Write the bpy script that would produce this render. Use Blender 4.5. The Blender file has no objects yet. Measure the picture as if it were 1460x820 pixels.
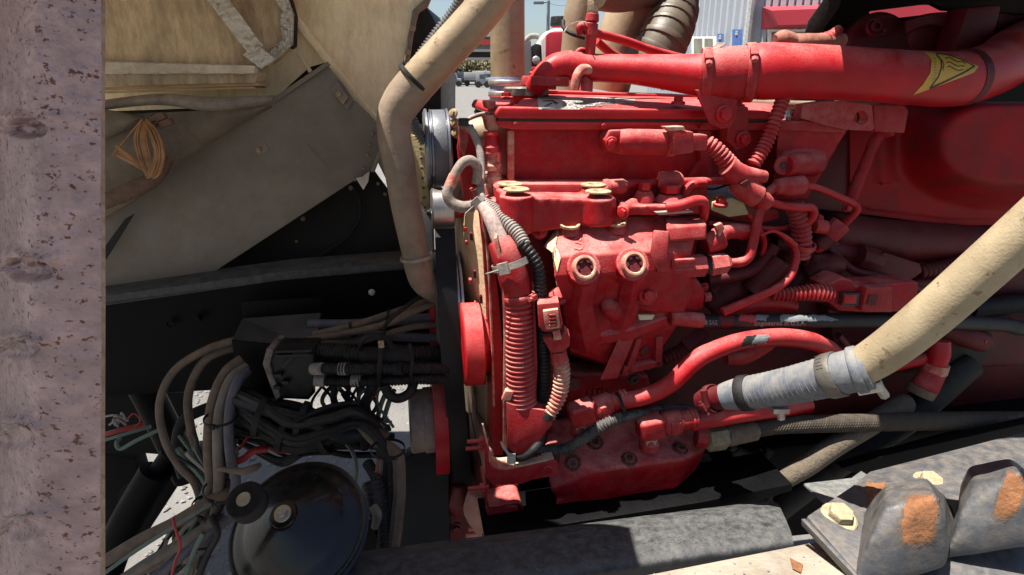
import bpy, bmesh, math, random
import numpy as np
from mathutils import Vector, Matrix, noise
from mathutils.bvhtree import BVHTree
R = math.radians
rnd = random.Random(7)
sc = bpy.context.scene
COL = sc.collection
# ------------------------------------------------------------ camera
CAM = Vector((0, 0, 1.6)); PITCH = R(19.0); F = 870.0; CX, CY = 730.0, 410.0
cam = bpy.data.objects.new('camera', bpy.data.cameras.new('camera')); COL.objects.link(cam)
cam.location = CAM; cam.rotation_euler = (R(90) - PITCH, 0, 0)
cam.data.lens = 36 * F / 1460; cam.data.sensor_width = 36; cam.data.clip_start = 0.02; cam.data.clip_end = 2000
sc.camera = cam
# ------------------------------------------------------------ light
SUN = Vector((-0.29, -0.045, 0.95)).normalized()
world = bpy.data.worlds.new('World'); sc.world = world; world.use_nodes = True
nt = world.node_tree; bg = nt.nodes['Background']; sky = nt.nodes.new('ShaderNodeTexSky'); sky.sky_type = 'NISHITA'
sky.sun_disc = False; sky.sun_elevation = math.asin(SUN.z); sky.sun_rotation = math.atan2(SUN.x, SUN.y)
sky.air_density = 1.0; sky.dust_density = 1.4; sky.ozone_density = 1.2
nt.links.new(sky.outputs[0], bg.inputs[0]); bg.inputs[1].default_value = 0.05
sl = bpy.data.lights.new('sun', 'SUN'); sl.energy = 5.0; sl.angle = R(0.5); sl.color = (1, 0.95, 0.88)
so = bpy.data.objects.new('sun', sl); COL.objects.link(so); so.rotation_euler = SUN.to_track_quat('Z', 'Y').to_euler(); so.location = (0, 0, 8)
sc.view_settings.view_transform = 'Standard'; sc.view_settings.look = 'None'; sc.view_settings.gamma = 1.0
sc.view_settings.exposure = 1.45
# ------------------------------------------------------------ geometry of the place
YAW = R(10)
E = Vector((math.cos(YAW), math.sin(YAW), 0)); N = Vector((-math.sin(YAW), math.cos(YAW), 0)); Z = Vector((0, 0, 1)); X = Vector((1, 0, 0)); Yv = Vector((0, 1, 0))
def ray(px, py):
    return Vector(((px - CX) / F, math.cos(PITCH) + (CY - py) / F * math.sin(PITCH), -math.sin(PITCH) + (CY - py) / F * math.cos(PITCH)))
def P(px, py, Y):                       # measured point on the vertical plane at distance Y
    d = ray(px, py); return CAM + d * (Y / d.y)
def PE(px, py, D):                      # measured point on a plane parallel to the engine's side
    d = ray(px, py); return CAM + d * (D / d.dot(N))
def PG(px, py, z=0.0):
    d = ray(px, py); return CAM + d * ((z - CAM.z) / d.z)
def mpp(p):                             # metres per photo pixel at a point
    f = Vector((0, math.cos(PITCH), -math.sin(PITCH))); return (p - CAM).dot(f) / F
# ------------------------------------------------------------ materials
MATS = {}
def mat(name, col, rough=0.6, metal=0.0, var=0.25, scale=18, bump=0.25, bscale=120, dust=0.0, dcol=(0.42, 0.33, 0.25), sun_dust=0.0, spots=None, scol=(0.12, 0.04, 0.02), sscale=60, stretch=(1, 1, 1), spec=0.5, coat=0.0, grime=0.0, gcol=(0.035, 0.008, 0.008), edge=0.0, ecol=(0.6, 0.3, 0.26)):
    if name in MATS: return MATS[name]
    m = bpy.data.materials.new(name); m.use_nodes = True; t = m.node_tree; n = t.nodes; L = t.links.new
    b = n['Principled BSDF']
    tc = n.new('ShaderNodeTexCoord'); mp = n.new('ShaderNodeMapping'); mp.inputs['Scale'].default_value = stretch
    L(tc.outputs['Object'], mp.inputs[0])
    def nz(s, det=5, ro=0.6):
        q = n.new('ShaderNodeTexNoise'); q.inputs['Scale'].default_value = s; q.inputs['Detail'].default_value = det; q.inputs['Roughness'].default_value = ro
        L(mp.outputs[0], q.inputs['Vector']); return q.outputs['Fac']
    def ramp(src, a, c_):
        r = n.new('ShaderNodeMapRange'); r.inputs['From Min'].default_value = a; r.inputs['From Max'].default_value = c_; L(src, r.inputs['Value']); return r.outputs[0]
    def mix(f, a, c_):
        x = n.new('ShaderNodeMix'); x.data_type = 'RGBA'
        if isinstance(f, float): x.inputs[0].default_value = f
        else: L(f, x.inputs[0])
        for v, i in ((a, 6), (c_, 7)):
            if isinstance(v, tuple): x.inputs[i].default_value = (*v, 1)
            else: L(v, x.inputs[i])
        return x.outputs[2]
    def math_(op, a, c_):
        x = n.new('ShaderNodeMath'); x.operation = op; x.use_clamp = True
        for v, i in ((a, 0), (c_, 1)):
            if isinstance(v, (float, int)): x.inputs[i].default_value = v
            else: L(v, x.inputs[i])
        return x.outputs[0]
    n1 = nz(scale)
    c = mix(ramp(n1, 0.3, 0.7), tuple(v * (1 - var) for v in col), tuple(min(1, v * (1 + var)) for v in col))
    if grime:
        gf = math_('MULTIPLY', ramp(nz(scale * .55 + 2, 7, 0.72), 0.48, 0.72), grime); c = mix(gf, c, gcol)
    rsrc = None
    if dust or sun_dust:
        nf = ramp(nz(scale * 2.3 + 7, 8, 0.7), 0.42, 0.66)
        f = math_('MULTIPLY', nf, dust * 1.6)
        if sun_dust:
            g = n.new('ShaderNodeNewGeometry'); s = n.new('ShaderNodeSeparateXYZ'); L(g.outputs['Normal'], s.inputs[0])
            u = math_('MULTIPLY', ramp(s.outputs[2], 0.1, 0.8), sun_dust)  # paler up-facing sides: settled dust, with sunlit brightness put into its colour
            u = math_('MULTIPLY', u, ramp(nz(scale * 1.3 + 3, 6), 0.25, 0.6))
            u = math_('MULTIPLY', u, math_('ADD', 0.45, ramp(nz(bscale * 1.2, 3, 0.7), 0.38, 0.6)))
            f = math_('ADD', f, u)
        c = mix(f, c, dcol)
        rsrc = f
    if edge:
        g2 = n.new('ShaderNodeNewGeometry'); c = mix(math_('MULTIPLY', math_('MULTIPLY', ramp(g2.outputs['Pointiness'], 0.53, 0.66), ramp(nz(scale * 5, 6, .7), .3, .55)), edge), c, ecol)
    if spots:
        sp = ramp(nz(sscale, 4, 0.65), spots, spots + 0.05); c = mix(sp, c, scol)
    L(c, b.inputs['Base Color'])
    rr = n.new('ShaderNodeMapRange'); rr.inputs['To Min'].default_value = rough * 0.85; rr.inputs['To Max'].default_value = min(1, rough * 1.2)
    L(nz(scale * 4), rr.inputs['Value'])
    if rsrc is not None:
        mx = n.new('ShaderNodeMath'); mx.operation = 'MULTIPLY_ADD'; L(rsrc, mx.inputs[0]); mx.inputs[1].default_value = 0.9 - rough; L(rr.outputs[0], mx.inputs[2]); mx.use_clamp = True
        L(mx.outputs[0], b.inputs['Roughness'])
    else: L(rr.outputs[0], b.inputs['Roughness'])
    b.inputs['Metallic'].default_value = metal; b.inputs['Specular IOR Level'].default_value = spec; b.inputs['Coat Weight'].default_value = coat
    if bump:
        bp = n.new('ShaderNodeBump'); bp.inputs['Strength'].default_value = bump; bp.inputs['Distance'].default_value = 0.4 / bscale
        L(nz(bscale, 4, 0.65), bp.inputs['Height']); L(bp.outputs[0], b.inputs['Normal'])
    MATS[name] = m; return m
PINK = (0.56, 0.24, 0.19)
RED = mat('red_engine_paint', (0.345, 0.0012, 0.006), 0.38, spec=0.26, grime=.25, gcol=(.07, .004, .004), edge=.15, dust=0.03, dcol=(0.54, 0.18, 0.16), sun_dust=0.55, var=0.2, scale=14, bump=0.25, bscale=260)
REDC = mat('red_painted_casting', (0.265, 0.0014, 0.006), 0.48, spec=0.2, grime=.42, gcol=(.055, .005, .006), edge=.22, dust=0.05, dcol=(0.57, 0.22, 0.19), sun_dust=0.72, var=0.25, scale=16, bump=0.6, bscale=330)  # pink dust on tops, here and in RED, also paints in sunlight
GRIMYBOLT = mat('grimy_socket_screw', (0.13, 0.035, 0.03), 0.5, metal=.3, spec=.3, dust=0.4, dcol=(0.24, 0.13, 0.10), scale=90, bump=.3)
REDD = mat('grimy_shaded_red', (0.085, 0.002, 0.005), 0.5, spec=0.3, grime=.7, dust=0.08, dcol=(0.12, 0.06, 0.05), sun_dust=0.3, var=0.35, scale=12, bump=0.35, bscale=200)  # grimy red darkened to stand in for shade on recessed and shadowed parts
DUSTY = mat('red_paint_under_tan_dust', (0.36, 0.05, 0.045), 0.8, dust=0.55, dcol=(0.50, 0.36, 0.24), sun_dust=0.6, var=0.3, scale=12, bump=0.4, bscale=240)
BRASS = mat('dusty_bolt_metal', (0.26, 0.18, 0.095), 0.6, 0.2, dust=0.5, dcol=(0.5, 0.4, 0.27), bump=0.3, scale=60)
STEEL = mat('dusty_steel', (0.45, 0.43, 0.40), 0.38, 0.8, dust=0.2, scale=50, bump=0.15)
BELTM = mat('pulley_steel', (0.20, 0.21, 0.23), 0.35, 0.7, var=0.15, scale=30, bump=0.1, stretch=(1, 1, 1))
TAN = mat('dusty_tan_tube', (0.25, 0.18, 0.105), 0.45, 0.15, dust=0.3, dcol=(0.36, 0.28, 0.18), var=0.25, scale=9, bump=0.2, bscale=160, spots=0.62, scol=(0.15, 0.085, 0.045), sscale=40)
BROWNP = mat('brown_rubber_elbow', (0.20, 0.145, 0.10), 0.6, dust=0.35, dcol=(0.32, 0.25, 0.18), var=0.3, scale=10, bump=0.25, bscale=160)
CREAM = mat('cream_painted_pipe', (0.31, 0.245, 0.15), 0.55, dust=0.25, dcol=(0.21, 0.15, 0.08), var=0.25, scale=10, bump=0.45, bscale=260, spots=0.635, scol=(0.17, 0.11, 0.055), sscale=70)
FIBER = mat('stained_fibreglass', (0.95, 0.73, 0.45), 0.7, dust=0.35, dcol=(0.52, 0.36, 0.20), var=0.2, scale=5, bump=0.35, bscale=90, stretch=(1.8, 1, 0.7), spots=0.73, scol=(0.22, 0.13, 0.07), sscale=35)
PANEL = mat('grey_beige_sheet_metal', (0.175, 0.148, 0.115), 0.6, 0.1, dust=0.28, dcol=(0.14, 0.10, 0.065), var=0.18, scale=5, bump=0.12, bscale=120, spots=0.76, scol=(0.1, 0.06, 0.04), sscale=50)
PAD = mat('brown_insulation_board', (0.55, 0.41, 0.25), 0.85, dust=0.3, dcol=(0.25, 0.16, 0.09), var=0.3, scale=16, bump=0.7, bscale=110, stretch=(2.4, 1, 0.8))
WOOD = mat('ply_edge', (0.52, 0.33, 0.17), 0.8, var=0.3, scale=30, bump=0.3, stretch=(0.3, 1, 3))
FOIL = mat('crinkled_foil_tape', (0.50, 0.465, 0.41), 0.33, 0.75, dust=0.15, dcol=(0.5, 0.4, 0.28), var=0.15, scale=20, bump=1.0, bscale=45)
FLAP = mat('brown_rubber_flap', (0.13, 0.10, 0.07), 0.75, dust=0.3, dcol=(0.25, 0.19, 0.13), scale=7, bump=0.3)
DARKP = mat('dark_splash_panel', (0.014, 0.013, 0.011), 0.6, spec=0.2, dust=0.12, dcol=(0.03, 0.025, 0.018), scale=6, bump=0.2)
BLACK = mat('black_painted_steel', (0.0018, 0.0018, 0.0022), 0.5, spec=0.10, dust=0.08, dcol=(0.012, 0.010, 0.008), scale=8, bump=0.2)
RAILM = mat('worn_black_rail', (0.014, 0.015, 0.019), 0.45, dust=0.3, dcol=(0.10, 0.10, 0.093), sun_dust=0.5, var=0.2, scale=30, bump=0.3, bscale=260, spots=0.70, scol=(0.26, 0.24, 0.20), sscale=200)
STEPM = mat('weathered_grey_steel', (0.065, 0.07, 0.078), 0.42, 0.3, edge=.5, ecol=(.25, .25, .26), dust=0.4, dcol=(0.16, 0.13, 0.10), sun_dust=0.2, var=0.3, scale=20, bump=0.3, bscale=190)
STEPT = mat('tan_dusted_step', (0.24, 0.20, 0.15), 0.8, dust=0.35, dcol=(0.30, 0.27, 0.23), var=0.25, scale=14, bump=0.7, bscale=120)
RUST = mat('orange_rust', (0.16, 0.066, 0.024), 0.9, var=0.6, scale=45, bump=1.0, bscale=220, dust=0.3, dcol=(0.25, 0.10, 0.04))
PLAS = mat('black_plastic', (0.009, 0.009, 0.010), 0.45, spec=0.3, dust=0.2, dcol=(0.06, 0.05, 0.042), scale=25, bump=0.15)
GLOSS = mat('glossy_black_paint', (0.004, 0.004, 0.005), 0.22, spec=0.35, dust=0.06, dcol=(0.05, 0.045, 0.04), scale=12, bump=0.06, bscale=40, coat=0.15, spots=0.72, scol=(0.15, 0.12, 0.1), sscale=300)
RUBB = mat('black_rubber', (0.008, 0.008, 0.009), 0.6, spec=0.25, dust=0.22, dcol=(0.055, 0.046, 0.038), scale=16, bump=0.3)
GREYC = mat('grey_dusty_conduit', (0.20, 0.18, 0.165), 0.75, dust=0.4, dcol=(0.38, 0.31, 0.24), scale=25, bump=0.3)
BRHOSE = mat('brown_dirty_hose', (0.11, 0.075, 0.05), 0.75, dust=0.4, dcol=(0.20, 0.145, 0.10), scale=22, bump=0.4, bscale=200)
BLHOSE = mat('blue_grey_hose', (0.065, 0.065, 0.09), 0.6, dust=0.3, dcol=(0.20, 0.15, 0.11), scale=16, bump=0.2)
BRAID = mat('braided_hose', (0.045, 0.034, 0.024), 0.7, 0.1, var=0.5, scale=400, bump=1.0, bscale=900, dust=0.3, dcol=(0.09, 0.068, 0.045))
SILH = mat('silvery_blue_hose', (0.085, 0.095, 0.12), 0.5, dust=0.4, dcol=(0.19, 0.18, 0.155), sun_dust=0.6, scale=20, bump=0.2)
YEL = mat('yellow_sticker', (0.50, 0.29, 0.03), 0.5, var=0.1, bump=0.05)
WHITE = mat('white_sticker', (0.34, 0.31, 0.27), 0.6, var=0.1, bump=0.05, dust=0.2, dcol=(0.55, 0.4, 0.3))
INK = mat('black_print', (0.02, 0.02, 0.02), 0.6, var=0.0, bump=0)
OLDW = mat('faded_print', (0.16, 0.14, 0.13), 0.7, var=0.1, bump=0)
REDW = mat('red_wire', (0.33, 0.02, 0.02), 0.5, scale=30); GREENW = mat('green_grey_wire', (0.10, 0.14, 0.11), 0.6, scale=30)
COPPER = mat('orange_wire', (0.27, 0.125, 0.045), 0.5, var=0.35, scale=50, bump=0.1)
REDFLUID = mat('red_plastic', (0.36, 0.015, 0.025), 0.35, var=0.08, bump=0.02)
WPLAS = mat('milky_plastic', (0.72, 0.68, 0.64), 0.45, var=0.08, bump=0.05)
MAUVE = mat('mauve_grey_weathered_paint', (0.40, 0.268, 0.255), 0.36, 0.3, dust=0.3, dcol=(0.22, 0.165, 0.165), edge=.8, ecol=(.5, .4, .35), var=0.28, scale=34, bump=1.0, bscale=330, spots=0.585, scol=(0.12, 0.035, 0.02), sscale=230, stretch=(.7, 1, 1.1))
# ------------------------------------------------------------ objects
WL = {}; GEO = {}; TOPS = []
def thing(name, label, cat, group=None):
    o = bpy.data.objects.new(name, None); COL.objects.link(o); o.empty_display_size = 0.05
    o['label'] = label; o['category'] = cat
    if group: o['group'] = group
    WL[o] = Vector((0, 0, 0)); TOPS.append(o); return o
class MB:
    def __init__(s): s.v = []; s.f = []
    def add(s, vs, fs):
        b = len(s.v); s.v += [Vector(v) for v in vs]; s.f += [tuple(b + i for i in f) for f in fs]; return s
    def out(s, name, m, parent=None, label=None, cat=None, group=None, kind=None, bevel=0, ang=35, seg=2, cast=0, smooth=4, rough=0, sub=0):
        bm = bmesh.new(); vs = [bm.verts.new(v) for v in s.v]
        for f in s.f:
            try: bm.faces.new([vs[i] for i in f])
            except ValueError: pass
        bmesh.ops.recalc_face_normals(bm, faces=bm.faces)
        if bevel:
            es = [e for e in bm.edges if len(e.link_faces) == 2 and e.calc_face_angle(0) > 0.55]
            bmesh.ops.bevel(bm, geom=es, offset=bevel, segments=seg, profile=0.6, affect='EDGES', clamp_overlap=True)
        me = bpy.data.meshes.new(name); bm.to_mesh(me); bm.free()
        if cast:
            t = bpy.data.objects.new('tmp', me); COL.objects.link(t)
            a = t.modifiers.new('r', 'REMESH'); a.mode = 'VOXEL'; a.voxel_size = cast; a.use_smooth_shade = True
            b = t.modifiers.new('s', 'SMOOTH'); b.factor = 0.5; b.iterations = smooth
            dg = bpy.context.evaluated_depsgraph_get(); dg.update()
            me2 = bpy.data.meshes.new_from_object(t.evaluated_get(dg)); bpy.data.objects.remove(t); bpy.data.meshes.remove(me); me = me2; me.name = name
            if rough:
                nn_ = [v.normal.copy() for v in me.vertices]
                for v, n_ in zip(me.vertices, nn_):
                    v.co += n_ * (noise.noise(v.co * 38) * rough + noise.noise(v.co * 110) * rough * 0.4)
            ang = 60
        me.materials.clear(); me.materials.append(m)
        o = bpy.data.objects.new(name, me); COL.objects.link(o)
        co = np.empty(len(me.vertices) * 3); me.vertices.foreach_get('co', co); co = co.reshape(-1, 3)
        c = Vector(((co[:, 0].min() + co[:, 0].max()) / 2, (co[:, 1].min() + co[:, 1].max()) / 2, co[:, 2].min()))
        me.transform(Matrix.Translation(-c)); me.shade_smooth(); me.set_sharp_from_angle(angle=R(ang))
        WL[o] = c
        if parent is not None: o.parent = parent; o.location = c - WL[parent]
        else: o.location = c
        if label: o['label'] = label
        if cat: o['category'] = cat
        if group: o['group'] = group
        if kind: o['kind'] = kind
        return o
def finish():
    for t in TOPS:
        ch = [c for c in t.children]
        lo = Vector((1e9,) * 3); hi = -lo
        for c in ch:
            for q in c.bound_box:
                w = Vector(q) + WL[c]
                for i in range(3): lo[i] = min(lo[i], w[i]); hi[i] = max(hi[i], w[i])
        b = Vector(((lo.x + hi.x) / 2, (lo.y + hi.y) / 2, lo.z)); t.location = b
        for c in ch: c.location = c.location - b
def bvh(*objs):
    vs = []; fs = []
    for o in objs:
        b = len(vs); vs += [v.co + WL[o] for v in o.data.vertices]; fs += [tuple(b + i for i in p.vertices) for p in o.data.polygons]
    return BVHTree.FromPolygons(vs, fs)
def hit(tree, px, py, off=0.0):
    d = ray(px, py).normalized(); h = tree.ray_cast(CAM, d)
    if h[0] is None: return None
    nn = h[1] if h[1].dot(d) < 0 else -h[1]
    return h[0] + nn * off
def frame(d):
    d = d.normalized(); a = Z if abs(d.z) < 0.9 else X
    u = d.cross(a).normalized(); return u, d.cross(u).normalized()
def crom(pts, rs, n):
    out = []; ro = []
    k = len(pts)
    for i in range(k - 1):
        p0 = pts[max(i - 1, 0)]; p1 = pts[i]; p2 = pts[i + 1]; p3 = pts[min(i + 2, k - 1)]
        for j in range(n):
            t = j / n
            out.append(0.5 * ((2 * p1) + (p2 - p0) * t + (2 * p0 - 5 * p1 + 4 * p2 - p3) * t * t + (3 * p1 - p0 - 3 * p2 + p3) * t ** 3)); ro.append(rs[i] * (1 - t) + rs[i + 1] * t)
    out.append(pts[-1]); ro.append(rs[-1]); return out, ro
def resample(pts, rs, step):
    L = [0]
    for a, b in zip(pts, pts[1:]): L.append(L[-1] + (b - a).length)
    n = max(2, int(L[-1] / step)); out = []; ro = []; j = 0
    for i in range(n + 1):
        s = L[-1] * i / n
        while j < len(L) - 2 and L[j + 1] < s: j += 1
        t = (s - L[j]) / max(1e-9, L[j + 1] - L[j]); out.append(pts[j].lerp(pts[j + 1], t)); ro.append(rs[j] * (1 - t) + rs[j + 1] * t)
    return out, ro
def sweep(mb, pts, rs, seg=14, cap=True):
    d0 = (pts[1] - pts[0]).normalized(); u, v = frame(d0); vs = []; fs = []
    n = len(pts)
    for i in range(n):
        d = (pts[min(i + 1, n - 1)] - pts[max(i - 1, 0)]).normalized()
        u = (u - d * u.dot(d)).normalized(); v = d.cross(u)
        for k in range(seg):
            a = 2 * math.pi * k / seg; vs.append(pts[i] + (u * math.cos(a) + v * math.sin(a)) * rs[i])
    for i in range(n - 1):
        for k in range(seg):
            k2 = (k + 1) % seg; fs.append((i * seg + k, i * seg + k2, (i + 1) * seg + k2, (i + 1) * seg + k))
    if cap: fs.append(tuple(range(seg))); fs.append(tuple((n - 1) * seg + k for k in range(seg)))
    mb.add(vs, fs)
def tube(mb, pts, r, corr=None, seg=14, n=8, sharp=False, eng=False, wob=0):
    """pts: (px, py, depth) measured points; r in photo pixels at that depth; corr=(pitch px, depth fraction)"""
    W = [(PE if eng else P)(*p) for p in pts]
    if not isinstance(r, (list, tuple)): r = [r] * len(pts)
    rs = [a * mpp(w) for a, w in zip(r, W)]
    mm = mpp(W[len(W) // 2])
    if not sharp and len(W) > 2: W, rs = crom(W, rs, n)
    if wob:
        W = [w + noise.noise_vector(w * 14) * wob for w in W]
    if corr:
        W, rs = resample(W, rs, corr[0] * mm / 4)
        rs = [a * (1 + (corr[1] if i % 4 in (1, 2) else -corr[1])) for i, a in enumerate(rs)]
    sweep(mb, W, rs, seg); return W
def cyl(mb, a, b, r1, r2=None, seg=20):
    if r2 is None: r2 = r1
    u, v = frame(b - a); vs = []; 
    for c, r in ((a, r1), (b, r2)):
        for k in range(seg):
            t = 2 * math.pi * (k + 0.5) / seg; vs.append(c + (u * math.cos(t) + v * math.sin(t)) * r)
    mb.add(vs, [tuple(range(seg)), tuple(range(seg, 2 * seg))] + [(k, (k + 1) % seg, seg + (k + 1) % seg, seg + k) for k in range(seg)]); return mb
def lathe(mb, o, ax, prof, seg=28):
    """prof: (along axis, radius)"""
    ax = ax.normalized(); u, v = frame(ax); vs = []; fs = []
    for h, r in prof:
        for k in range(seg):
            t = 2 * math.pi * k / seg; vs.append(o + ax * h + (u * math.cos(t) + v * math.sin(t)) * max(r, 1e-5))
    for i in range(len(prof) - 1):
        for k in range(seg): fs.append((i * seg + k, i * seg + (k + 1) % seg, (i + 1) * seg + (k + 1) % seg, (i + 1) * seg + k))
    n_ = len(prof) - 1
    if n_ > 2 and abs(prof[0][1] - prof[-1][1]) < 1e-9 and prof[0][0] != prof[-1][0] and max(q[1] for q in prof) > prof[0][1]:
        for k in range(seg): fs.append((n_ * seg + k, n_ * seg + (k + 1) % seg, (k + 1) % seg, k))       # open ring: join the inner edges
    else: fs.append(tuple(range(seg))); fs.append(tuple(n_ * seg + k for k in range(seg)))
    mb.add(vs, fs); return mb
def box(mb, c, a, b, d):
    """centre and three half vectors"""
    vs = [c + a * i + b * j + d * k for i in (-1, 1) for j in (-1, 1) for k in (-1, 1)]
    mb.add(vs, [(0, 1, 3, 2), (4, 6, 7, 5), (0, 4, 5, 1), (2, 3, 7, 6), (0, 2, 6, 4), (1, 5, 7, 3)]); return mb
def slab(mb, pts, dep, vec=None, eng=False, Y=None):
    """outline of measured points (px, py[, depth]) given a real thickness along vec"""
    f = PE if eng else P
    if vec is None: vec = N if eng else Yv
    A = [f(p[0], p[1], p[2] if len(p) > 2 else Y) for p in pts]; B_ = [a + vec * dep for a in A]; k = len(A)
    mb.add(A + B_, [tuple(range(k)), tuple(range(2 * k - 1, k - 1, -1))] + [(i, (i + 1) % k, k + (i + 1) % k, k + i) for i in range(k)]); return mb
def loft(mb, secs):
    k = len(secs[0]); vs = [p for s in secs for p in s]; fs = [tuple(range(k)), tuple((len(secs) - 1) * k + i for i in range(k))]
    for j in range(len(secs) - 1):
        for i in range(k): fs.append((j * k + i, j * k + (i + 1) % k, (j + 1) * k + (i + 1) % k, (j + 1) * k + i))
    mb.add(vs, fs); return mb
def hexbolt(p, ax, r, m, parent, h=None, flange=True, name='bolt', hw=None, seg=6):
    """a flanged hexagon bolt head standing on p along ax"""
    mb = MB(); h = h or r * 0.9; ax = ax.normalized()
    b = p - ax * r * 0.4
    if flange: lathe(mb, b, ax, [(0, r * 1.45), (r * 0.5, r * 1.45), (r * 0.62, r * 1.25), (r * .64, r * .9)], 18)
    q = p + ax * r * 0.15
    cyl(mb, q, q + ax * h, r, r * 0.97, seg)
    return mb.out(name, m, parent, bevel=r * 0.09, ang=25)
def socket(p, ax, r, m, parent, name='bolt'):
    """a cap screw with a hexagon socket, sitting in a counterbore ring"""
    mb = MB(); ax = ax.normalized()
    lathe(mb, p - ax * r * 0.4, ax, [(0, r * 1.5), (r * 0.5, r * 1.5), (r * 0.6, r * 1.38), (r * 0.45, r * 1.02), (r * 1.0, r), (r * 1.12, r * 0.9), (r * 1.12, r * 0.5), (r * 0.6, r * 0.46), (r * 0.6, 0)], 18)
    return mb.out(name, m, parent, ang=30)
def band(p, ax, r, w, m, parent, name='clamp_band', lug=None, mlug=None, th=0.0012, label=None):
    """flat band round a hose, with a screw housing standing off towards lug"""
    mb = MB(); ax = ax.normalized()
    lathe(mb, p - ax * w / 2, ax, [(0, r), (0, r + th), (w * .12, r + th * 1.8), (w * .88, r + th * 1.8), (w, r + th), (w, r)], 36)
    o = mb.out(name, m, parent, ang=40, label=label)
    if lug is not None:
        lug = (lug - ax * lug.dot(ax)).normalized(); t = ax.cross(lug)
        s = MB(); c = p + lug * (r + w * 0.45)
        box(s, c, ax * w * 0.42, lug * w * 0.38, t * w * 0.55); sc_ = s.out('screw_housing', mlug or m, o, bevel=w * 0.08)
        s = MB(); cyl(s, c - t * w * 0.9, c + t * w * 1.05, w * 0.22, seg=12); cyl(s, c + t * w * 0.75, c + t * w * 1.15, w * 0.36, seg=6); s.out('screw', mlug or m, o)
        for k in range(7):
            pass
    return o
def ziptie(p, ax, r, m, parent=None, lug=None, w=0.005, label=None, cat=None, group=None):
    mb = MB(); ax = ax.normalized(); lathe(mb, p - ax * w / 2, ax, [(0, r), (0, r + .0013), (w, r + .0013), (w, r)], 24)
    lug = lug or Vector((0, -1, .3)); lug = (lug - ax * lug.dot(ax)).normalized(); t = ax.cross(lug)
    box(mb, p + lug * (r + .0028), ax * w * .85, lug * .003, t * w * .8)
    cyl(mb, p + lug * (r + .003), p + lug * (r + .003) + t * w * 2.6 + lug * w * .8, .0011, seg=6)
    return mb.out('zip_tie', m, parent, label, cat, group)
def patch(corners, tree, m, parent, name, n=10, off=0.0006, jit=0.0, label=None, seed=0, edge=None):
    """thin sheet laid on a surface: corners (4 photo points, clockwise from top left)"""
    rr = random.Random(seed); a, b, c, d = [Vector((*q, 0)) for q in corners]; vs = []; idx = {}
    fs = []
    for j in range(n + 1):
        for i in range(n + 1):
            u, v = i / n, j / n; q = (a.lerp(b, u)).lerp(d.lerp(c, u), v)
            if jit and (i in (0, n) or j in (0, n)): q += Vector((rr.uniform(-jit, jit), rr.uniform(-jit, jit), 0))
            h = hit(tree, q.x, q.y, off)
            if h is not None: idx[i, j] = len(vs); vs.append(h)
    for j in range(n):
        for i in range(n):
            k = [(i, j), (i + 1, j), (i + 1, j + 1), (i, j + 1)]
            if all(q in idx for q in k):
                pp = [vs[idx[q]] for q in k]
                if max((pp[0] - pp[2]).length, (pp[1] - pp[3]).length) < 0.08: fs.append([idx[q] for q in k])
    if not fs: print('patch empty', name); return None
    mb = MB().add(vs, fs); return mb.out(name, m, parent, label=label)
FONT = {}
def text_on(s, o, u, v, tree, m, parent, name='lettering', off=0.0005, thick=0.0, label=None, bold=0.0):
    """lettering laid on a surface: o = photo point of the first letter's base, u = one em along, v = one em up"""
    c = bpy.data.curves.new('t', 'FONT'); c.body = s; c.size = 1; c.resolution_u = 2; c.offset = bold
    if thick: c.extrude = 0.5
    t = bpy.data.objects.new('t', c); COL.objects.link(t); dg = bpy.context.evaluated_depsgraph_get(); dg.update()
    me = bpy.data.meshes.new_from_object(t.evaluated_get(dg)); bpy.data.objects.remove(t); bpy.data.curves.remove(c)
    vs = []; ok = []
    for w in me.vertices:
        px = o[0] + u[0] * w.co.x + v[0] * w.co.y; py = o[1] + u[1] * w.co.x + v[1] * w.co.y
        h = hit(tree, px, py, off + (w.co.z + 0.5) * thick if thick else off); ok.append(h is not None); vs.append(h or Vector((0, 0, 0)))
    fs = [tuple(p.vertices) for p in me.polygons if all(ok[i] for i in p.vertices)]
    bpy.data.meshes.remove(me)
    if not fs: print('text empty', s); return None
    used = sorted({i for f in fs for i in f}); mp = {i: k for k, i in enumerate(used)}
    return MB().add([vs[i] for i in used], [tuple(mp[i] for i in f) for f in fs]).out(name, m, parent, label=label)
def hose(name, label, cat, pts, r, m, corr=None, group=None, parent=None, **k):
    mb = MB(); tube(mb, pts, r, corr, **k); return mb.out(name, m, parent, label, cat, group)
# ============================================================ SETTING
GROUND = mat('pale_gravel', (0.122, 0.114, 0.103), 0.9, var=0.25, scale=2.2, bump=1.0, bscale=34, dust=0.4, dcol=(0.12, 0.12, 0.118))
mb = MB()
gx = [-400, -60, -12, -5] + [-5 + 0.5 * i for i in range(1, 20)] + [5, 12, 60, 400]; gy = [-60, -6, -2] + [-2 + 0.4 * i for i in range(1, 20)] + [6, 12, 40, 120, 700]
gv = [Vector((x, y, noise.noise(Vector((x, y, 0)) * 0.7) * 0.015 if abs(x) < 6 and abs(y) < 7 else 0)) for y in gy for x in gx]; k = len(gx)
mb.add(gv, [(j * k + i, j * k + i + 1, (j + 1) * k + i + 1, (j + 1) * k + i) for j in range(len(gy) - 1) for i in range(k - 1)])
g = mb.out('ground', GROUND, kind='structure')
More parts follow.
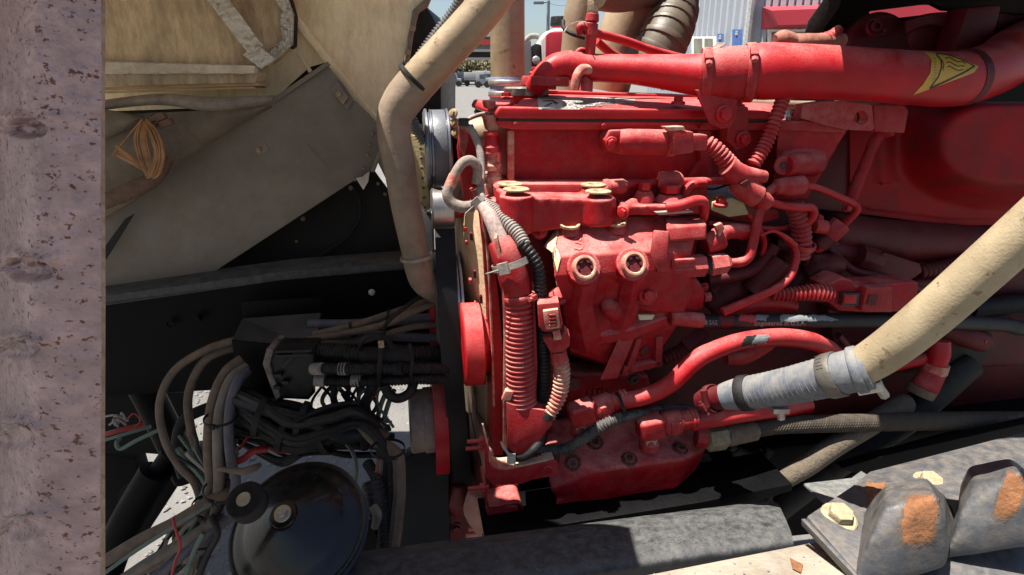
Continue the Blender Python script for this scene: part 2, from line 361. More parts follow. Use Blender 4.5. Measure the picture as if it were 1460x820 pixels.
# loose stones on the gravel below the engine bay
STONE = mat('gravel_stone', (0.19, 0.18, 0.17), 0.9, var=0.5, scale=30, bump=0.6)
mb = MB()
for i in range(2600):
    c = Vector((rnd.uniform(-2.2, 0.5), rnd.uniform(1.4, 4.2), 0.004)); r = rnd.uniform(0.004, 0.014)
    b = len(mb.v); a = rnd.random() * 6
    pv = [c + Vector((math.cos(a + q * 1.57) * r * rnd.uniform(.7, 1.3), math.sin(a + q * 1.57) * r * rnd.uniform(.7, 1.3), 0)) for q in range(4)] + [c + Z * r * rnd.uniform(.5, .9)]
    mb.add(pv, [(0, 1, 4), (1, 2, 4), (2, 3, 4), (3, 0, 4)])
mb.out('gravel', STONE, label='loose grey stones scattered over the ground under the truck', cat='gravel', kind='stuff')

# far tiered building beyond the lot
TANW = mat('tan_far_wall', (0.26, 0.215, 0.155), 0.8, var=0.06, scale=0.4, bump=0); WH = mat('white_far_paint', (0.33, 0.32, 0.31), 0.7, var=0.05, scale=0.5, bump=0); GLS = mat('dark_window_glass', (0.08, 0.10, 0.13), 0.15, var=0.1, bump=0); REDF = mat('red_far_paint', (0.45, 0.05, 0.05), 0.6, bump=0)
t = thing('far_building', 'long tan building with white canopy roofs across the lot, left of the upright tube', 'building')
def farbox(x0, x1, y0, y1, Y, dep, m, name, par):
    a = P(x0, y1, Y); b = P(x1, y0, Y); mb = MB(); box(mb, Vector(((a.x + b.x) / 2, Y + dep / 2, (a.z + b.z) / 2)), X * (b.x - a.x) / 2, Yv * dep / 2, Z * (b.z - a.z) / 2); return mb.out(name, m, par)
w = farbox(560, 745, 52, 117, 150, 20, TANW, 'wall', t)
farbox(540, 748, 47, 52, 148, 24, WH, 'roof', t)
for (a, b_) in ((70, 74), (82, 86)): farbox(550, 746, a, b_, 144, 5.8, WH, 'canopy', t)
for x in (566, 580, 594, 608, 622, 636, 650, 664, 678, 692, 706, 722): farbox(x, x + 8, 56, 66, 149.6, 0.3, GLS, 'window', t)
farbox(683, 701, 56, 64, 149.2, 0.3, REDF, 'sign_panel', t)
# hedge of small trees
LEAF = mat('dusty_olive_leaves', (0.13, 0.11, 0.05), 0.8, var=0.6, scale=1.2, bump=0); BARK = mat('grey_bark', (0.14, 0.11, 0.08), 0.9, bump=0)
lm = None
for i in range(11):
    px = 636 + i * 10.5; Y = 135 + (i % 3) * 2.5; base = P(px, 120, Y); base.z = 0; cz = P(px, 96, Y).z
    t = thing('tree', ('small dusty olive tree, ' + ('leftmost' if i == 0 else 'rightmost' if i == 10 else ['second', 'third', 'fourth', 'fifth', 'sixth', 'seventh', 'eighth', 'ninth', 'tenth'][i - 1] + ' from left') + ' in the row beyond the lot'), 'tree', 'row of small trees beyond the lot')
    mb = MB(); cyl(mb, base, Vector((base.x, base.y, cz)), .22, .14, 7)
    for q in range(3): cyl(mb, Vector((base.x, base.y, cz - 1.5)), Vector((base.x + rnd.uniform(-.8, .8), base.y + rnd.uniform(-.5, .5), cz + .3)), .08, .04, 5)
    mb.out('trunk', BARK, t)
    mb = MB()
    for q in range(420):
        d = Vector((rnd.gauss(0, 1), rnd.gauss(0, 1), rnd.gauss(0, 1))).normalized(); rr_ = rnd.random() ** 0.4
        s = 0.75 + 0.35 * noise.noise(d * 2 + Vector((i * 3, 0, 0)))
        c = Vector((base.x, base.y, cz)) + Vector((d.x * .95, d.y * .8, d.z * 1.05)) * rr_ * s * 1.85
        u = Vector((rnd.gauss(0, 1), rnd.gauss(0, 1), rnd.gauss(0, 1))).normalized(); v = u.orthogonal().normalized(); w_ = 0.19
        mb.add([c - u * w_, c + v * w_, c + u * w_, c - v * w_], [(0, 1, 2, 3)])
    mb.out('crown', LEAF, t)
# parked trucks far away
def truck(px, Y, wpx, ytop, col, label, cab_left=True, trailer=True):
    base = P(px, 122, Y); base.z = 0; s = mpp(P(px, 110, Y)); t = thing('parked_truck', label, 'truck', 'trucks parked across the lot')
    L = wpx * s; top = P(px, ytop, Y).z; x0 = base.x - L / 2
    if trailer:
        mb = MB(); box(mb, Vector((x0 + L * .5, Y + 1.2, (top + 1.1) / 2)), X * L * .48, Yv * 1.2, Z * (top - 1.1) / 2); mb.out('trailer', col, t, bevel=.05)
    mb = MB(); cx = x0 + (L * .1 if cab_left else L * .9); 
    slab_ = [(-.9, .7), (1.3, .7), (1.3, 1.7), (.6, 1.8), (.35, 3.0), (-.9, 3.1)]
    vs = [Vector((cx + a, Y - .1 + q, b * (top / 3.6 if not trailer else .9))) for q in (0, 2.4) for a, b in slab_]
    mb.add(vs, [tuple(range(6)), tuple(range(6, 12))] + [(i, (i + 1) % 6, 6 + (i + 1) % 6, 6 + i) for i in range(6)]); mb.out('cab', col, t, bevel=.06)
    mb = MB(); box(mb, Vector((cx + .1, Y - .12, 2.1 * (top / 3.6 if not trailer else .9))), X * .42, Yv * .04, Z * .35); mb.out('cab_window', GLS, t)
    for q in (-.55, .9) + ((L * .5, L * .6) if trailer and cab_left else ()):
        mb = MB(); cyl(mb, Vector((cx + q, Y - .2, .5)), Vector((cx + q, Y + .2, .5)), .5, seg=14); mb.out('wheel', INK, t)
NAVY = mat('dark_truck_paint', (0.05, 0.06, 0.08), 0.4, bump=0)
truck(637, 116, 26, 99, NAVY, 'dark blue truck, leftmost of the far parked row', trailer=False)
truck(648, 117, 26, 98, NAVY, 'dark truck beside the leftmost one across the lot', trailer=False)
truck(659, 118, 30, 100, WH, 'white cab parked between dark trucks and the long white trailer', trailer=False)
truck(668, 122, 22, 99, NAVY, 'dark truck between the white cab and the long white trailer', trailer=False)
truck(686, 123, 26, 101, WH, 'white trailer half hidden behind the nearer white truck', cab_left=False)
truck(677, 120, 32, 103, WH, 'long white trailer parked in the far row', cab_left=False)
truck(694, 104, 18, 98, WH, 'nearer white truck parked just left of the upright tube', trailer=False)
truck(618, 118, 30, 100, WH, 'white trailer at the far left of the row, mostly behind the hood')
# light pole
t = thing('light_pole', 'tall thin grey street light pole against the sky', 'light pole')
pb = P(780, 115, 45); pb.z = 0; top = P(780, 1, 45); GPOLE = mat('grey_pole_paint', (0.16, 0.17, 0.18), 0.6, bump=0)
mb = MB(); cyl(mb, pb, Vector((pb.x, 45, top.z)), .13, .10, 10); mb.out('pole', GPOLE, t)
mb = MB(); cyl(mb, P(769, 4, 45), P(781, 3, 45), .05, seg=8); mb.out('arm', GPOLE, t)
mb = MB(); box(mb, P(768, 4, 45), X * .35, Yv * .15, Z * .09); mb.out('lamp_head', GPOLE, t, bevel=.03)
hose('overhead_cable', 'thin overhead cable running right from the light pole', 'cable', [(781, 4, 45), (792, 7, 45), (806, 8, 45), (840, 4, 45)], .35, GPOLE)

# corrugated building
CORR = mat('white_corrugated_metal', (0.36, 0.38, 0.41), 0.5, 0.1, var=0.06, scale=0.8, bump=0.05)
AWN = mat('red_awning_fabric', (0.38, 0.02, 0.035), 0.6, var=0.08, bump=0.05, scale=1)
t = thing('metal_building', 'white ribbed metal building with red awning behind the engine', 'building')
A = P(1064, 110, 15); Bf = P(925, 110, 25); Cf = P(1330, 110, 13.6); A.z = Bf.z = Cf.z = 0; H = Z * 5.6
def wallp(a, b, name, th=.15):
    d = (b - a).normalized(); nn = Vector((-d.y, d.x, 0)); mb = MB(); mb.add([a, b, b + H, a + H, a + nn * th, b + nn * th, b + nn * th + H, a + nn * th + H], [(0, 1, 2, 3), (4, 5, 6, 7), (0, 1, 5, 4), (2, 3, 7, 6), (0, 3, 7, 4), (1, 2, 6, 5)]); return mb.out(name, CORR, t)
wl = wallp(A, Bf, 'side_wall', -.15); wr = wallp(A, Cf, 'front_wall')
def ribs(a, b, n, nn, par):
    d = (b - a).normalized(); me = None
    for i in range(n):
        p = a.lerp(b, (i + .5) / n) + nn * .002; w = .09
        mb = MB(); mb.add([p - d * w, p - d * w * .5 + nn * .09, p + d * w * .5 + nn * .09, p + d * w] + [q + H * .995 for q in (p - d * w, p - d * w * .5 + nn * .09, p + d * w * .5 + nn * .09, p + d * w)], [(0, 1, 5, 4), (1, 2, 6, 5), (2, 3, 7, 6), (0, 1, 2, 3), (4, 5, 6, 7)])
        mb.out('rib', CORR, par)
d = (Bf - A).normalized(); nl = Vector((-abs(d.y), -abs(d.x), 0)).normalized()
ribs(A + d * .25, Bf, 20, Vector((d.y, -d.x, 0)) if Vector((d.y, -d.x, 0)).x < 0 else Vector((-d.y, d.x, 0)), wl)
d2 = (Cf - A).normalized(); nr = Vector((d2.y, -d2.x, 0)); 
ribs(A + d2 * .2, Cf, 22, nr, wr)
mb = MB(); cyl(mb, A + Vector((-.12, -.12, 0)), A + Vector((-.12, -.12, 5.6)), .10, seg=10); mb.out('downspout', mat('grey_gutter', (.38, .38, .36), .5, bump=0), t)
def onwall(px0, px1, py0, py1, a, b, off, m, name, par, th=.04):
    d = (b - a).normalized(); nn = Vector((d.y, -d.x, 0)); nn = nn if nn.dot(a - CAM) < 0 else -nn; q = []
    for px, py in ((px0, py0), (px1, py0), (px1, py1), (px0, py1)):
        r = ray(px, py); tt = (a + nn * off - CAM).dot(nn) / r.dot(nn); q.append(CAM + r * tt)
    mb = MB().add(q + [v - nn * th for v in q], [(0, 1, 2, 3), (4, 5, 6, 7), (0, 1, 5, 4), (1, 2, 6, 5), (2, 3, 7, 6), (3, 0, 4, 7)]); return mb.out(name, m, par)
FR = mat('white_frame', (.7, .7, .68), .5, bump=0); SHED = mat('olive_window_view', (.16, .15, .11), .25, var=.5, scale=2, bump=0)
f = onwall(986, 1019, 52, 84, A, Bf, .16, FR, 'window', t); onwall(989, 1016, 55, 84, A, Bf, .17, SHED, 'pane', f, .03)
onwall(1001.5, 1003, 55, 84, A, Bf, .19, FR, 'glazing_bar', f, .03)
BSG = mat('blue_sign', (.05, .11, .30), .5, bump=0)
for (x0, x1, y0, y1) in ((1023, 1030, 48, 60), (1044, 1056, 42, 66)):
    s = onwall(x0, x1, y0, y1, A, Bf, .22, BSG, 'wall_sign', t)
    xc = (x0 + x1) / 2; onwall(xc - 1.3, xc + 1.3, y0 + 2, y0 + 4.5, A, Bf, .24, WHITE, 'wheelchair_symbol', s, .01); onwall(xc - 2, xc + 1.2, y0 + 5, y0 + 8, A, Bf, .24, WHITE, 'wheelchair_symbol', s, .01)
d = (Cf - A).normalized(); 
def aw(px, py, off):
    r = ray(px, py); a_ = A + nr * off; return CAM + r * ((a_ - CAM).dot(nr) / r.dot(nr))
q = [aw(1100, 16, .1), aw(1100, 44, .1), aw(1094, 40, 1.3), aw(1094, 20, 1.3)]; L_ = d * 6
mb = MB().add(q + [v + L_ for v in q], [(0, 1, 2, 3), (4, 5, 6, 7), (3, 2, 6, 7), (0, 3, 7, 4), (1, 2, 6, 5)]); 
aw_ = MB(); a0 = aw(1087, 10, .1); a1 = aw(1085, 42, .1); a2 = aw(1110, 36, 1.1); a3 = aw(1100, 15, 1.1)
aw_.add([a0, a1, a2, a3] + [v + L_ for v in (a0, a1, a2, a3)], [(0, 1, 2, 3), (4, 5, 6, 7), (0, 3, 7, 4), (3, 2, 6, 7), (2, 1, 5, 6)]); aw_.out('awning', AWN, t)
f = onwall(1094, 1160, 42, 130, A, Cf, .12, FR, 'door', t); onwall(1100, 1160, 46, 130, A, Cf, .14, SHED, 'pane', f, .03)

# ============================================================ COOLANT TANK, TUBES BEHIND
t = thing('coolant_tank', 'milky white coolant tank filled with red fluid and a black cap', 'tank')
mb = MB(); slab(mb, [(769, 55), (776, 46), (790, 41), (840, 40), (845, 150), (769, 150)], .28, Y=1.75); mb.out('tank_body', WPLAS, t, bevel=.018, seg=3)
mb = MB(); slab(mb, [(778, 50), (784, 45), (842, 44), (842, 148), (777, 148)], .05, Y=1.742); mb.out('fluid_window', REDFLUID, t, bevel=.012)
c = P(797, 40, 1.86); u = mpp(c); mb = MB(); cyl(mb, c, c + Z * 3 * u, 11 * u, seg=20); mb.out('filler_neck', REDFLUID, t)
mb = MB(); cyl(mb, c + Z * 2 * u, c + Z * 15 * u, 13 * u, 12 * u, 14); mb.out('cap', PLAS, t, bevel=.003)
t = thing('black_bracket', 'black bracket with a round bolt beside the coolant tank', 'bracket')
mb = MB(); slab(mb, [(757, 66), (764, 62), (772, 64), (774, 108), (758, 110)], .05, Y=1.6); mb.out('plate', PLAS, t, bevel=.004)
hexbolt(P(764.5, 86, 1.6), Vector((0, -1, .1)), .007, STEEL, t)
hose('mirror_arm', 'grey curved arm behind the black bracket', 'arm', [(748, 60, 1.9), (757, 52, 1.9), (768, 52, 1.9)], 4, GREYC)
mb = MB(); slab(mb, [(748, 62), (757, 58), (759, 125), (748, 130)], .06, Y=1.66); mb.out('white_post', WH, label='white painted post behind the upright tan tube', cat='post')
PIPEB = mat('tan_stained_duct', (0.25, 0.18, 0.105), 0.55, 0.1, dust=0.3, dcol=(0.36, 0.27, 0.18), scale=6, bump=0.15)
PIPED = mat('brown_grey_duct', (0.075, 0.056, 0.034), 0.5, 0.05, dust=0.3, dcol=(0.11, 0.08, 0.05), scale=6, bump=0.15)
hose('air_duct', 'upright tan duct behind the red fitting, leftmost of the fat ducts', 'duct', [(845, -40, 1.5), (828, 20, 1.5), (822, 70, 1.5), (812, 140, 1.5)], [24, 24, 22, 21], PIPEB)
hose('air_duct', 'brown fat duct sloping up right behind the red fitting', 'duct', [(866, 130, 1.4), (880, 70, 1.4), (900, 20, 1.4), (945, -40, 1.4)], [30, 33, 34, 34], PIPEB)
hose('air_duct', 'upper brown duct crossing the top of the frame', 'duct', [(850, -12, 1.25), (890, -8, 1.3), (950, -22, 1.35)], 24, PIPED)
t = thing('ribbed_duct', 'grey ribbed duct curving down behind the charge pipe', 'duct')
mb = MB(); tube(mb, [(960, -50, 1.35), (962, 10, 1.35), (945, 60, 1.3), (915, 110, 1.3)], [33, 33, 34, 36], seg=24); mb.out('duct_body', PIPED, t)
DP, DR = crom([P(*q) for q in [(960, -50, 1.35), (962, 10, 1.35), (945, 60, 1.3), (915, 110, 1.3)]], [a_ * mpp(P(950, 30, 1.33)) for a_ in (33, 33, 34, 36)], 20)
for i0, w_ in ((21, 5), (29, 3), (34, 3), (39, 3), (44, 3), (49, 4)):
    mb = MB(); sweep(mb, DP[i0:i0 + w_], [a_ + .0025 for a_ in DR[i0:i0 + w_]], 36); mb.out('ring', PIPED, t, bevel=.0008)

# upright tube + blue hose
t = thing('upright_tube', 'upright tan metal tube with a blue hose joint near its foot', 'tube')
mb = MB(); tube(mb, [(723.5, -60, 1.22), (723.5, 30, 1.22), (724, 114, 1.22)], 24.5, seg=28); mb.out('tube_body', TAN, t)
BLUE = mat('blue_silicone_hose', (0.16, 0.22, 0.36), 0.5, dust=0.3, dcol=(0.42, 0.37, 0.3), scale=14, bump=0.15)
mb = MB(); tube(mb, [(724, 110, 1.22), (724, 215, 1.22)], 26, corr=(13, .012), seg=28); mb.out('hose_joint', BLUE, t)
for y in (118, 134): 
    p = P(724, y, 1.22); band(p, Z, 26.3 * mpp(p), .010, STEEL, t)
# lower part joins a tan elbow behind the belts
hose('coolant_elbow', 'dusty tan elbow behind the grey cable, under the blue hose joint', 'pipe', [(724, 215, 1.22), (715, 200, 1.21), (690, 192, 1.2), (660, 196, 1.2)], [27, 27, 26, 24], TAN)

# diagonal coolant tube
t = thing('bent_coolant_tube', 'long tan tube coming down diagonally and bending to a brown rubber elbow', 'tube')
mb = MB(); tube(mb, [(735, -60, 1.02), (697, 4, 1.02), (600, 112, 1.02), (588, 126, 1.02)], [27, 27, 27.5, 27.5], seg=28); mb.out('upper_tube', TAN, t)
mb = MB(); tube(mb, [(592, 121, 1.02), (575, 142, 1.02), (563, 165, 1.02), (562, 195, 1.02), (570, 240, 1.02), (580, 300, 1.02), (592, 358, 1.02), (597, 385, 1.02), (606, 402, 1.03), (625, 415, 1.06), (650, 425, 1.10)], [28, 27.5, 25, 23.5, 22.5, 21, 19.5, 19, 19.5, 20, 20], seg=26); eb = mb.out('rubber_elbow', BROWNP, t)
hose('rubber_seam', None, None, [(572, 146, 1.0), (560, 172, .995), (560, 200, .995), (571, 250, .996), (581, 300, .998), (590, 340, 1.0)], .8, BROWNP, parent=t)
p = P(593, 113, 1.02); ax = P(600, 105, 1.02) - P(588, 118, 1.02); band(p, ax, 28.2 * mpp(p), .007, RUBB, t, name='rubber_band')
p = P(593, 367, 1.02); band(p, P(593, 360, 1.02) - P(597, 385, 1.02), 19.8 * mpp(p), .006, GREYC, t, lug=Vector((1, -.4, .0)), th=.002)
hose('air_line', 'thin black and silver corrugated line beside the diagonal tan tube', 'hose', [(672, -40, 1.06), (650, 10, 1.06), (622, 48, 1.06), (598, 82, 1.06), (584, 112, 1.08), (582, 150, 1.1), (592, 180, 1.1), (606, 204, 1.1)], 7, mat('silver_black_conduit', (.14, .14, .14), .35, .4, bump=.1), corr=(4.5, .13))

# ============================================================ HOOD (raised, seen from inside)
t = thing('raised_hood', 'raised hood seen from inside, stained fibreglass with taped insulation boards', 'hood')
def sheet(name, pts, m, dep=.006, par=None, bevel=.0015, **k):
    mb = MB(); slab(mb, pts, dep); return mb.out(name, m, par or t, bevel=bevel, **k)
sheet('inner_skin', [(390, -60, 1.25), (620, -60, 1.25), (607, 2, 1.25), (590, 14, 1.25), (583, 45, 1.25), (575, 88, 1.25), (565, 112, 1.25), (548, 138, 1.24), (543, 168, 1.24), (536, 176, 1.24), (395, -8, 1.25)], FIBER, par=t)
sheet('folded_ridge', [(384, -60, 1.235), (398, -60, 1.235), (404, -2, 1.235), (541, 172, 1.225), (534, 180, 1.225), (392, 0, 1.235)], FIBER, .02, bevel=.004)
sheet('inner_skin', [(345, -60, 1.26), (392, -60, 1.26), (398, 0, 1.26), (466, 88, 1.25), (440, 96, 1.25), (385, 146, 1.25), (345, 150, 1.26)], FIBER)
sheet('inner_skin', [(120, -60, 1.28), (350, -60, 1.28), (350, 152, 1.28), (120, 160, 1.28)], FIBER)
# boards
sheet('insulation_board', [(120, -60, 1.16), (262, -60, 1.16), (352, 70, 1.17), (368, 96, 1.17), (120, 90, 1.16)], PAD, .05, bevel=.003)
sheet('foil_strip', [(120, 86, 1.154), (366, 93, 1.164), (369, 104, 1.164), (300, 106, 1.162), (120, 106, 1.154)], FOIL, .004)
mb = MB(); vs = []
def rumple(name, A0, A1, B0, B1, Y, m, amp=.0022, nu=40, nv=8, par=None):
    """crinkled tape between two measured edges"""
    mb = MB(); vs = []
    for j in range(nv + 1):
        for i in range(nu + 1):
            u, v = i / nu, j / nv
            q = Vector(A0).lerp(Vector(A1), u).lerp(Vector(B0).lerp(Vector(B1), u), v)
            p = P(q.x, q.y, Y); o = noise.noise(Vector((u * 14, v * 4, A0[0]))) + .5 * abs(noise.noise(Vector((u * 40, v * 6, A0[1]))))
            p += Vector((0, -abs(o) * amp * 2, noise.noise(Vector((u * 20, v * 3, 9))) * amp)); vs.append(p)
    k = nu + 1; mb.add(vs, [(j * k + i, j * k + i + 1, (j + 1) * k + i + 1, (j + 1) * k + i) for j in range(nv) for i in range(nu)])
    n0 = len(vs); mb.add([v + Yv * .006 for v in vs], [(j * k + i, j * k + i + 1, (j + 1) * k + i + 1, (j + 1) * k + i) for j in range(nv) for i in range(nu)])
    rim = [i for i in range(k)] + [j * k + nu for j in range(1, nv + 1)] + [nv * k + i for i in range(nu - 1, -1, -1)] + [j * k for j in range(nv - 1, 0, -1)]
    mb.f += [(a, b, b + n0, a + n0) for a, b in zip(rim, rim[1:] + rim[:1])]
    return mb.out(name, m, par or t, ang=28)
rumple('foil_tape', (258, -50, 0), (352, 74, 0), (290, -50, 0), (376, 66, 0), 1.152, FOIL)
rumple('foil_tape', (120, 88, 0), (364, 94, 0), (120, 104, 0), (362, 105, 0), 1.146, mat('cream_tape', (.55, .47, .36), .5, .2, dust=.3, scale=20, bump=.8, bscale=60), nu=60, amp=.0012)
rumple('foil_tape', (346, 78, 0), (372, 98, 0), (366, 62, 0), (392, 84, 0), 1.149, FOIL, nu=16)
sheet('board_edge', [(120, 106, 1.16), (368, 103, 1.17), (364, 118, 1.17), (120, 124, 1.16)], PAD, .05, bevel=.001)
sheet('ply_strip', [(120, 125, 1.165), (368, 117, 1.175), (370, 122, 1.175), (120, 130, 1.165)], WOOD, .05, bevel=.0008)
sheet('ply_strip', [(120, 131, 1.16), (360, 123.5, 1.17), (366, 126, 1.17), (120, 134.5, 1.16)], WOOD, .055, bevel=.0008)
sheet('insulation_board', [(288, -60, 1.20), (392, -60, 1.20), (413, 24, 1.20), (413, 64, 1.20), (380, 92, 1.20), (352, 66, 1.20)], PAD, .04, bevel=.003)
rumple('foil_tape', (366, -50, 0), (404, 20, 0), (392, -50, 0), (419, 22, 0), 1.192, FOIL, nu=30)
rumple('foil_tape', (399, 18, 0), (402, 60, 0), (418, 22, 0), (417, 64, 0), 1.192, FOIL, nu=24)
rumple('foil_tape', (402, 58, 0), (370, 84, 0), (416, 64, 0), (384, 92, 0), 1.190, FOIL, nu=20)
sheet('rubber_gasket', [(391, -60, 1.21), (396, -60, 1.21), (420, 22, 1.21), (419, 66, 1.21), (414, 70, 1.21), (414, 24, 1.21)], RUBB, .02)
sheet('tape_seam', [(424, 76, 1.246), (428, 76, 1.246), (445, 101, 1.246), (440, 104, 1.246)], FIBER, .003)
# lower metal panel
sheet('side_panel', [(100, 330, 1.15), (150, 300, 1.16), (385, 147, 1.2), (440, 110, 1.2), (466, 92, 1.2), (484, 114, 1.2), (505, 143, 1.2), (541, 178, 1.2), (541, 212, 1.2), (529, 243, 1.2), (507, 256, 1.2), (280, 404, 1.17), (100, 450, 1.15)], PANEL, .004)
sheet('panel_flange', [(384, 143, 1.19), (465, 88, 1.19), (469, 93, 1.19), (388, 149, 1.19)], PANEL, .012, bevel=.001)
sheet('panel_flange', [(540, 176, 1.19), (546, 182, 1.19), (545, 214, 1.19), (533, 246, 1.19), (528, 245, 1.19), (540, 212, 1.19)], PANEL, .01, bevel=.001)
sheet('torn_corner', [(507, 254, 1.185), (516, 252, 1.18), (527, 244, 1.19), (525, 259, 1.175), (518, 271, 1.172)], mat('bare_torn_metal', (.5, .46, .4), .5, .2, bump=.2), .002)
for (x, y) in ((531, 191), (527, 206), (524.5, 221), (518.5, 240), (506, 256)):
    mb = MB(); p = P(x, y, 1.197); u = mpp(p); lathe(mb, p, Vector((0, -1, 0)), [(0, 2.6 * u), (1.0 * u, 2.3 * u), (1.6 * u, 1.2 * u), (1.7 * u, 0)], 14); mb.out('rivet', PANEL, t)
for (x, y, rot) in ((375, 211, .25), (488, 136, .9)):
    p = P(x, y, 1.195); u = mpp(p); a = X * math.cos(-rot) + Z * math.sin(-rot); b = Z * math.cos(rot) + X * math.sin(rot) * 1
    if rot < .5: a = (X + Z * .5).normalized(); b = (Z - X * .5).normalized()
    else: a = (X - Z * 1.25).normalized(); b = (Z + X * 0.8).normalized()
    mb = MB(); box(mb, p, a * 17 * u, Yv * .0012, b * 8 * u); pl = mb.out('clip_plate', PANEL, t, bevel=.0005)
    mb = MB(); box(mb, p + Vector((0, -.006, 0)) + a * 1 * u, a * 9 * u, Yv * .005, b * 6.5 * u); mb.out('clip', BROWNP, pl, bevel=.002)
    hexbolt(p + Vector((0, -.012, 0)) - a * 3 * u, Vector((0, -1, 0)), 3.6 * u, BRASS, pl, flange=False, name='nut')
hose('weld_line', None, None, [(438, 205, 1.192), (452, 222, 1.190), (466, 238, 1.188)], .5, PANEL, parent=t)
# unseen hood sheet added overhead, outlined to shade the bay, post and beam
mb = MB(); a = [P(x, y, 1.29) for x, y in ((100, -60), (620, -60))]
a = [Vector(v) for v in ((-1.76, .20, 1.86), (-.14, .20, 1.86), (-.10, .50, 1.86), (-.10, .72, 1.86), (-.32, .84, 1.86), (-.30, 1.12, 1.86), (-.16, 1.25, 1.86), (-.30, 2.45, 1.66), (-1.76, 2.45, 1.66))]; k = len(a)
mb.add(a + [v + Z * .01 for v in a], [tuple(range(k)), tuple(range(2 * k - 1, k - 1, -1))] + [(i, (i + 1) % k, k + (i + 1) % k, k + i) for i in range(k)]); mb.out('unseen_shade_sheet', FIBER, t)
# edge seal torn at the right side of the hood
sheet('edge_flange', [(606, -2, 1.24), (614, -4, 1.24), (609, 8, 1.24), (595, 18, 1.24), (588, 48, 1.24), (582, 90, 1.24), (574, 128, 1.24), (566, 122, 1.24), (577, 86, 1.24), (583, 44, 1.24), (588, 14, 1.24)], mat('torn_dark_edge', (.16, .13, .09), .8, scale=40, bump=.6), .02, bevel=.003)
for (x, y) in ((588, 40), (581, 74), (577, 98)): 
    sheet('edge_tab', [(x - 3, y - 6, 1.235), (x + 5, y - 2, 1.23), (x + 3, y + 5, 1.232), (x - 4, y + 4, 1.235)], PIPEB, .006)
# black radiator side shroud
mb = MB(); slab(mb, [(607, 8), (616, 22), (625, 40), (629, 110), (629, 170), (600, 200), (560, 200), (560, 120), (575, 120), (583, 60), (592, 22)], .35, Y=1.36); mb.out('radiator_shroud', PLAS, label='black radiator shroud behind the diagonal tan tube', cat='shroud', bevel=.004)
t = thing('radiator', 'yellow-brown perforated radiator side behind the rubber elbow', 'radiator')
mb = MB(); slab(mb, [(560, 180), (596, 196), (606, 215), (614, 300), (612, 318), (578, 318)], .2, Y=1.14); rp = mb.out('panel_face', mat('yellow_brown_panel', (.33, .25, .11), .7, dust=.3, scale=14, bump=.4), t, bevel=.002)
for i in range(7):
    p = P(600 + i * .9, 212 + i * 14, 1.139); mb = MB(); lathe(mb, p, Vector((0, -1, 0)), [(0, .0032), (.001, .003), (.001, .0018), (0, .0016)], 10); mb.out('rivet', BROWNP, t)
mb = MB(); slab(mb, [(596, 290), (604, 300), (616, 318), (618, 390), (606, 395)], .03, Y=1.12); mb.out('grey_strip', mat('light_grey_metal', (.36, .36, .36), .5, .2), label='light grey metal strip between brown elbow and belt', cat='strip', bevel=.001)
mb = MB(); slab(mb, [(530, 214), (548, 205), (553, 240), (560, 275)], .01, Y=1.3); mb.out('daylit_sheet', WH, label='pale sheet seen through the gap right of the torn panel corner', cat='sheet')
# dark arch liner below the hood
t = thing('wheel_arch_liner', 'dark splash liner below the hood side panel', 'liner')
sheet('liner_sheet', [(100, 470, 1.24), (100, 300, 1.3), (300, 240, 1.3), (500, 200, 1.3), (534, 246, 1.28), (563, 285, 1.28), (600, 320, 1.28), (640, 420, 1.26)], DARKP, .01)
hose('cable', None, None, [(505, 268, 1.27), (514, 290, 1.27), (510, 318, 1.26), (488, 344, 1.26), (450, 368, 1.26), (395, 395, 1.25)], 1.8, RUBB, parent=t)
for (x, y) in ((539, 262), (549, 277), (560, 293)):
    mb = MB(); p = P(x, y, 1.279); lathe(mb, p, Vector((0, -1, 0)), [(0, .004), (.002, .0035), (.0025, 0)], 10); mb.out('rivet', PANEL, t)
for (x, y) in ((432, 312), (423, 344), (500, 268)): hexbolt(P(x, y, 1.28), Vector((0, -1, .1)), .0035, BROWNP, t, name='screw')
sheet('folded_flap', [(150, 350, 1.14), (178, 312, 1.14), (192, 304, 1.14), (150, 372, 1.14)], DARKP, .003, par=t)
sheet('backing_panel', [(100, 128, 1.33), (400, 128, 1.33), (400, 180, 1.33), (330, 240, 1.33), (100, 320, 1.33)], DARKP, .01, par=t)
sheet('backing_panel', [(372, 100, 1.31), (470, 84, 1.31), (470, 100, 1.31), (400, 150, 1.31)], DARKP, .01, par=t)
# rubber flap + wire coil
t = thing('rubber_flap', 'brown curling rubber flap hanging under the insulation boards', 'flap')
def ruled(name, A, B, m, th=.006, par=None, n=24):
    a, _ = crom([P(*q) for q in A], [0] * len(A), n // (len(A) - 1)); b, _ = crom([P(*q) for q in B], [0] * len(B), n // (len(B) - 1)); k = min(len(a), len(b)); a = a[:k]; b = b[:k]
    vs = []; M_ = 6
    for j in range(M_ + 1): vs += [p.lerp(q, j / M_) + Yv * (-.012 * math.sin(math.pi * j / M_)) for p, q in zip(a, b)]
    n0 = len(vs); mb = MB(); fs = [(j * k + i, j * k + i + 1, (j + 1) * k + i + 1, (j + 1) * k + i) for j in range(M_) for i in range(k - 1)]
    mb.add(vs + [v + Yv * th for v in vs], fs + [tuple(n0 + i for i in f) for f in fs])
    rim = list(range(k)) + [j * k + k - 1 for j in range(1, M_ + 1)] + [M_ * k + i for i in range(k - 2, -1, -1)] + [j * k for j in range(M_ - 1, 0, -1)]
    mb.f += [(p, q, q + n0, p + n0) for p, q in zip(rim, rim[1:] + rim[:1])]; return mb.out(name, m, par, ang=50)
ruled('flap_sheet', [(110, 170, 1.12), (200, 162, 1.11), (280, 158, 1.12), (388, 148, 1.16)], [(110, 330, 1.14), (190, 286, 1.13), (262, 228, 1.14), (388, 152, 1.17)], FLAP, par=t)
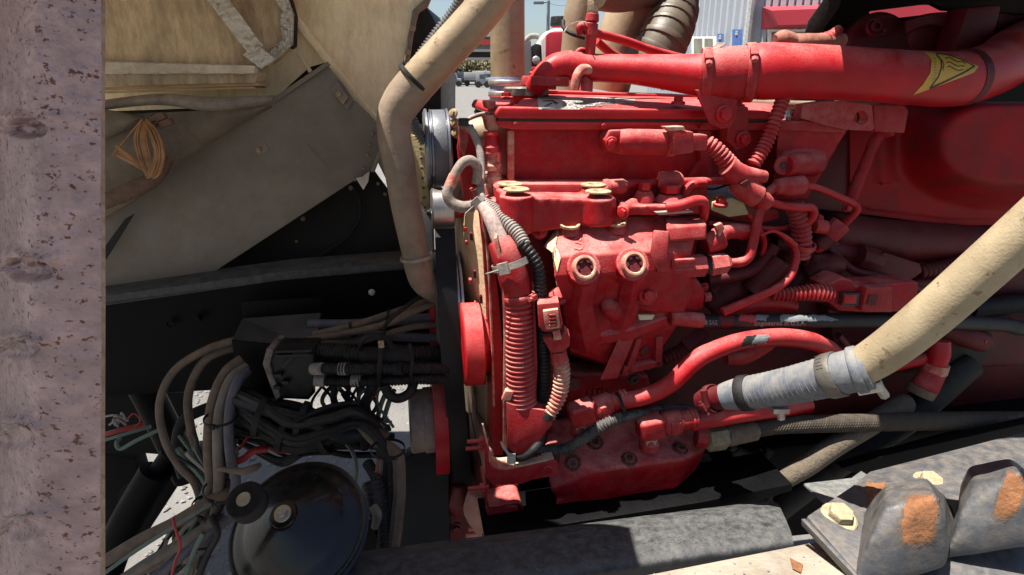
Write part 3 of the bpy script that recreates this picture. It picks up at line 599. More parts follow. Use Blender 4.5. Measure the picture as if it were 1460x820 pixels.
ruled('flap_edge', [(110, 148, 1.10), (220, 134, 1.09), (300, 138, 1.1), (392, 136, 1.15)], [(110, 162, 1.10), (220, 150, 1.09), (300, 158, 1.1), (390, 149, 1.155)], mat('grey_brown_rubber', (.15, .125, .10), .8, dust=.3, scale=12, bump=.4), par=t)
ruled('flap_fold', [(110, 152, 1.085), (170, 160, 1.08), (215, 172, 1.08)], [(110, 215, 1.085), (170, 190, 1.08), (222, 160, 1.08)], FLAP, par=t)
hose('brown_hose', 'brown crusty hose under the copper wire coil', 'hose', [(110, 302, 1.07), (150, 287, 1.07), (195, 268, 1.07), (222, 252, 1.08), (240, 225, 1.1)], [10, 11, 12, 10, 8], mat('rusty_brown', (.12, .065, .04), .9, dust=.3, dcol=(.2, .13, .09), scale=30, bump=.8), wob=.003)
t = thing('wire_coil', 'tied coil of thin orange-brown wires under the rubber flap', 'wire coil')
for i in range(30):
    s = rnd.uniform(-1.1, 1.1); q = rnd.uniform(-1, 1)
    pts = [(206 + s * 4, 172 + q * 2, 1.055), (219 + s * 7, 192 + q * 5, 1.045 + q * .006), (227 + s * 7, 222 + q * 5, 1.045), (216 + s * 8, 250 + q * 4, 1.05), (204 + s * 3, 238 + s * 6, 1.05), (186 + s * 6, 226 + s * 9, 1.05), (166, 214 + s * 8, 1.06)]
    if i % 3 == 0: pts = [(206 + s * 4, 172, 1.055), (200 + s * 8, 196, 1.045), (206 + s * 8, 225, 1.045), (214 + s * 5, 250, 1.05)]
    hose('wire', None, None, pts, 1.25, COPPER, parent=t, seg=6, n=6)
hose('wire', None, None, [(203, 170, 1.05), (160, 222, 1.06)], 1.3, COPPER, parent=t, seg=6)
mb = MB()
for (x, y) in ((226, 168), (236, 176), (218, 178)): box(mb, P(x, y, 1.06), X * .012 + Z * .004, Yv * .006, Z * .005 - X * .002)
mb.out('wire_plug', mat('rusty_brown', (0, 0, 0)), t, bevel=.001)
# ============================================================ LEFT FOREGROUND POST
t = thing('rusty_post', 'mauve-grey rust-spotted metal post filling the left edge', 'post')
nu, nv = 120, 420; vs = []
# dents: photo y, x centre, size, seed
DENTS = [(182, 40, 34, 16), (383, 42, 38, 20), (495, 28, 34, 18), (620, 16, 36, 22), (748, 34, 36, 22)]
for j in range(nv + 1):
    for i in range(nu + 1):
        px = -60 + (150 + 60) * i / nu; py = -90 + 1010 * j / nv
        d = 0.0; back_ = ((62 - px) / 122) ** 2.2 * .24 if px < 62 else 0; p = P(px, py, .345 + back_)
        d += -.0035 * math.exp(-((px - 100) / 45) ** 2)
        d += .0009 * noise.noise(Vector((px, py, 0)) * .05) + .0005 * noise.noise(Vector((px, py, 3)) * .22)
        for (dy, dx, sx, sy) in DENTS:
            u = (px - dx) / sx; v = (py - dy) / sy; r2 = u * u + v * v
            rr_ = math.sqrt(r2) + .12 * noise.noise(Vector((px, py, dy)) * .06); q_ = min(1, max(0, (1.0 - rr_) / .22)); d += (.013 if dy < 400 else .005) * q_ * q_ * (3 - 2 * q_) * (.5 + .5 * math.exp(-r2))
            if px < dx: d -= .007 * abs(noise.noise(Vector((px * .09, py * .2, dy * .3)))) * math.exp(-(v + .2) ** 2 * 3)
            lip = math.exp(-((v + .85 + .25 * math.sin(px * .08)) * 2.6) ** 2 - (u * .75) ** 2)
            d -= .0050 * lip * (1 + .9 * noise.noise(Vector((px, py, dy)) * .12))
            crack = math.exp(-((v + .15 + .5 * u) * 4.0) ** 2) * (px < dx + sx * .6)
            d -= .0022 * crack * abs(noise.noise(Vector((px * .11, py * .16, dy))) ) * 3
        vs.append(p + Yv * d)
k = nu + 1; mb = MB().add(vs, [(j * k + i, j * k + i + 1, (j + 1) * k + i + 1, (j + 1) * k + i) for j in range(nv) for i in range(nu)])
mb.out('post_face', MAUVE, t, ang=75)
mb = MB(); slab(mb, [(144, -90, .343), (146, 120, .343), (144, 260, .343), (145.5, 480, .343), (143.5, 700, .343), (144, 920, .343), (150.8, 920, .343), (150.2, 640, .343), (151, 420, .343), (150.2, 200, .343), (151, -90, .343)], .012, vec=Vector((-.9, 1, 0))); mb.out('post_edge', mat('rusty_tan_edge', (.30, .20, .14), .8, dust=.5, dcol=(.2, .09, .05), scale=60, bump=.6), t, bevel=.0008)
mb = MB(); slab(mb, [(-130, -90, .41), (120, -90, .41), (120, 920, .41), (-130, 920, .41)], .004); mb.out('post_back', MAUVE, t)
FLK = mat('flaking_weld', (.36, .29, .23), .8, dust=.5, dcol=(.2, .1, .06), scale=80, bump=1.0, bscale=300)
for (dy, dx, sx, sy) in DENTS[2:]:
    mb = MB(); tube(mb, [(dx - 60, dy + 30, .35), (dx - 22, dy + 2, .3445), (dx - 5, dy - 10, .3425), (dx + 12, dy - 14, .3425), (dx + 30, dy - 5, .344)], [5, 3.5, 3, 2.4, 1], n=10, seg=8)
    mb.v = [v + noise.noise_vector(v * 420) * .0014 for v in mb.v]; mb.out('weld_flake', FLK, t)
# ============================================================ LOWER LEFT BAY
t = thing('front_frame_rail', 'black frame rail with a worn top edge below the dark liner', 'frame rail')
mb = MB(); slab(mb, [(60, 428, 1.13), (150, 421, 1.13), (400, 386, 1.15), (582, 372, 1.17), (640, 374, 1.17), (640, 548, 1.17), (480, 546, 1.16), (150, 565, 1.13), (60, 560, 1.13)], .008); mb.out('web', BLACK, t)
mb = MB(); slab(mb, [(60, 430, 1.11), (150, 422, 1.11), (400, 388, 1.13), (582, 373.5, 1.15), (640, 373, 1.15), (640, 382, 1.15), (582, 384, 1.15), (400, 400, 1.13), (150, 436, 1.11), (60, 446, 1.11)], .06, vec=Vector((0, 1, .15))); mb.out('top_flange', RAILM, t, bevel=.002)
for (x, y, r, m) in ((400, 438, .0075, BRASS), (283, 453, .006, BLACK), (530, 417, .0045, STEEL), (560, 470, .004, BLACK)): hexbolt(P(x, y, 1.13), Vector((0, -1, .1)), r, m, t)
for (x, y) in ((243, 462), (500, 470)):
    mb = MB(); lathe(mb, P(x, y, 1.128), Vector((0, -1, 0)), [(0, .009), (.002, .009), (.002, .0065), (-.004, .006)], 18); mb.out('bolt_hole_rim', BLACK, t)
t = thing('harness_bracket', 'black folded bracket bolted to the frame rail above the connector box', 'bracket')
mb = MB(); slab(mb, [(344, 430), (455, 424), (459, 430), (456, 448), (346, 456)], .004, Y=1.11); mb.out('bolted_flange', BLACK, t, bevel=.001)
mb = MB(); a = [P(346, 454, 1.11), P(457, 446, 1.11), P(449, 498, 1.02), P(330, 486, 1.02)]; mb.add(a + [v + Vector((0, .003, -.003)) for v in a], [(0, 1, 2, 3), (4, 5, 6, 7), (0, 1, 5, 4), (1, 2, 6, 5), (2, 3, 7, 6), (3, 0, 4, 7)]); mb.out('sloping_plate', mat('worn_black_plate', (.045, .045, .047), .5, dust=.3, dcol=(.1, .09, .08), scale=10), t)
mb = MB(); slab(mb, [(330, 485), (449, 497), (449, 560), (440, 570), (352, 566), (336, 530)], .004, Y=1.02); mb.out('lower_plate', BLACK, t, bevel=.001)
t = thing('connector_box', 'black ribbed plastic connector box on the folded bracket', 'connector box')
mb = MB(); slab(mb, [(383, 498), (446, 497), (449, 548), (440, 566), (392, 571), (375, 520)], .05, Y=.95); mb.out('box_body', PLAS, t, bevel=.004)
mb = MB(); slab(mb, [(380, 497), (390, 499), (384, 520), (399, 566), (393, 572), (374, 519)], .06, Y=.945); mb.out('side_rim', mat('grey_black_plastic', (.06, .055, .05), .6, dust=.3), t, bevel=.002)
for y in (500, 506): 
    mb = MB(); slab(mb, [(392, y), (444, y - 1), (444, y + 2.5), (392, y + 3.5)], .012, Y=.94); mb.out('rib', PLAS, t, bevel=.001)
mb = MB(); slab(mb, [(400, 522), (418, 503), (440, 503), (440, 507), (422, 508), (405, 526)], .012, Y=.942); mb.out('rib', PLAS, t, bevel=.001)
for (x, y) in ((398, 534), (408, 544), (396, 551)): mb = MB(); box(mb, P(x, y, .945), X * .006, Yv * .006, Z * .003); mb.out('latch', PLAS, t, bevel=.001)
# hoses over the rail
HB = 'hoses and lines crossing above the corrugated looms'
hose('rubber_hose', 'upper brown hose rising to the right along the frame rail', 'hose', [(448, 478, 1.05), (500, 466, 1.04), (545, 452, 1.04), (590, 436, 1.06), (640, 418, 1.1)], [6, 6, 6, 5, 4], BRHOSE, group=HB)
hose('rubber_hose', 'blue-grey thick hose behind the brown ones beside the rail', 'hose', [(440, 462, 1.08), (500, 462, 1.08), (560, 458, 1.08), (600, 454, 1.08), (640, 452, 1.08)], 7, BLHOSE, group=HB)
hose('rubber_hose', 'lower blue-grey hose running level above the looms', 'hose', [(440, 480, 1.08), (510, 476, 1.07), (570, 480, 1.07), (640, 483, 1.07)], 6.5, BLHOSE, group=HB)
hose('rubber_hose', 'brown hose crossing under the tie to the red plate', 'hose', [(440, 484, 1.02), (500, 474, 1.02), (550, 462, 1.01), (585, 446, 1.02), (630, 428, 1.06)], 5, BRHOSE, group=HB)
hose('rubber_hose', 'thin brown hose just above the top loom', 'hose', [(450, 490, 1.04), (510, 487, 1.03), (545, 478, 1.02), (590, 466, 1.04), (640, 462, 1.08)], 4.5, BRHOSE, group=HB)
hose('rubber_hose', 'thin black cord looped over the brown hoses', 'hose', [(548, 500, .99), (546, 480, .985), (552, 460, .985), (575, 440, 1.0), (600, 422, 1.03)], 3.2, RUBB, group=HB)
for (x, y) in ((503, 470), (557, 452)): ziptie(P(x, y, 1.04), P(x + 10, y - 2, 1.04) - P(x, y, 1.04), .013, RUBB, label='black zip tie round the brown hoses, ' + ('left one' if x < 530 else 'right one'), cat='zip tie')
LG = 'corrugated looms in front of the frame rail'
t = thing('corrugated_loom', 'thick top corrugated loom behind the black taped joint', 'cable loom', LG)
mb = MB(); tube(mb, [(452, 500, .98), (490, 503, .97), (530, 508, .97), (600, 505, 1.0), (650, 505, 1.05)], [11, 12, 12.5, 12, 12], (5, .07)); mb.out('conduit', PLAS, t)
mb = MB(); tube(mb, [(518, 508, .968), (540, 509, .966), (562, 507, .968), (588, 508, .97)], [13.5, 15, 17, 14], wob=.003); mb.out('tape_wrap', RUBB, t)
t = thing('corrugated_loom', 'middle corrugated loom leaving the connector box', 'cable loom', LG)
mb = MB(); tube(mb, [(448, 525, .95), (490, 526, .94), (540, 526, .935), (600, 525, .96), (650, 527, 1.0)], 8, (4.5, .09)); mb.out('conduit', PLAS, t)
for x in (453, 490, 520, 569): mb = MB(); tube(mb, [(x - 6, 526, .943 if x > 460 else .95), (x + 6, 526, .94)], 9); mb.out('tape_wrap', GREYC if x in (453, 490) else RUBB, t)
t = thing('corrugated_loom', 'lowest corrugated loom, sagging under the middle one', 'cable loom', LG)
mb = MB(); tube(mb, [(448, 541, .96), (490, 544, .955), (540, 543, .95), (600, 540, .96), (650, 540, 1.0)], 8, (4.5, .09)); mb.out('conduit', PLAS, t)
for x in (456, 508): mb = MB(); tube(mb, [(x - 7, 542, .953), (x + 7, 543, .953)], 9); mb.out('tape_wrap', GREYC, t)
hose('tie_strap', 'black strap with a brass sleeve hanging over the looms', 'strap', [(541, 478, .945), (543, 500, .925), (541, 530, .92), (540, 548, .935)], 3.4, RUBB)
mb = MB(); cyl(mb, P(543, 486, .93), P(544, 496, .926), .0048, seg=12); mb.out('brass_sleeve', BRASS, label='small brass sleeve on the black strap over the looms', cat='sleeve', bevel=.0005)
hose('tie_strap', 'thin black strap round the looms left of the brown pulley', 'strap', [(584, 490, .95), (588, 515, .935), (586, 535, .93), (592, 552, .95)], 2.6, RUBB)
hose('cable', 'black looped cable above the looms', 'cable', [(512, 500, .97), (518, 484, .96), (535, 478, .955), (552, 484, .955), (560, 500, .96)], 4, RUBB)
# vertical hoses at left
VG = 'hoses bending down at the left of the bay'
for lab, pts, r, m in (
    ('outermost brown hose arching left then down', [(340, 484, 1.04), (300, 496, 1.03), (258, 520, 1.02), (236, 548, 1.0), (227, 585, .98), (236, 630, .96), (256, 665, .95), (278, 690, .94), (290, 730, .93)], 5.5, BRHOSE),
    ('second brown hose arching inside the outermost one', [(340, 494, 1.05), (300, 508, 1.04), (278, 535, 1.03), (268, 570, 1.01), (272, 610, .99), (282, 650, .97), (285, 700, .95), (280, 760, .94)], 6, BRHOSE),
    ('brown hose straight down left of the blue-grey one', [(345, 512, 1.0), (322, 530, .98), (305, 565, .96), (298, 605, .94), (297, 650, .93), (300, 690, .92), (292, 740, .92), (262, 790, .92), (215, 830, .92)], 7, BRHOSE),
    ('grey-brown hose touching the blue-grey one', [(350, 522, 1.0), (330, 540, .97), (316, 575, .95), (311, 610, .93), (311, 650, .925), (312, 690, .915), (305, 740, .91), (280, 785, .9), (240, 830, .9)], 7.5, mat('grey_brown_hose', (.14, .115, .09), .75, dust=.4, dcol=(.22, .18, .14), scale=20, bump=.3)),
    ('blue-grey smooth hose, rightmost of the upright hoses', [(352, 530, .99), (338, 545, .96), (328, 580, .94), (326, 620, .925), (330, 660, .915), (336, 690, .91), (322, 735, .9), (290, 780, .9), (245, 840, .9)], 7, BLHOSE),
    ('black soft hose bowing between the brown hoses', [(300, 580, 1.06), (262, 600, 1.04), (252, 640, 1.02), (262, 680, 1.0)], 8, RUBB)):
    hose('coolant_hose', lab, 'hose', pts, r, m, group=VG)
for (x, y, lab) in ((314, 596, 'upper zip tie round the three upright hoses'), (316, 700, 'zip tie at the pinch of the upright hoses'), (300, 722, 'zip tie below the pinch of the upright hoses'), (288, 765, 'lowest zip tie on the hose bundle')):
    ziptie(P(x, y, .93 if y < 650 else .905), Vector((0.05 if y < 650 else .3, 0, 1)), .026 if y < 650 else .03, RUBB, label=lab, cat='zip tie')
BG = 'loose lines at the lower left'
for lab, pts, r, m in (
    ('brown stiff hose at bottom left corner', [(150, 800, .86), (200, 770, .87), (250, 745, .88), (300, 715, .9), (330, 700, .92)], 9, BRHOSE),
    ('blue-grey hose slanting down left at the bottom', [(215, 830, .84), (260, 790, .86), (300, 758, .88), (330, 735, .9)], 8, BLHOSE),
    ('wide brown hose above the bottom edge', [(170, 830, .82), (215, 800, .84), (270, 768, .87), (310, 740, .89)], 8, mat('grey_brown_hose', (0, 0, 0))),
    ('thin green-grey tube crossing the bright gap', [(140, 824, .80), (190, 788, .82), (240, 756, .84), (285, 728, .86), (310, 712, .88)], 2.8, GREENW),
    ('thin red wire curling down the hose bundle', [(246, 738, .83), (252, 760, .82), (257, 780, .82), (250, 800, .82), (244, 825, .82)], 2, REDW),
    ('black corrugated line among the hoses', [(300, 735, .87), (310, 760, .86), (296, 790, .86), (280, 830, .86)], 5, PLAS),
    ('green tube left of the black corrugated line', [(290, 760, .86), (275, 790, .85), (262, 830, .85)], 3.5, GREENW),
    ('short tan sleeve beside the black pulley knob', [(310, 668, .90), (345, 672, .88), (360, 668, .88), (372, 662, .89)], [3, 5, 5, 3], BRHOSE),
    ('red pipe in the dark at far left', [(140, 622, 1.1), (170, 614, 1.1), (205, 606, 1.12)], 3.5, REDW),
    ('green-grey pipe under the red one at far left', [(140, 630, 1.08), (175, 620, 1.08), (215, 608, 1.1)], 2.5, GREENW),
    ('hooked grey-green line at far left', [(225, 614, 1.06), (195, 628, 1.05), (172, 640, 1.05), (166, 632, 1.05), (172, 625, 1.06)], 2.8, GREENW),
    ('red cable under the black bundle', [(320, 664, .96), (345, 655, .95), (362, 643, .95), (382, 640, .96)], 5, REDW),
    ('thin red wires left of the thick red cable', [(330, 650, .98), (345, 636, .97), (352, 625, .97), (362, 620, .98)], 2, REDW),
    ('thin red wire loop in the far-left dark', [(178, 603, 1.1), (190, 590, 1.1), (200, 600, 1.1), (190, 612, 1.1)], 1, REDW)):
    hose('loose_line', lab, 'hose', pts, r, m, group=BG)
t = thing('wire_splice', 'white and grey wire ends in the dark at far left', 'wires')
for i in range(8):
    x = 158 + rnd.uniform(0, 18); y = 600 + rnd.uniform(-6, 10)
    hose('wire', None, None, [(x, y, 1.08), (x + rnd.uniform(-8, 8), y - 6, 1.07), (x + rnd.uniform(-14, 14), y + rnd.uniform(-8, 8), 1.08)], 1.6, GREYC, parent=t, seg=6)
# black bundle of taped wires drooping to the right
t = thing('wire_bundle', 'drooping black taped wire bundle behind the black pulley', 'wire bundle')
for i in range(15):
    o = rnd.uniform(-26, 26); z = rnd.uniform(-.025, .02)
    pts = [(335, 572 + o * .6, .97 + z), (372, 596 + o, .94 + z), (420, 622 + o * .9, .92 + z), (470, 612 + o * .8, .92 + z), (505, 600 + o * .7, .93 + z), (535, 610 + o * .3, .95 + z)]
    if i % 3 == 0: pts = pts[:1] + [(380, 585 + o * .6, .95 + z), (430, 600 + o * .8, .94 + z), (480, 622 + o * .6, .93 + z), (520, 620 + o * .3, .94 + z)]
    hose('wire', None, None, pts, rnd.uniform(5, 9.5), RUBB if i % 4 else PLAS, parent=t, seg=8, wob=.004)
for (x, y) in ((372, 594), (405, 615), (430, 600), (462, 620)):
    mb = MB(); p = P(x, y, .93); lathe(mb, p, Vector((1, 0, .25 if x > 430 else -.35)), [(-.005, .034), (-.005, .037), (.005, .037), (.005, .034)], 20); 
    c = p; mb.v = [Vector((v.x, c.y + (v.y - c.y) * .8, v.z)) for v in mb.v]; mb.out('tie_band', RUBB, t)
t = thing('wire_tangle', 'tangle of thin dusty wires between the upright hoses and the taped loom', 'wires')
for i in range(46):
    x0 = rnd.uniform(318, 350); y0 = rnd.uniform(575, 615); x1 = rnd.uniform(520, 565); y1 = rnd.uniform(600, 650); sg = rnd.uniform(10, 60); z = rnd.uniform(.98, 1.06)
    hose('wire', None, None, [(x0, y0, z), ((x0 * 2 + x1) / 3 + rnd.uniform(-20, 20), y0 + sg * .8, z - .02), ((x0 + x1 * 2) / 3 + rnd.uniform(-20, 20), y1 + sg * .3 - 15, z - .03), (x1, y1, z)], rnd.choice((2.2, 3, 4, 5.5)), (RUBB, PLAS, RUBB, PLAS, BRHOSE, PLAS, REDW)[i % 7] if i % 7 != 6 or i < 14 else RUBB, parent=t, seg=6, wob=.006)
for i in range(16):
    x0 = rnd.uniform(455, 560)
    hose('wire', None, None, [(x0, 548, rnd.uniform(.95, 1.0)), (x0 + rnd.uniform(-25, 25), 575, .97), (x0 + rnd.uniform(-20, 30), 610, .95)], rnd.choice((1.5, 2.2, 3.2)), (RUBB, GREENW, BRHOSE, PLAS)[i % 4], parent=t, seg=6, wob=.004)
t = thing('wire_tangle', 'tangle of dusty wires at the pinch left of the black pulley', 'wires')
for i in range(34):
    x0 = rnd.uniform(250, 340); 
    hose('wire', None, None, [(x0, 640 + rnd.uniform(-20, 20), rnd.uniform(.93, .98)), (rnd.uniform(285, 330), 700, .93), (rnd.uniform(240, 320), 760, .91), (rnd.uniform(180, 300), 830, .88)], rnd.choice((1.6, 2.4, 3.4, 4.4)), (RUBB, BRHOSE, PLAS, GREYC, GREENW)[i % 5], parent=t, seg=6, wob=.006)
# vertical taped loom right of the pulley
t = thing('taped_loom', 'dusty black taped loom hanging down right of the black pulley', 'cable loom')
for i in range(9):
    o = rnd.uniform(-15, 15); z = rnd.uniform(-.02, .02)
    hose('wire', None, None, [(500 + o * .4, 596, .94 + z), (530 + o * .6, 615 + o, .91 + z), (552 + o, 650, .88 + z), (556 + o, 690, .86 + z), (553 + o, 730, .84 + z), (548 + o * .8, 800, .8 + z)], rnd.uniform(5.5, 10), (RUBB, PLAS, RUBB, RUBB)[i % 4] if i != 6 else BRHOSE, parent=t, seg=8, wob=.003)
hose('corrugated_branch', None, None, [(524, 660, .88), (540, 690, .84), (545, 730, .82), (546, 800, .78)], 7.5, PLAS, corr=(5, .1), parent=t)
hose('corrugated_branch', None, None, [(572, 640, .9), (570, 690, .87), (565, 740, .84), (560, 800, .8)], 6, PLAS, corr=(5, .1), parent=t)
for (x, y, r) in ((553, 640, .027), (555, 684, .024), (556, 712, .022)): ziptie(P(x, y, .865), Vector((.05, 0, 1)), r, RUBB, parent=t, lug=Vector((.3, -1, 0)))
t = thing('coloured_wires', 'bared red and grey wires between two black sleeves', 'wires')
for i in range(7): hose('wire', None, None, [(538 + i * 1.6, 652, .855), (536 + i * 1.8, 670, .852), (532 + i * 2, 696, .85)], 1.2, (REDW, COPPER, BLHOSE, GREYC, REDW, GREENW, RUBB)[i], parent=t, seg=6)
mb = MB(); tube(mb, [(530, 690, .84), (534, 712, .82), (535, 740, .80)], [15, 14, 10], (7, .04), seg=20); mb.out('ribbed_boot', PLAS, label='ribbed black boot on the loom, right of the pulley', cat='boot')
hose('cut_hose_ring', 'open end of a tan sleeve showing wires beside the pulley rim', 'sleeve', [(532, 722, .80), (538, 735, .79), (534, 752, .79)], [6, 7, 5], mat('grey_brown_hose', (0, 0, 0)))
WG = 'cables hanging through the bright gap'
for lab, pts, r, m in (
    ('dark cable hanging at the left of the bright gap', [(478, 548, .96), (476, 570, .96), (488, 590, .96), (508, 600, .95)], 5, RUBB),
    ('thick black cable slanting down in the gap', [(534, 548, .95), (522, 570, .96), (516, 600, .96), (520, 640, .96)], 6, RUBB),
    ('red strip crossing the bright gap', [(548, 546, .97), (532, 562, .97), (518, 578, .97)], 3.5, REDW),
    ('green-grey tube, left of the pair in the gap', [(556, 552, .98), (545, 572, .98), (538, 600, .99), (534, 640, 1.0)], 3.6, GREENW),
    ('green-grey tube, right of the pair in the gap', [(562, 556, .98), (553, 578, .98), (547, 604, .99), (544, 650, 1.0)], 3.6, GREENW),
    ('black cable sagging under the looms in the gap', [(548, 548, .94), (554, 562, .94), (568, 568, .94), (584, 560, .95), (590, 545, .96)], 7, RUBB),
    ('tan curved tube above the pulley rim', [(494, 632, .95), (504, 648, .94), (508, 668, .94), (505, 690, .95)], 3, GREENW),
    ('brown hose crossing behind the bright gap', [(490, 560, 1.0), (508, 585, .98), (530, 600, .97), (552, 622, .95)], 5, BRHOSE),
    ('thick black cable from rail to bundle', [(420, 600, .9), (470, 580, .93), (510, 574, .94)], 4, RUBB)):
    hose('hanging_cable', lab, 'cable', pts, r, m, group=WG)
# dark suspension parts at far left
t = thing('shock_absorber', 'dark shock absorber with a bright rod behind the left post', 'shock absorber')
mb = MB(); tube(mb, [(170, 490, 1.2), (215, 570, 1.2), (270, 680, 1.2)], 21, sharp=True); mb.out('cylinder_body', BLACK, t)
mb = MB(); tube(mb, [(140, 438, 1.2), (172, 492, 1.2)], 7, sharp=True); mb.out('rod', STEEL, t)
mb = MB(); tube(mb, [(166, 484, 1.2), (175, 500, 1.2)], 23, sharp=True); mb.out('collar', BLACK, t)
mb = MB(); slab(mb, [(168, 522), (175, 520), (188, 542), (180, 543)], .003, Y=1.165); mb.out('tan_label', mat('cream_label', (.5, .42, .28), .7), t)
t = thing('steering_damper', 'black cylinder slanting down in the lower left corner', 'cylinder')
mb = MB(); tube(mb, [(240, 645, 1.15), (222, 672, 1.15)], 10, sharp=True); mb.out('rod', BLACK, t)
mb = MB(); tube(mb, [(222, 672, 1.15), (175, 755, 1.12), (150, 820, 1.1)], 22); mb.out('cylinder_body', BLACK, t)
mb = MB(); slab(mb, [(100, 560), (262, 560), (262, 625), (230, 648), (182, 644), (100, 650)], .02, Y=1.35); mb.out('crossmember', BLACK, label='black crossmember low behind the upright hoses', cat='crossmember')
mb = MB(); slab(mb, [(205, 676), (250, 680), (256, 688), (196, 780), (150, 840), (170, 700)], .02, Y=1.3); mb.out('spring_hanger', BLACK, label='dark sloping plate beside the bright gap at lower left', cat='plate', bevel=.003)
mb = MB(); slab(mb, [(90, 640), (192, 655), (205, 700), (150, 840), (90, 840)], .05, Y=1.4); mb.out('spring_bracket', BLACK, label='black bracket behind the lower left cylinder', cat='bracket', bevel=.004)
# black pulley
t = thing('black_pulley', 'glossy black cone-shaped belt pulley at the bottom', 'pulley')
c = P(424, 752, .71); u = mpp(c); ax = Vector((-.10, -.50, .84)).normalized()
mb = MB(); lathe(mb, c, ax, [(-42 * u, 80 * u), (-26 * u, 88 * u), (-25 * u, 96 * u), (-18 * u, 98 * u), (-14 * u, 90 * u), (-10 * u, 90 * u), (-6 * u, 98 * u), (0, 99 * u), (1 * u, 96 * u), (0, 93 * u), (3 * u, 89 * u), (9 * u, 80 * u), (12 * u, 73 * u), (15 * u, 70 * u), (26 * u, 54 * u), (40 * u, 34 * u), (48 * u, 22 * u), (50 * u, 18 * u), (50 * u, 0)], 72); mb.out('pulley_body', GLOSS, t, ang=30)
mb = MB(); h = c + ax * 50 * u; lathe(mb, h, ax, [(0, 19 * u), (3 * u, 18 * u), (4 * u, 13 * u)], 28); mb.out('hub', GLOSS, t)
mb = MB(); lathe(mb, h + ax * 4 * u, ax, [(0, 12 * u), (2 * u, 11.5 * u), (2 * u, 5 * u)], 24); mb.out('washer', STEEL, t)
hexbolt(h + ax * 6 * u, ax, 8 * u, STEEL, t, flange=False, name='nut', h=6 * u)
mb = MB(); cyl(mb, h + ax * 11 * u, h + ax * 16 * u, 4.2 * u, seg=14); mb.out('stud', STEEL, t)
t = thing('tensioner', 'small black round tensioner wheel with a grey centre on the pulley rim', 'tensioner')
c2 = P(352, 716, .64); u = mpp(c2)
mb = MB(); lathe(mb, c2, ax, [(-16 * u, 24 * u), (-12 * u, 27 * u), (6 * u, 28 * u), (10 * u, 26 * u), (12 * u, 22 * u), (11 * u, 12 * u)], 40); mb.out('knob_body', RUBB, t)
mb = MB(); lathe(mb, c2 + ax * 10 * u, ax, [(0, 11 * u), (2.5 * u, 10 * u), (3 * u, 0)], 20); mb.out('centre_cap', STEEL, t)
mb = MB(); slab(mb, [(505, 735), (522, 700), (545, 805), (400, 830)], .02, Y=.82); mb.out('pulley_guard', BLACK, label='black backing plate behind the glossy pulley rim', cat='plate')
mb = MB(); slab(mb, [(575, 655), (610, 640), (640, 660), (640, 790), (560, 800)], .04, Y=1.0); mb.out('skid_plate', mat('worn_dark_plate', (.008, .009, .011), .55, spec=.15, dust=.3, dcol=(.015, .017, .02), scale=5), label='dark worn plate between loom and red engine bracket', cat='plate', bevel=.003)
# ============================================================ BELT DRIVE
def wheelE(name, label, cat, px, py, D, rpx, w0, w1, m, prof=None, group=None, parent=None):
    """disc or pulley whose axle runs along the engine; w0..w1 photo px of its rim width"""
    c = PE(px, py, D); u = mpp(c); mb = MB(); lathe(mb, c, E, prof and [(a * u, b * u) for a, b in prof] or [(w0 * u, rpx * .6 * u), (w0 * u, rpx * u), (w1 * u, rpx * u), (w1 * u, rpx * .6 * u)], 64)
    return mb.out(name, m, parent, label, cat, group, bevel=0.0008 if not prof else 0)
BELTR = mat('black_belt_rubber', (0.006, 0.006, 0.007), .4, spec=.25, bump=.1, scale=30)
t = thing('upper_pulley', 'large dark upper belt pulley beside the rubber elbow', 'pulley')
wheelE('pulley_rim', None, None, 622, 212, 1.16, 55, 0, 0, BELTM, [(-17, 20), (-17, 50), (-15, 55), (-12, 55), (-11, 50), (-9, 50), (-8, 54), (-6, 54), (-6, 50), (14, 50), (14, 55), (17, 55), (17, 48), (20, 44), (20, 10)], parent=t)
wheelE('belt', None, None, 622, 212, 1.16, 53.5, -5, 13, mat('grey_belt_back', (.11, .115, .13), .45, .1, bump=.15, scale=30), parent=t)
for y in (180, 200, 220, 240): hexbolt(PE(643, y, 1.14), E, .005, STEEL, t, flange=False)
cc = PE(652, 212, 1.17); mb = MB(); cyl(mb, cc - E * .02, cc + E * .03, .045); mb.out('hub_shaft', BLACK, t)
t = thing('idler_pulley', 'bare steel idler pulley between the upper and lower pulleys', 'pulley')
SHINY = mat('bare_bright_steel', (.38, .35, .33), .3, .85, var=.2, scale=14, bump=.05, stretch=(6, 1, 1))
wheelE('pulley_rim', None, None, 633, 297, 1.1, 29, -16, 12, SHINY, [(-18, 8), (-18, 26), (-16, 29), (12, 29), (14, 26), (14, 8)], parent=t)
hexbolt(PE(613, 303, 1.09), -E, .005, RUBB, t)
cc = PE(652, 297, 1.1); mb = MB(); cyl(mb, cc - E * .02, cc + E * .05, .018); mb.out('axle', RED, t)
# wrapped belt
t = thing('drive_belt', 'black ribbed drive belt running down edge-on beside the gear case', 'belt')
def beltrun(pts, w, m, name):
    mb = MB(); A = [PE(x, y, d) for x, y, d in pts]; A, _ = crom(A, [0] * len(A), 8); vs = []
    for i, p in enumerate(A):
        tt = (A[min(i + 1, len(A) - 1)] - A[max(i - 1, 0)]).normalized(); nn = tt.cross(E).normalized()
        vs += [p - E * w, p + E * w, p + E * w + nn * .006, p - E * w + nn * .006]
    fs = []
    for i in range(len(A) - 1):
        for k_ in range(4): fs.append((i * 4 + k_, i * 4 + (k_ + 1) % 4, i * 4 + 4 + (k_ + 1) % 4, i * 4 + 4 + k_))
    mb.add(vs, fs); return mb.out(name, m, t, ang=50)
beltrun([(634, 328, 1.08), (637, 400, 1.02), (641, 480, 1.0), (648, 560, .99), (655, 640, 1.0), (662, 700, 1.03)], .018, BELTR, 'belt_run')
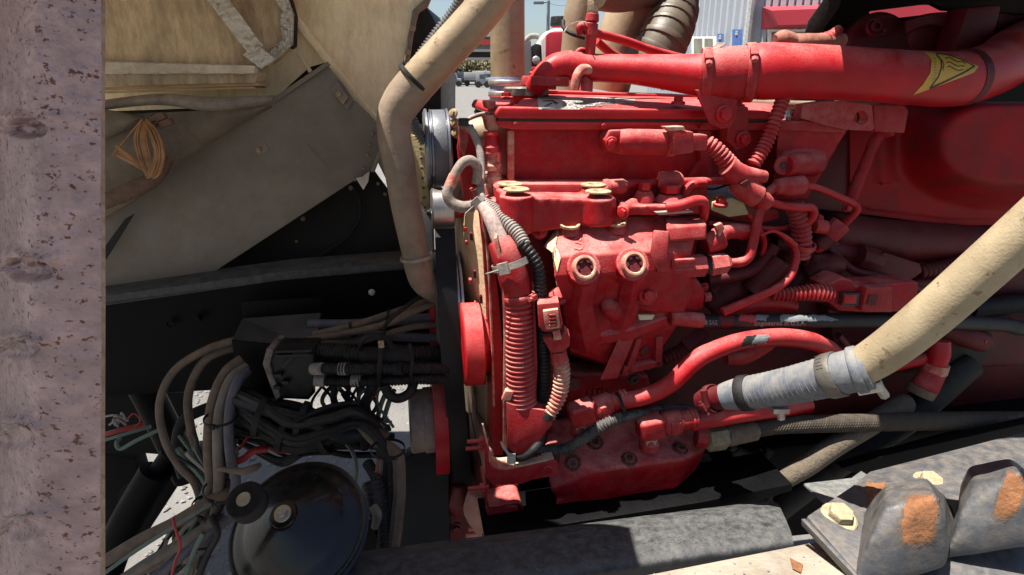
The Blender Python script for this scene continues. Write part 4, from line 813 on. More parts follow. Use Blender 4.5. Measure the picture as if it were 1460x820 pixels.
wheelE('pulley_rim', None, None, 641, 425, 1.09, 66, -19, 12, SHINY, [(-22, 30), (-22, 60), (-19, 66), (-16, 66), (-15, 62), (10, 62), (12, 66), (15, 66), (15, 30)], parent=thing('water_pump_pulley', 'shiny pulley under the belt level with the dark frame rail', 'pulley'))
hexbolt(PE(612, 362, 1.03), Vector((-.3, -1, 0)), .004, STEEL, t, name='bolt')
t = thing('fan_hub', 'brown fan hub drum with a red rim at the front of the engine', 'hub')
wheelE('drum', None, None, 600, 600, 1.06, 46, -20, 22, mat('brown_worn_drum', (.20, .15, .125), .5, .2, dust=.3, scale=14), [(-16, 12), (-16, 40), (-13, 45), (4, 45), (5, 47), (20, 47)], parent=t)
wheelE('red_rim', None, None, 626, 596, 1.08, 78, -9, 9, RED, parent=t)
mb = MB(); slab(mb, [(612, 404), (621, 398), (624, 520), (616, 520)], .2, eng=True, Y=1.08); mb.out('red_flange', RED, label='narrow red flange edge behind the belt, above the fan hub', cat='flange', bevel=.002)
for y in (412, 427): hexbolt(PE(612, y, 1.07), -E, .004, RED, None) if 0 else None
# ============================================================ ENGINE
eng = thing('diesel_engine', 'dusty red painted six-cylinder diesel engine filling the right half', 'engine')
def bolt(p, ax, r, m=RED, par=None, **k): return hexbolt(p, ax, r, m, par or eng, **k)
UP = Z; OUT = -N; LEFT = -E
mb = MB(); slab(mb, [(715, 300), (1760, 262), (1760, 560), (1000, 640), (800, 690), (725, 690)], .5, eng=True, Y=1.10); blk = mb.out('engine_block', REDD, eng, bevel=.01)
# gear case seen nearly edge-on: stacked plates
TANDUST = mat('tan_dust_over_red', (.60, .43, .26), .85, dust=.3, dcol=(.45, .16, .12), var=.2, scale=9, bump=.5)
def plate(L_, R_, D, dep, m, name, b=.003, lean=0.0):
    mb = MB(); slab(mb, [(x, y, D + lean) for x, y in L_] + [(x, y, D) for x, y in R_[::-1]], dep, eng=True); return mb.out(name, m, eng, bevel=b, seg=2)
gc = plate([(663, 308), (660, 360), (662, 430), (668, 500), (678, 580), (688, 660), (694, 735)], [(684, 300), (692, 360), (697, 430), (700, 500), (702, 580), (704, 660), (706, 740)], .96, .42, TANDUST, 'gear_case', lean=.10)
plate([(684, 292), (692, 360), (697, 430), (700, 500), (702, 580), (703, 650)], [(696, 288), (704, 360), (712, 430), (718, 500), (720, 580), (718, 650)], .93, .42, REDC, 'gear_case_flange')
plate([(696, 286), (712, 360), (716, 430), (719, 500), (719, 560)], [(790, 290), (800, 350), (806, 430), (806, 470), (790, 560)], .94, .4, REDC, 'rear_gear_cover', .006)
plate([(716, 300), (719, 360), (721, 430), (723, 500), (722, 640)], [(720, 300), (724, 360), (726, 430), (727, 500), (726, 640)], .90, .3, DUSTY, 'cover_edge', .001)
plate([(686, 300), (694, 360), (698, 430), (701, 500), (703, 580)], [(689, 300), (697, 360), (701, 430), (704, 500), (706, 580)], .925, .3, DUSTY, 'cover_edge', .001)
for (x, y) in ((668, 345), (673, 400), (681, 432), (689, 500), (666, 326), (692, 545)): bolt(PE(x, y, 1.0), LEFT, .0055, m=RED, flange=False)
for (x, y) in ((672, 338), (677, 392), (686, 428), (690, 484), (696, 540)):
    mb = MB(); slab(mb, [(x - 2, y - 5), (x + 2, y - 5), (x + 2.6, y + 5), (x - 1.4, y + 5)], .01, eng=True, Y=.962); mb.out('case_slot', REDD, eng)
c = PE(672, 490, .985); u = mpp(c); mb = MB(); lathe(mb, c, E, [(-14 * u, 20 * u), (-14 * u, 56 * u), (-12 * u, 59 * u), (12 * u, 59 * u), (14 * u, 56 * u), (14 * u, 48 * u), (20 * u, 42 * u), (26 * u, 40 * u)], 64); mb.out('accessory_drive_cover', RED, eng)
# upper front bracket red with slots
mb = MB(); slab(mb, [(657, 180), (668, 176), (676, 190), (684, 230), (686, 262), (700, 300), (664, 300), (656, 250), (652, 210)], .015, eng=True, Y=1.08); mb.out('front_bracket', RED, eng, bevel=.003)
mb = MB(); slab(mb, [(654, 178), (660, 176), (668, 200), (662, 225), (656, 214)], .012, eng=True, Y=1.07); mb.out('front_bracket_arm', DUSTY, eng, bevel=.003)
for (x, y) in ((648, 175), (650, 190), (646, 162)): bolt(PE(x, y, 1.1), Vector((-.6, -.8, .2)), .006, m=BRASS)
# valve cover ------------------------------------------------------------
def sec(x, prof): return [PE(x + dx, y, D) for dx, y, D in prof]
def boxE(mb, x0, x1, y0, y1, D, dep): return slab(mb, [(x0, y0), (x1, y0), (x1, y1), (x0, y1)], dep, eng=True, Y=D)
mb = MB(); slab(mb, [(723, 176), (730, 170), (1110, 176), (1110, 262), (1005, 262), (722, 260)], .30, eng=True, Y=1.0); vc = mb.out('valve_cover', REDC, eng, bevel=.012, seg=3)
mb = MB(); slab(mb, [(707, 161), (712, 152), (1110, 158), (1110, 171), (712, 169), (707, 167)], .34, eng=True, Y=.975); lid = mb.out('valve_cover_lid', RED, eng, bevel=.004, seg=3)
mb = MB(); slab(mb, [(709, 172.5), (1110, 175), (1110, 186), (730, 185), (712, 181)], .33, eng=True, Y=.98); mb.out('valve_cover_rim', RED, eng, bevel=.003)
mb = MB(); slab(mb, [(711, 169), (1108, 171), (1108, 175), (711, 172.5)], .32, eng=True, Y=.984); mb.out('cover_gasket', INK, eng)
mb = MB(); loft(mb, [sec(0, [(x0 - 12, 158.5 + q, .983), (x0 - 4, 150 + q, .99), (x0, 143 + q, 1.02), (x0 + 12, 137 + q, 1.08), (x0 + 16, 135 + q, 1.2), (x0, 160 + q, 1.2)]) for x0, q in ((742, 0), (760, -1), (990, 4), (1110, 7))]); lt = mb.out('lid_top_panel', RED, eng, bevel=.003, seg=3, ang=50)
mb = MB(); slab(mb, [(724, 186), (734, 186), (734, 262), (724, 262)], .012, eng=True, Y=.988); mb.out('corner_rib', DUSTY, eng, bevel=.004)
mb = MB(); slab(mb, [(980, 262), (1015, 262), (1015, 186), (995, 186), (1000, 230)], .02, eng=True, Y=.985); mb.out('side_rib', REDC, eng, bevel=.004)
# small chewed flange ends at the left
mb = MB()
for (x, y, w_, h_) in ((700, 168, 10, 4), (703, 182, 9, 6), (700, 150, 8, 6)): slab(mb, [(x - w_, y - h_), (x + w_, y - h_), (x + w_ - 2, y + h_), (x - w_ + 3, y + h_)], .05, eng=True, Y=1.0)
mb.out('cover_lugs', DUSTY, eng, cast=.0022)
for (x, y, D) in ((722, 139, 1.05), (967, 146, .99), (1052, 150, .99)): bolt(PE(x, y, D), UP, .008)
for (x, y) in ((700, 206), (699, 232), (704, 250)): 
    mb = MB(); p = PE(x, y, 1.0); lathe(mb, p, Z, [(-.012, .013), (-.004, .014), (0, .011), (.012, .010), (.016, .013), (.02, .012)], 16); mb.out('stud_nut', DUSTY if y > 230 else RED, eng)
# warning label along the lid
tr = bvh(lid, lt)
def gridpatch(name, L_, R_, m, off, par, n=8, m_=40, tree=tr):
    vs = []; fs = []; idx = {}
    def ev(pts, s): 
        s *= len(pts) - 1; i = min(int(s), len(pts) - 2); f = s - i; return (pts[i][0] * (1 - f) + pts[i + 1][0] * f, pts[i][1] * (1 - f) + pts[i + 1][1] * f)
    for j in range(n + 1):
        for i in range(m_ + 1):
            a_ = ev(L_, i / m_); b_ = ev(R_, i / m_); h = hit(tree, a_[0] + (b_[0] - a_[0]) * j / n, a_[1] + (b_[1] - a_[1]) * j / n, off)
            if h is not None: idx[i, j] = len(vs); vs.append(h)
    for j in range(n):
        for i in range(m_):
            q = [(i, j), (i + 1, j), (i + 1, j + 1), (i, j + 1)]
            if all(z in idx for z in q): fs.append([idx[z] for z in q])
    return MB().add(vs, fs).out(name, m, par) if fs else None
ws = gridpatch('warning_sticker', [(766, 138), (905, 140.5)], [(768, 156), (826, 156), (834, 152.5), (846, 151), (856, 147.5), (870, 147), (880, 149.5), (896, 146.5), (905, 148)], WHITE, .0006, eng)
text_on('WARNING', (838, 143.5), (8, .1), (0, -4.6), tr, OLDW, eng, off=.001, bold=.02)
text_on('!', (829, 143.5), (8, .1), (0, -4.6), tr, OLDW, eng, off=.001, bold=.04)
for i in range(5):
    x = 802
    while x < 896 - i * 12:
        w_ = rnd.uniform(4, 11); y = 145 + i * 2.0 - (4 if x > 836 and i == 0 else 0) * 0
        if x + w_ < 900 - i * 12: gridpatch('print_line', [(x, y), (x + w_, y + .1)], [(x, y + 1.1), (x + w_, y + 1.2)], OLDW, .001, eng, 1, 2)
        x += w_ + 2
gridpatch('print_line', [(772, 140.5), (796, 141)], [(772, 141.3), (796, 141.8)], OLDW, .001, eng, 1, 4); gridpatch('print_line', [(772, 154), (798, 154)], [(772, 154.8), (798, 154.8)], OLDW, .001, eng, 1, 4)
gridpatch('arrow_print', [(774, 144), (788, 143.4), (797, 148)], [(774, 145.3), (787, 145), (793, 151)], INK, .001, eng, 1, 8); gridpatch('arrow_print', [(776, 152), (786, 147)], [(777, 153), (788, 148)], INK, .001, eng, 1, 4)
# cylinder head block ----------------------------------------------------
mb = MB(); slab(mb, [(706, 268), (715, 262), (1010, 262), (1010, 300), (880, 330), (712, 330)], .26, eng=True, Y=.955); hd = mb.out('cylinder_head', REDC, eng, bevel=.006, seg=2)
def casting(parts, name, m, voxel=.003, smooth=4, rough=.0006, par=None, **k):
    mb = MB()
    for p in parts: p(mb)
    return mb.out(name, m, par or eng, cast=voxel, smooth=smooth, rough=rough, **k)
casting([lambda mb: slab(mb, [(716, 282), (880, 284), (880, 326), (830, 322), (780, 330), (716, 334)], .08, eng=True, Y=.90),
         lambda mb: cyl(mb, PE(736, 278, .905), PE(736, 332, .905), .026), lambda mb: cyl(mb, PE(853, 281, .905), PE(853, 320, .905), .024),
         lambda mb: cyl(mb, PE(728, 268, .94), PE(728, 300, .94), .024), lambda mb: cyl(mb, PE(848, 266, .94), PE(848, 300, .94), .022)], 'head_bosses', REDC, .003, 3)
for (x, y, D) in ((736, 271, .905), (853, 274, .905), (846, 264.5, .94), (728, 263.5, .945)):
    mb = MB(); p = PE(x, y, D); lathe(mb, p, Z, [(0, .020), (.002, .020), (.003, .018), (.003, .008), (-.001, .006)], 28); mb.out('boss_cap', BRASS, eng)
mb = MB(); slab(mb, [(690, 262), (716, 262), (716, 330), (706, 336), (692, 300)], .2, eng=True, Y=.99); mb.out('head_end', DUSTY, eng, bevel=.004)
# front cover lump that carries the pump ----------------------------------
# sensor on valve cover
sen = [(873, 203, .93)]
mb = MB(); slab(mb, [(862, 200), (870, 186), (905, 184), (910, 190), (890, 222), (866, 216)], .05, eng=True, Y=.965); mb.out('sensor_pad', REDC, eng, bevel=.004)
casting([lambda mb: tube(mb, [(884, 202, .94), (900, 202, .935), (950, 203, .93)], [17, 18, 18], eng=True, seg=18), lambda mb: tube(mb, [(948, 203, .93), (960, 203, .93)], [19, 19], eng=True)], 'sensor_body', REDC, .0022, 3)
mb = MB(); tube(mb, [(948, 203, .925), (949, 203, .925), (960, 203, .925), (961, 203, .925)], [17, 20, 20, 17], eng=True, sharp=True); mb.out('sensor_collar', REDC, eng)
mb = MB(); slab(mb, [(958, 184), (990, 188), (990, 218), (960, 222)], .035, eng=True, Y=.90); mb.out('sensor_plug', REDC, eng, bevel=.004)
mb = MB(); slab(mb, [(949, 181), (975, 180), (978, 185), (955, 187)], .02, eng=True, Y=.90); mb.out('plug_latch', DUSTY, eng, bevel=.001)
mb = MB(); slab(mb, [(988, 192), (1010, 192), (1010, 215), (988, 215)], .025, eng=True, Y=.905); mb.out('plug_end', REDC, eng, bevel=.004)
bolt(PE(872, 204, .94), OUT, .007)
# row of little pipes in the shadow
t = thing('breather_pipe', 'thin red pipe with round fittings level behind the pump', 'pipe')
mb = MB(); tube(mb, [(860, 268, .95), (930, 261, .95), (1010, 258, .95), (1060, 258, .95)], 5.5, eng=True); mb.out('pipe_run', RED, t)
for (x, y, w_, r) in ((878, 266, 12, 11), (953, 258, 14, 14), (864, 268, 5, 13)):
    mb = MB(); tube(mb, [(x - w_, y + 1, .948), (x - w_ + 2, y + 1, .947), (x + w_ - 2, y, .947), (x + w_, y, .948)], [r - 2, r, r, r - 2], eng=True, sharp=True); mb.out('pipe_fitting', REDC, t)
# PUMP -------------------------------------------------------------------
mb = MB(); loft(mb, [sec(0, [(799, 314, .935), (790, 366, .858), (789, 395, .848), (801, 426, .862), (830, 436, .88), (830, 436, .99), (800, 320, .99)]),
    sec(0, [(860, 310, .935), (857, 362, .856), (858, 392, .850), (862, 400, .868), (862, 436, .89), (862, 436, .99), (860, 316, .99)]),
    sec(0, [(876, 309, .935), (873, 361, .856), (874, 391, .850), (876, 398, .868), (876, 436, .89), (876, 436, .99), (876, 316, .99)]),
    sec(0, [(952, 306, .935), (938, 358, .862), (938, 388, .856), (936, 425, .868), (935, 445, .88), (935, 445, .99), (952, 312, .99)]),
    sec(0, [(1000, 304, .935), (985, 360, .875), (985, 385, .875), (985, 415, .875), (975, 445, .88), (975, 445, .99), (1000, 312, .99)])]); pump = mb.out('fuel_pump', REDC, eng, bevel=.004, seg=3, ang=50)
PM = .0020
pcast = casting([
    lambda mb: cyl(mb, PE(833, 382, .845), PE(833, 382, .845) - (OUT + Z * .5) * .08, .0265, seg=32), lambda mb: cyl(mb, PE(903, 377, .845), PE(903, 377, .845) - (OUT + Z * .5) * .08, .0265, seg=32),
    lambda mb: tube(mb, [(812, 345, .905), (812, 318, .925)], [17, 17], eng=True), lambda mb: tube(mb, [(878, 342, .905), (878, 314, .925)], [17, 17], eng=True),
    lambda mb: tube(mb, [(832, 384, .868), (822, 430, .885), (834, 485, .908)], [25, 25, 27], eng=True, seg=6, sharp=True),
    lambda mb: tube(mb, [(903, 380, .868), (895, 425, .885), (882, 470, .905)], [21, 18, 21], eng=True, seg=6, sharp=True),
    lambda mb: loft(mb, [sec(0, [(800, 425, .885), (806, 470, .895), (812, 500, .91), (812, 505, .99), (800, 425, .99)]), sec(0, [(862, 420, .895), (866, 480, .89), (868, 520, .90), (868, 524, .99), (862, 420, .99)]), sec(0, [(985, 425, .89), (965, 465, .895), (940, 500, .905), (940, 505, .99), (985, 425, .99)])]),
    lambda mb: tube(mb, [(948, 455, .895), (895, 474, .888), (840, 484, .90)], [11, 13, 11], eng=True, seg=5, sharp=True),
    lambda mb: tube(mb, [(866, 425, .90), (868, 440, .882), (880, 452, .885)], [8, 13, 9], eng=True),
    lambda mb: tube(mb, [(922, 422, .885), (922, 422, .868)], [17, 15], eng=True),
    ], 'pump_casting', REDC, .0017, 2, .0004, par=pump)
mb = MB(); loft(mb, [sec(0, [(775, 352, .90), (799, 316, .94), (799, 316, .99), (775, 352, .99)]), sec(0, [(787, 360, .862), (801, 318, .93), (801, 318, .99), (787, 350, .99)]), sec(0, [(796, 428, .885), (812, 424, .90), (812, 424, .99), (796, 428, .99)])]); psd = mb.out('pump_side', TANDUST, pump, cast=.0025, smooth=4)
patch([(786, 346), (790, 345), (799, 368), (794, 388)], bvh(pump, psd), mat('tan_data_plate', (.60, .52, .30), .7, var=.2), pump, 'data_plate', n=5, off=.0012)
for (x, y, D) in ((833, 382, .841), (903, 377, .841)):
    p = PE(x, y, D); u = mpp(p); ax = (OUT + Z * .5).normalized()
    mb = MB(); lathe(mb, p, ax, [(-4 * u, 12 * u), (-4 * u, 18 * u), (4 * u, 18 * u), (6.5 * u, 16.5 * u), (7 * u, 14 * u), (6 * u, 12.6 * u), (1 * u, 12 * u)], 40); mb.out('plug_ring', DUSTY, pump)
    mb = MB(); lathe(mb, p, ax, [(-1 * u, 12.5 * u), (1 * u, 12.5 * u), (1.2 * u, 0)], 24)
    for q_ in range(6):
        aa = q_ * math.pi / 3; u1, v1 = frame(ax); cc_ = p + (u1 * math.cos(aa) + v1 * math.sin(aa)) * 11 * u; cyl(mb, cc_, cc_ + ax * 5 * u, 3.2 * u, seg=10)
    mb.out('plug_socket', REDD, pump)  # dark red puts the shade of the recess into the colour
PTB = bvh(pump, pcast)
for (x, y, D) in ((812, 319, .918), (878, 315, .918)):
    p = hit(PTB, x, y + 1, .001) or PE(x, y, D); u = mpp(p); mb = MB(); lathe(mb, p, (Z + OUT * .25).normalized(), [(-2 * u, 15 * u), (1.5 * u, 15 * u), (2 * u, 13 * u), (1 * u, 11 * u), (-1.2 * u, 9 * u)], 30); mb.out('top_plug', BRASS, pump)
tp = bvh(pump)
text_on('U', (830, 359), (3, -17), (-17, -4), tp, REDC, pump, off=-.0005, thick=.0022, bold=.01, name='embossed_letter')
text_on('S', (828, 345), (3, -15), (-16, -4), tp, REDC, pump, off=-.0005, thick=.0022, bold=.01, name='embossed_letter')
text_on('A', (826, 332), (3, -15), (-14, -4), tp, REDC, pump, off=-.0005, thick=.0022, bold=.01, name='embossed_letter')
# wedge rib + right block of pump
mb = MB(); loft(mb, [sec(0, [(932, 328, .86), (926, 360, .845), (938, 388, .845), (932, 388, .90), (930, 330, .90)]), sec(0, [(954, 330, .86), (952, 360, .848), (955, 388, .85), (955, 388, .90), (954, 330, .90)])]); mb.out('pump_rib', REDC, pump, bevel=.0025)
mb = MB(); loft(mb, [sec(0, [(948, 303, .935), (950, 324, .875), (952, 345, .868), (952, 348, .96), (948, 306, .96)]), sec(0, [(998, 300, .935), (1008, 320, .875), (1007, 341, .868), (1007, 342, .96), (998, 304, .96)])]); mb.out('pump_head', REDC, pump, bevel=.004, seg=3)
mb = MB(); tube(mb, [(950, 382, .885), (1003, 378, .885)], [17, 17], eng=True, seg=6); mb.out('outlet_hexagon', REDC, pump, bevel=.002)
mb = MB(); slab(mb, [(958, 371), (992, 369), (992, 380), (958, 383)], .01, eng=True, Y=.862); mb.out('outlet_tag', REDC, pump, bevel=.002)
mb = MB(); tube(mb, [(1001, 378, .885), (1010, 378, .885)], 13, eng=True); mb.out('outlet_neck', RUBB, pump)
mb = MB(); tube(mb, [(1010, 378, .885), (1012, 378, .885), (1034, 375, .885), (1040, 375, .885)], [12, 16, 15, 9], eng=True, seg=6, sharp=True); mb.out('union_nut', REDC, pump)
# lower lobe
mb = MB(); loft(mb, [sec(0, [(942, 412, .885), (945, 400, .90), (950, 400, .96), (950, 440, .96), (942, 452, .90)]), sec(0, [(990, 398, .885), (990, 392, .90), (990, 395, .96), (990, 440, .96), (988, 446, .90)]), sec(0, [(1006, 418, .895), (1004, 412, .90), (1004, 412, .95), (1000, 436, .95), (1002, 440, .90)])]); mb.out('pump_lobe', REDC, pump, bevel=.004, seg=3)
mb = MB(); tube(mb, [(1003, 424, .91), (1012, 423, .91)], 7, eng=True); mb.out('lobe_pin', REDC, pump)
hexbolt(PE(922, 422, .865), OUT + Z * .3, .009, RED, pump, h=.010)
hexbolt(PE(768, 328, .92), OUT + Z * .9, .011, RED, pump, h=.012); hexbolt(PE(796, 422, .875), OUT * .6 + Z * .7, .0105, RED, pump, h=.010)
hexbolt(PE(893, 408, .86), OUT * .5 + Z, .001, RED, pump, flange=False)
# top of pump: bolts, banjo
for (x, y, r, h_) in ((919, 272, .011, .012), (955, 277, .017, .013)):
    p = PE(x, y, .93); mb = MB(); lathe(mb, p - Z * .03, Z, [(0, r * 1.5), (.02, r * 1.5), (.027, r * 1.2), (.03, r)], 24); o = mb.out('banjo_body', REDC, pump); hexbolt(p - Z * .0, Z, r, RED, o, h=h_, flange=False)
casting([lambda mb: slab(mb, [(895, 294), (1000, 292), (1004, 306), (890, 308)], .07, eng=True, Y=.90), lambda mb: tube(mb, [(884, 303, .90), (905, 290, .92)], [9, 9], eng=True)], 'pump_top_plate', REDC, .0028, 3, par=pump)
bolt(PE(888, 303, .885), LEFT + OUT, .007, par=pump)
mb = MB(); slab(mb, [(935, 303), (985, 300), (990, 303), (940, 307)], .04, eng=True, Y=.89); mb.out('grey_shim', GREYC, pump, bevel=.001)
t = thing('return_line', 'short bent red return tubes on top of the pump', 'tube')
mb = MB(); tube(mb, [(950, 296, .895), (970, 293, .89), (993, 286, .89), (1004, 290, .895), (1004, 306, .90), (1000, 318, .92)], [8, 8, 7.5, 7, 6.5, 6], eng=True); mb.out('tube_run', RED, t)
mb = MB(); tube(mb, [(975, 280, .94), (982, 268, .94), (992, 262, .94), (1003, 262, .95)], [6.5, 6.5, 7, 7.5], eng=True); mb.out('tube_run', RED, t)
t = thing('bleed_nipple', 'lumpy red nipple and cap behind the pump outlet', 'nipple')
casting([lambda mb: tube(mb, [(1004, 350, .90), (1030, 340, .90)], [15, 15], eng=True), lambda mb: tube(mb, [(1018, 338, .90), (1040, 330, .90), (1062, 330, .91)], [12, 10, 13], eng=True)], 'nipple_body', REDC, .0025, 3, par=t, rough=.0016)
mb = MB(); slab(mb, [(1020, 322), (1030, 318), (1034, 326), (1026, 338)], .01, eng=True, Y=.88); mb.out('nipple_cap', DUSTY, t, bevel=.002)
# injector fuel line
t = thing('fuel_line', 'polished red steel fuel line bending up from the pump outlet', 'fuel line')
mb = MB(); tube(mb, [(1036, 375, .885), (1056, 374, .885), (1068, 366, .885), (1074, 345, .89), (1082, 305, .90), (1090, 280, .905), (1104, 267, .915)], [6.5, 7, 7, 7, 7, 7, 6], eng=True, seg=16); mb.out('tube_run', REDC, t)
mb = MB(); tube(mb, [(1102, 267, .915), (1106, 267, .915), (1115, 266, .917), (1120, 266, .918), (1142, 264, .922), (1146, 264, .923)], [6, 11, 12, 14, 14, 10], eng=True, sharp=True); mb.out('line_fitting', REDC, t)
mb = MB(); tube(mb, [(1145, 264, .925), (1165, 268, .93), (1190, 278, .94), (1216, 290, .95), (1222, 300, .95), (1206, 318, .96), (1194, 330, .965)], 5, eng=True); mb.out('tube_run', RED, t)
mb = MB(); tube(mb, [(1200, 318, .95), (1180, 338, .955)], [15, 14], eng=True, seg=6, sharp=True); mb.out('union_nut', REDC, t, bevel=.003)
mb = MB(); tube(mb, [(1184, 334, .955), (1168, 350, .96)], [11, 12], eng=True); mb.out('union_neck', REDD, t)
mb = MB(); tube(mb, [(1072, 280, .91), (1110, 292, .91), (1140, 296, .915), (1158, 297, .92), (1158, 310, .925), (1140, 330, .94)], [5, 6, 6, 6, 6, 5], eng=True); mb.out('tube_run', RED, t)
t = thing('sensor_plug', 'dusty red sensor plug tilted beside the top of the fuel line', 'plug')
mb = MB(); tube(mb, [(1050, 258, .90), (1052, 261, .90), (1058, 266, .90), (1078, 280, .90)], [8, 15, 17, 17], eng=True, sharp=True, seg=18); mb.out('plug_body', REDC, t)
mb = MB(); tube(mb, [(1078, 280, .90), (1080, 281, .90), (1086, 285, .90), (1094, 290, .902)], [17, 13, 14, 11], eng=True, sharp=True, seg=18); mb.out('plug_ring', REDC, t)
mb = MB(); slab(mb, [(1056, 262), (1066, 256), (1072, 260), (1062, 268)], .008, eng=True, Y=.88); mb.out('plug_slot', REDD, t, bevel=.001)
# mount pad with yellow-lit lug
mb = MB(); slab(mb, [(1016, 288), (1044, 282), (1062, 290), (1068, 306), (1040, 310), (1014, 300)], .05, eng=True, Y=.94); mb.out('mount_pad', mat('bare_greenish_cast', (.45, .38, .18), .7, dust=.3), eng, bevel=.003)
bolt(PE(1027, 290, .94), Z + OUT * .2, .009)
mb = MB(); slab(mb, [(1006, 300), (1012, 296), (1110, 300), (1112, 312), (1080, 320), (1010, 306)], .03, eng=True, Y=.97); mb.out('ledge', REDC, eng, bevel=.003)
# conduits upper middle
CG = 'red painted corrugated conduits on the engine'
hose('corrugated_conduit', 'red corrugated conduit leaving the valve cover sensor down right', 'conduit', [(1008, 203, .915), (1020, 212, .91), (1036, 230, .905), (1050, 245, .905)], [10, 11, 12, 12], REDC, (6, .10), group=CG, eng=True)
hose('corrugated_conduit', 'red corrugated conduit dropping from under the charge pipe', 'conduit', [(1118, 135, .93), (1108, 165, .92), (1092, 205, .915), (1074, 235, .91)], 9.5, REDC, (6, .10), group=CG, eng=True)
mb = MB(); tube(mb, [(1036, 236, .90), (1056, 250, .90), (1090, 252, .905)], [15, 16, 9], eng=True); mb.out('conduit_junction', REDC, label='taped red junction where two corrugated conduits meet', cat='junction')
hose('corrugated_conduit', 'red corrugated conduit standing upright under the fuel line fitting', 'conduit', [(1132, 292, .94), (1140, 315, .94), (1143, 345, .94), (1140, 365, .945)], 13, REDC, (7, .09), group=CG, eng=True)
hose('corrugated_conduit', 'red corrugated conduit slanting down left below the ring tie', 'conduit', [(1130, 365, .96), (1110, 390, .96), (1085, 425, .96), (1060, 450, .96)], [14, 17, 15, 13], REDD, (7, .07), group=CG, eng=True)
mb = MB(); tube(mb, [(1112, 372, .945), (1072, 418, .945)], [16, 19], eng=True, sharp=True); mb.out('conduit_sleeve', REDD, label='smooth red sleeve over the slanting conduit', cat='sleeve')
p = PE(1143, 349, .94); mb = MB(); lathe(mb, p, Vector((.1, -.2, 1)), [(-.004, .021), (-.004, .024), (.004, .024), (.004, .021)], 24); mb.out('ring_tie', RED, label='red ring tie round the upright corrugated conduit', cat='tie')
hose('temperature_lead', 'thin bright red tube curving down from the ring tie', 'tube', [(1120, 340, .92), (1135, 360, .915), (1128, 392, .90), (1105, 412, .89), (1060, 432, .885), (1030, 445, .885)], [3, 5, 5.5, 5.5, 6, 7], RED, eng=True)
hose('temperature_lead', 'thin red wire with tan end left of the ring tie', 'tube', [(1084, 336, .90), (1104, 330, .90), (1122, 340, .905), (1134, 350, .91)], [2, 2, 4, 4], RED, eng=True)
t = thing('engine_connector', 'large red plug with locking tab above the black lettered hose', 'connector')
mb = MB(); slab(mb, [(1178, 408), (1200, 396), (1216, 400), (1220, 408), (1310, 402), (1308, 444), (1240, 446), (1196, 444), (1178, 428)], .05, eng=True, Y=.90); mb.out('connector_body', REDC, t, bevel=.004, seg=3)
mb = MB(); slab(mb, [(1236, 410), (1272, 410), (1272, 446), (1228, 444)], .02, eng=True, Y=.885); mb.out('lock_tab', REDC, t, bevel=.003)
mb = MB(); slab(mb, [(1202, 418), (1226, 418), (1224, 436), (1200, 436)], .012, eng=True, Y=.89); mb.out('lock_slot', INK, t); mb = MB(); slab(mb, [(1205, 421), (1222, 421), (1221, 433), (1203, 433)], .012, eng=True, Y=.886); mb.out('lock_key', RED, t, bevel=.001)
mb = MB(); slab(mb, [(1240, 420), (1252, 422), (1248, 436), (1236, 434)], .004, eng=True, Y=.883); mb.out('lock_recess', REDD, t)
hose('corrugated_conduit', 'bright red corrugated stub entering the large red plug', 'conduit', [(1100, 420, .91), (1130, 419, .905), (1160, 417, .90), (1182, 418, .90)], [8, 9, 11, 12], REDC, (6, .13), group=CG, eng=True)
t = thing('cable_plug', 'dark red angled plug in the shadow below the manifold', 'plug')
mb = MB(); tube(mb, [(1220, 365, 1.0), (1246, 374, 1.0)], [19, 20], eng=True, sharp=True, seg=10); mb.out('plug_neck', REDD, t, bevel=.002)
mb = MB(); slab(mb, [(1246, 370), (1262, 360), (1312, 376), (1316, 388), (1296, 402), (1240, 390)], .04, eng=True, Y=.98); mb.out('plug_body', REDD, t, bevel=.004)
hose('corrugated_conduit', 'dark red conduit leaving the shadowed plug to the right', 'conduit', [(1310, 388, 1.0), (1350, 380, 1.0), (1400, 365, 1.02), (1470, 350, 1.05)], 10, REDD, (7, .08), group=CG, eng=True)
for (pts, r, lab) in (([(1100, 345, 1.02), (1160, 350, 1.02), (1210, 362, 1.02)], 16, 'red'), ([(1010, 420, 1.0), (1050, 400, 1.0), (1100, 400, 1.02)], 30, 'red'), ([(1160, 380, 1.0), (1120, 420, .99), (1180, 400, 1.0)], 14, 'red')):
    mb = MB(); tube(mb, pts, r, eng=True); mb.out('block_boss', REDD, eng)
casting([lambda mb: tube(mb, [(1010, 440, 1.0), (1040, 415, 1.0), (1080, 405, 1.02)], [36, 40, 30], eng=True, seg=20), lambda mb: slab(mb, [(1150, 340), (1200, 345), (1190, 400), (1140, 410)], .05, eng=True, Y=1.0)], 'filter_head', REDD, .004, 4)
hose('fuel_hose_stub', 'fat red hose ends in shadow behind the lettered hose', 'hose', [(1035, 448, .93), (1065, 436, .93), (1100, 432, .93), (1130, 438, .93)], [8, 12, 14, 12], RED, eng=True)
hose('fuel_hose_stub', 'red curved hose stub with a pink lit tip below the lettered hose', 'hose', [(1035, 512, .90), (1060, 508, .90), (1090, 490, .905), (1110, 470, .92)], [8, 12, 13, 13], REDC, eng=True)
t = thing('lower_connector', 'small dark red connector slanting behind the pump foot', 'connector')
mb = MB(); tube(mb, [(945, 512, .93), (970, 500, .93), (985, 488, .93)], [9, 9, 8], (6, .1), eng=True); mb.out('conduit', REDD, t)
mb = MB(); tube(mb, [(976, 494, .925), (1006, 472, .925)], [14, 12], eng=True, sharp=True, seg=4); mb.out('connector_body', REDD, t, bevel=.002)
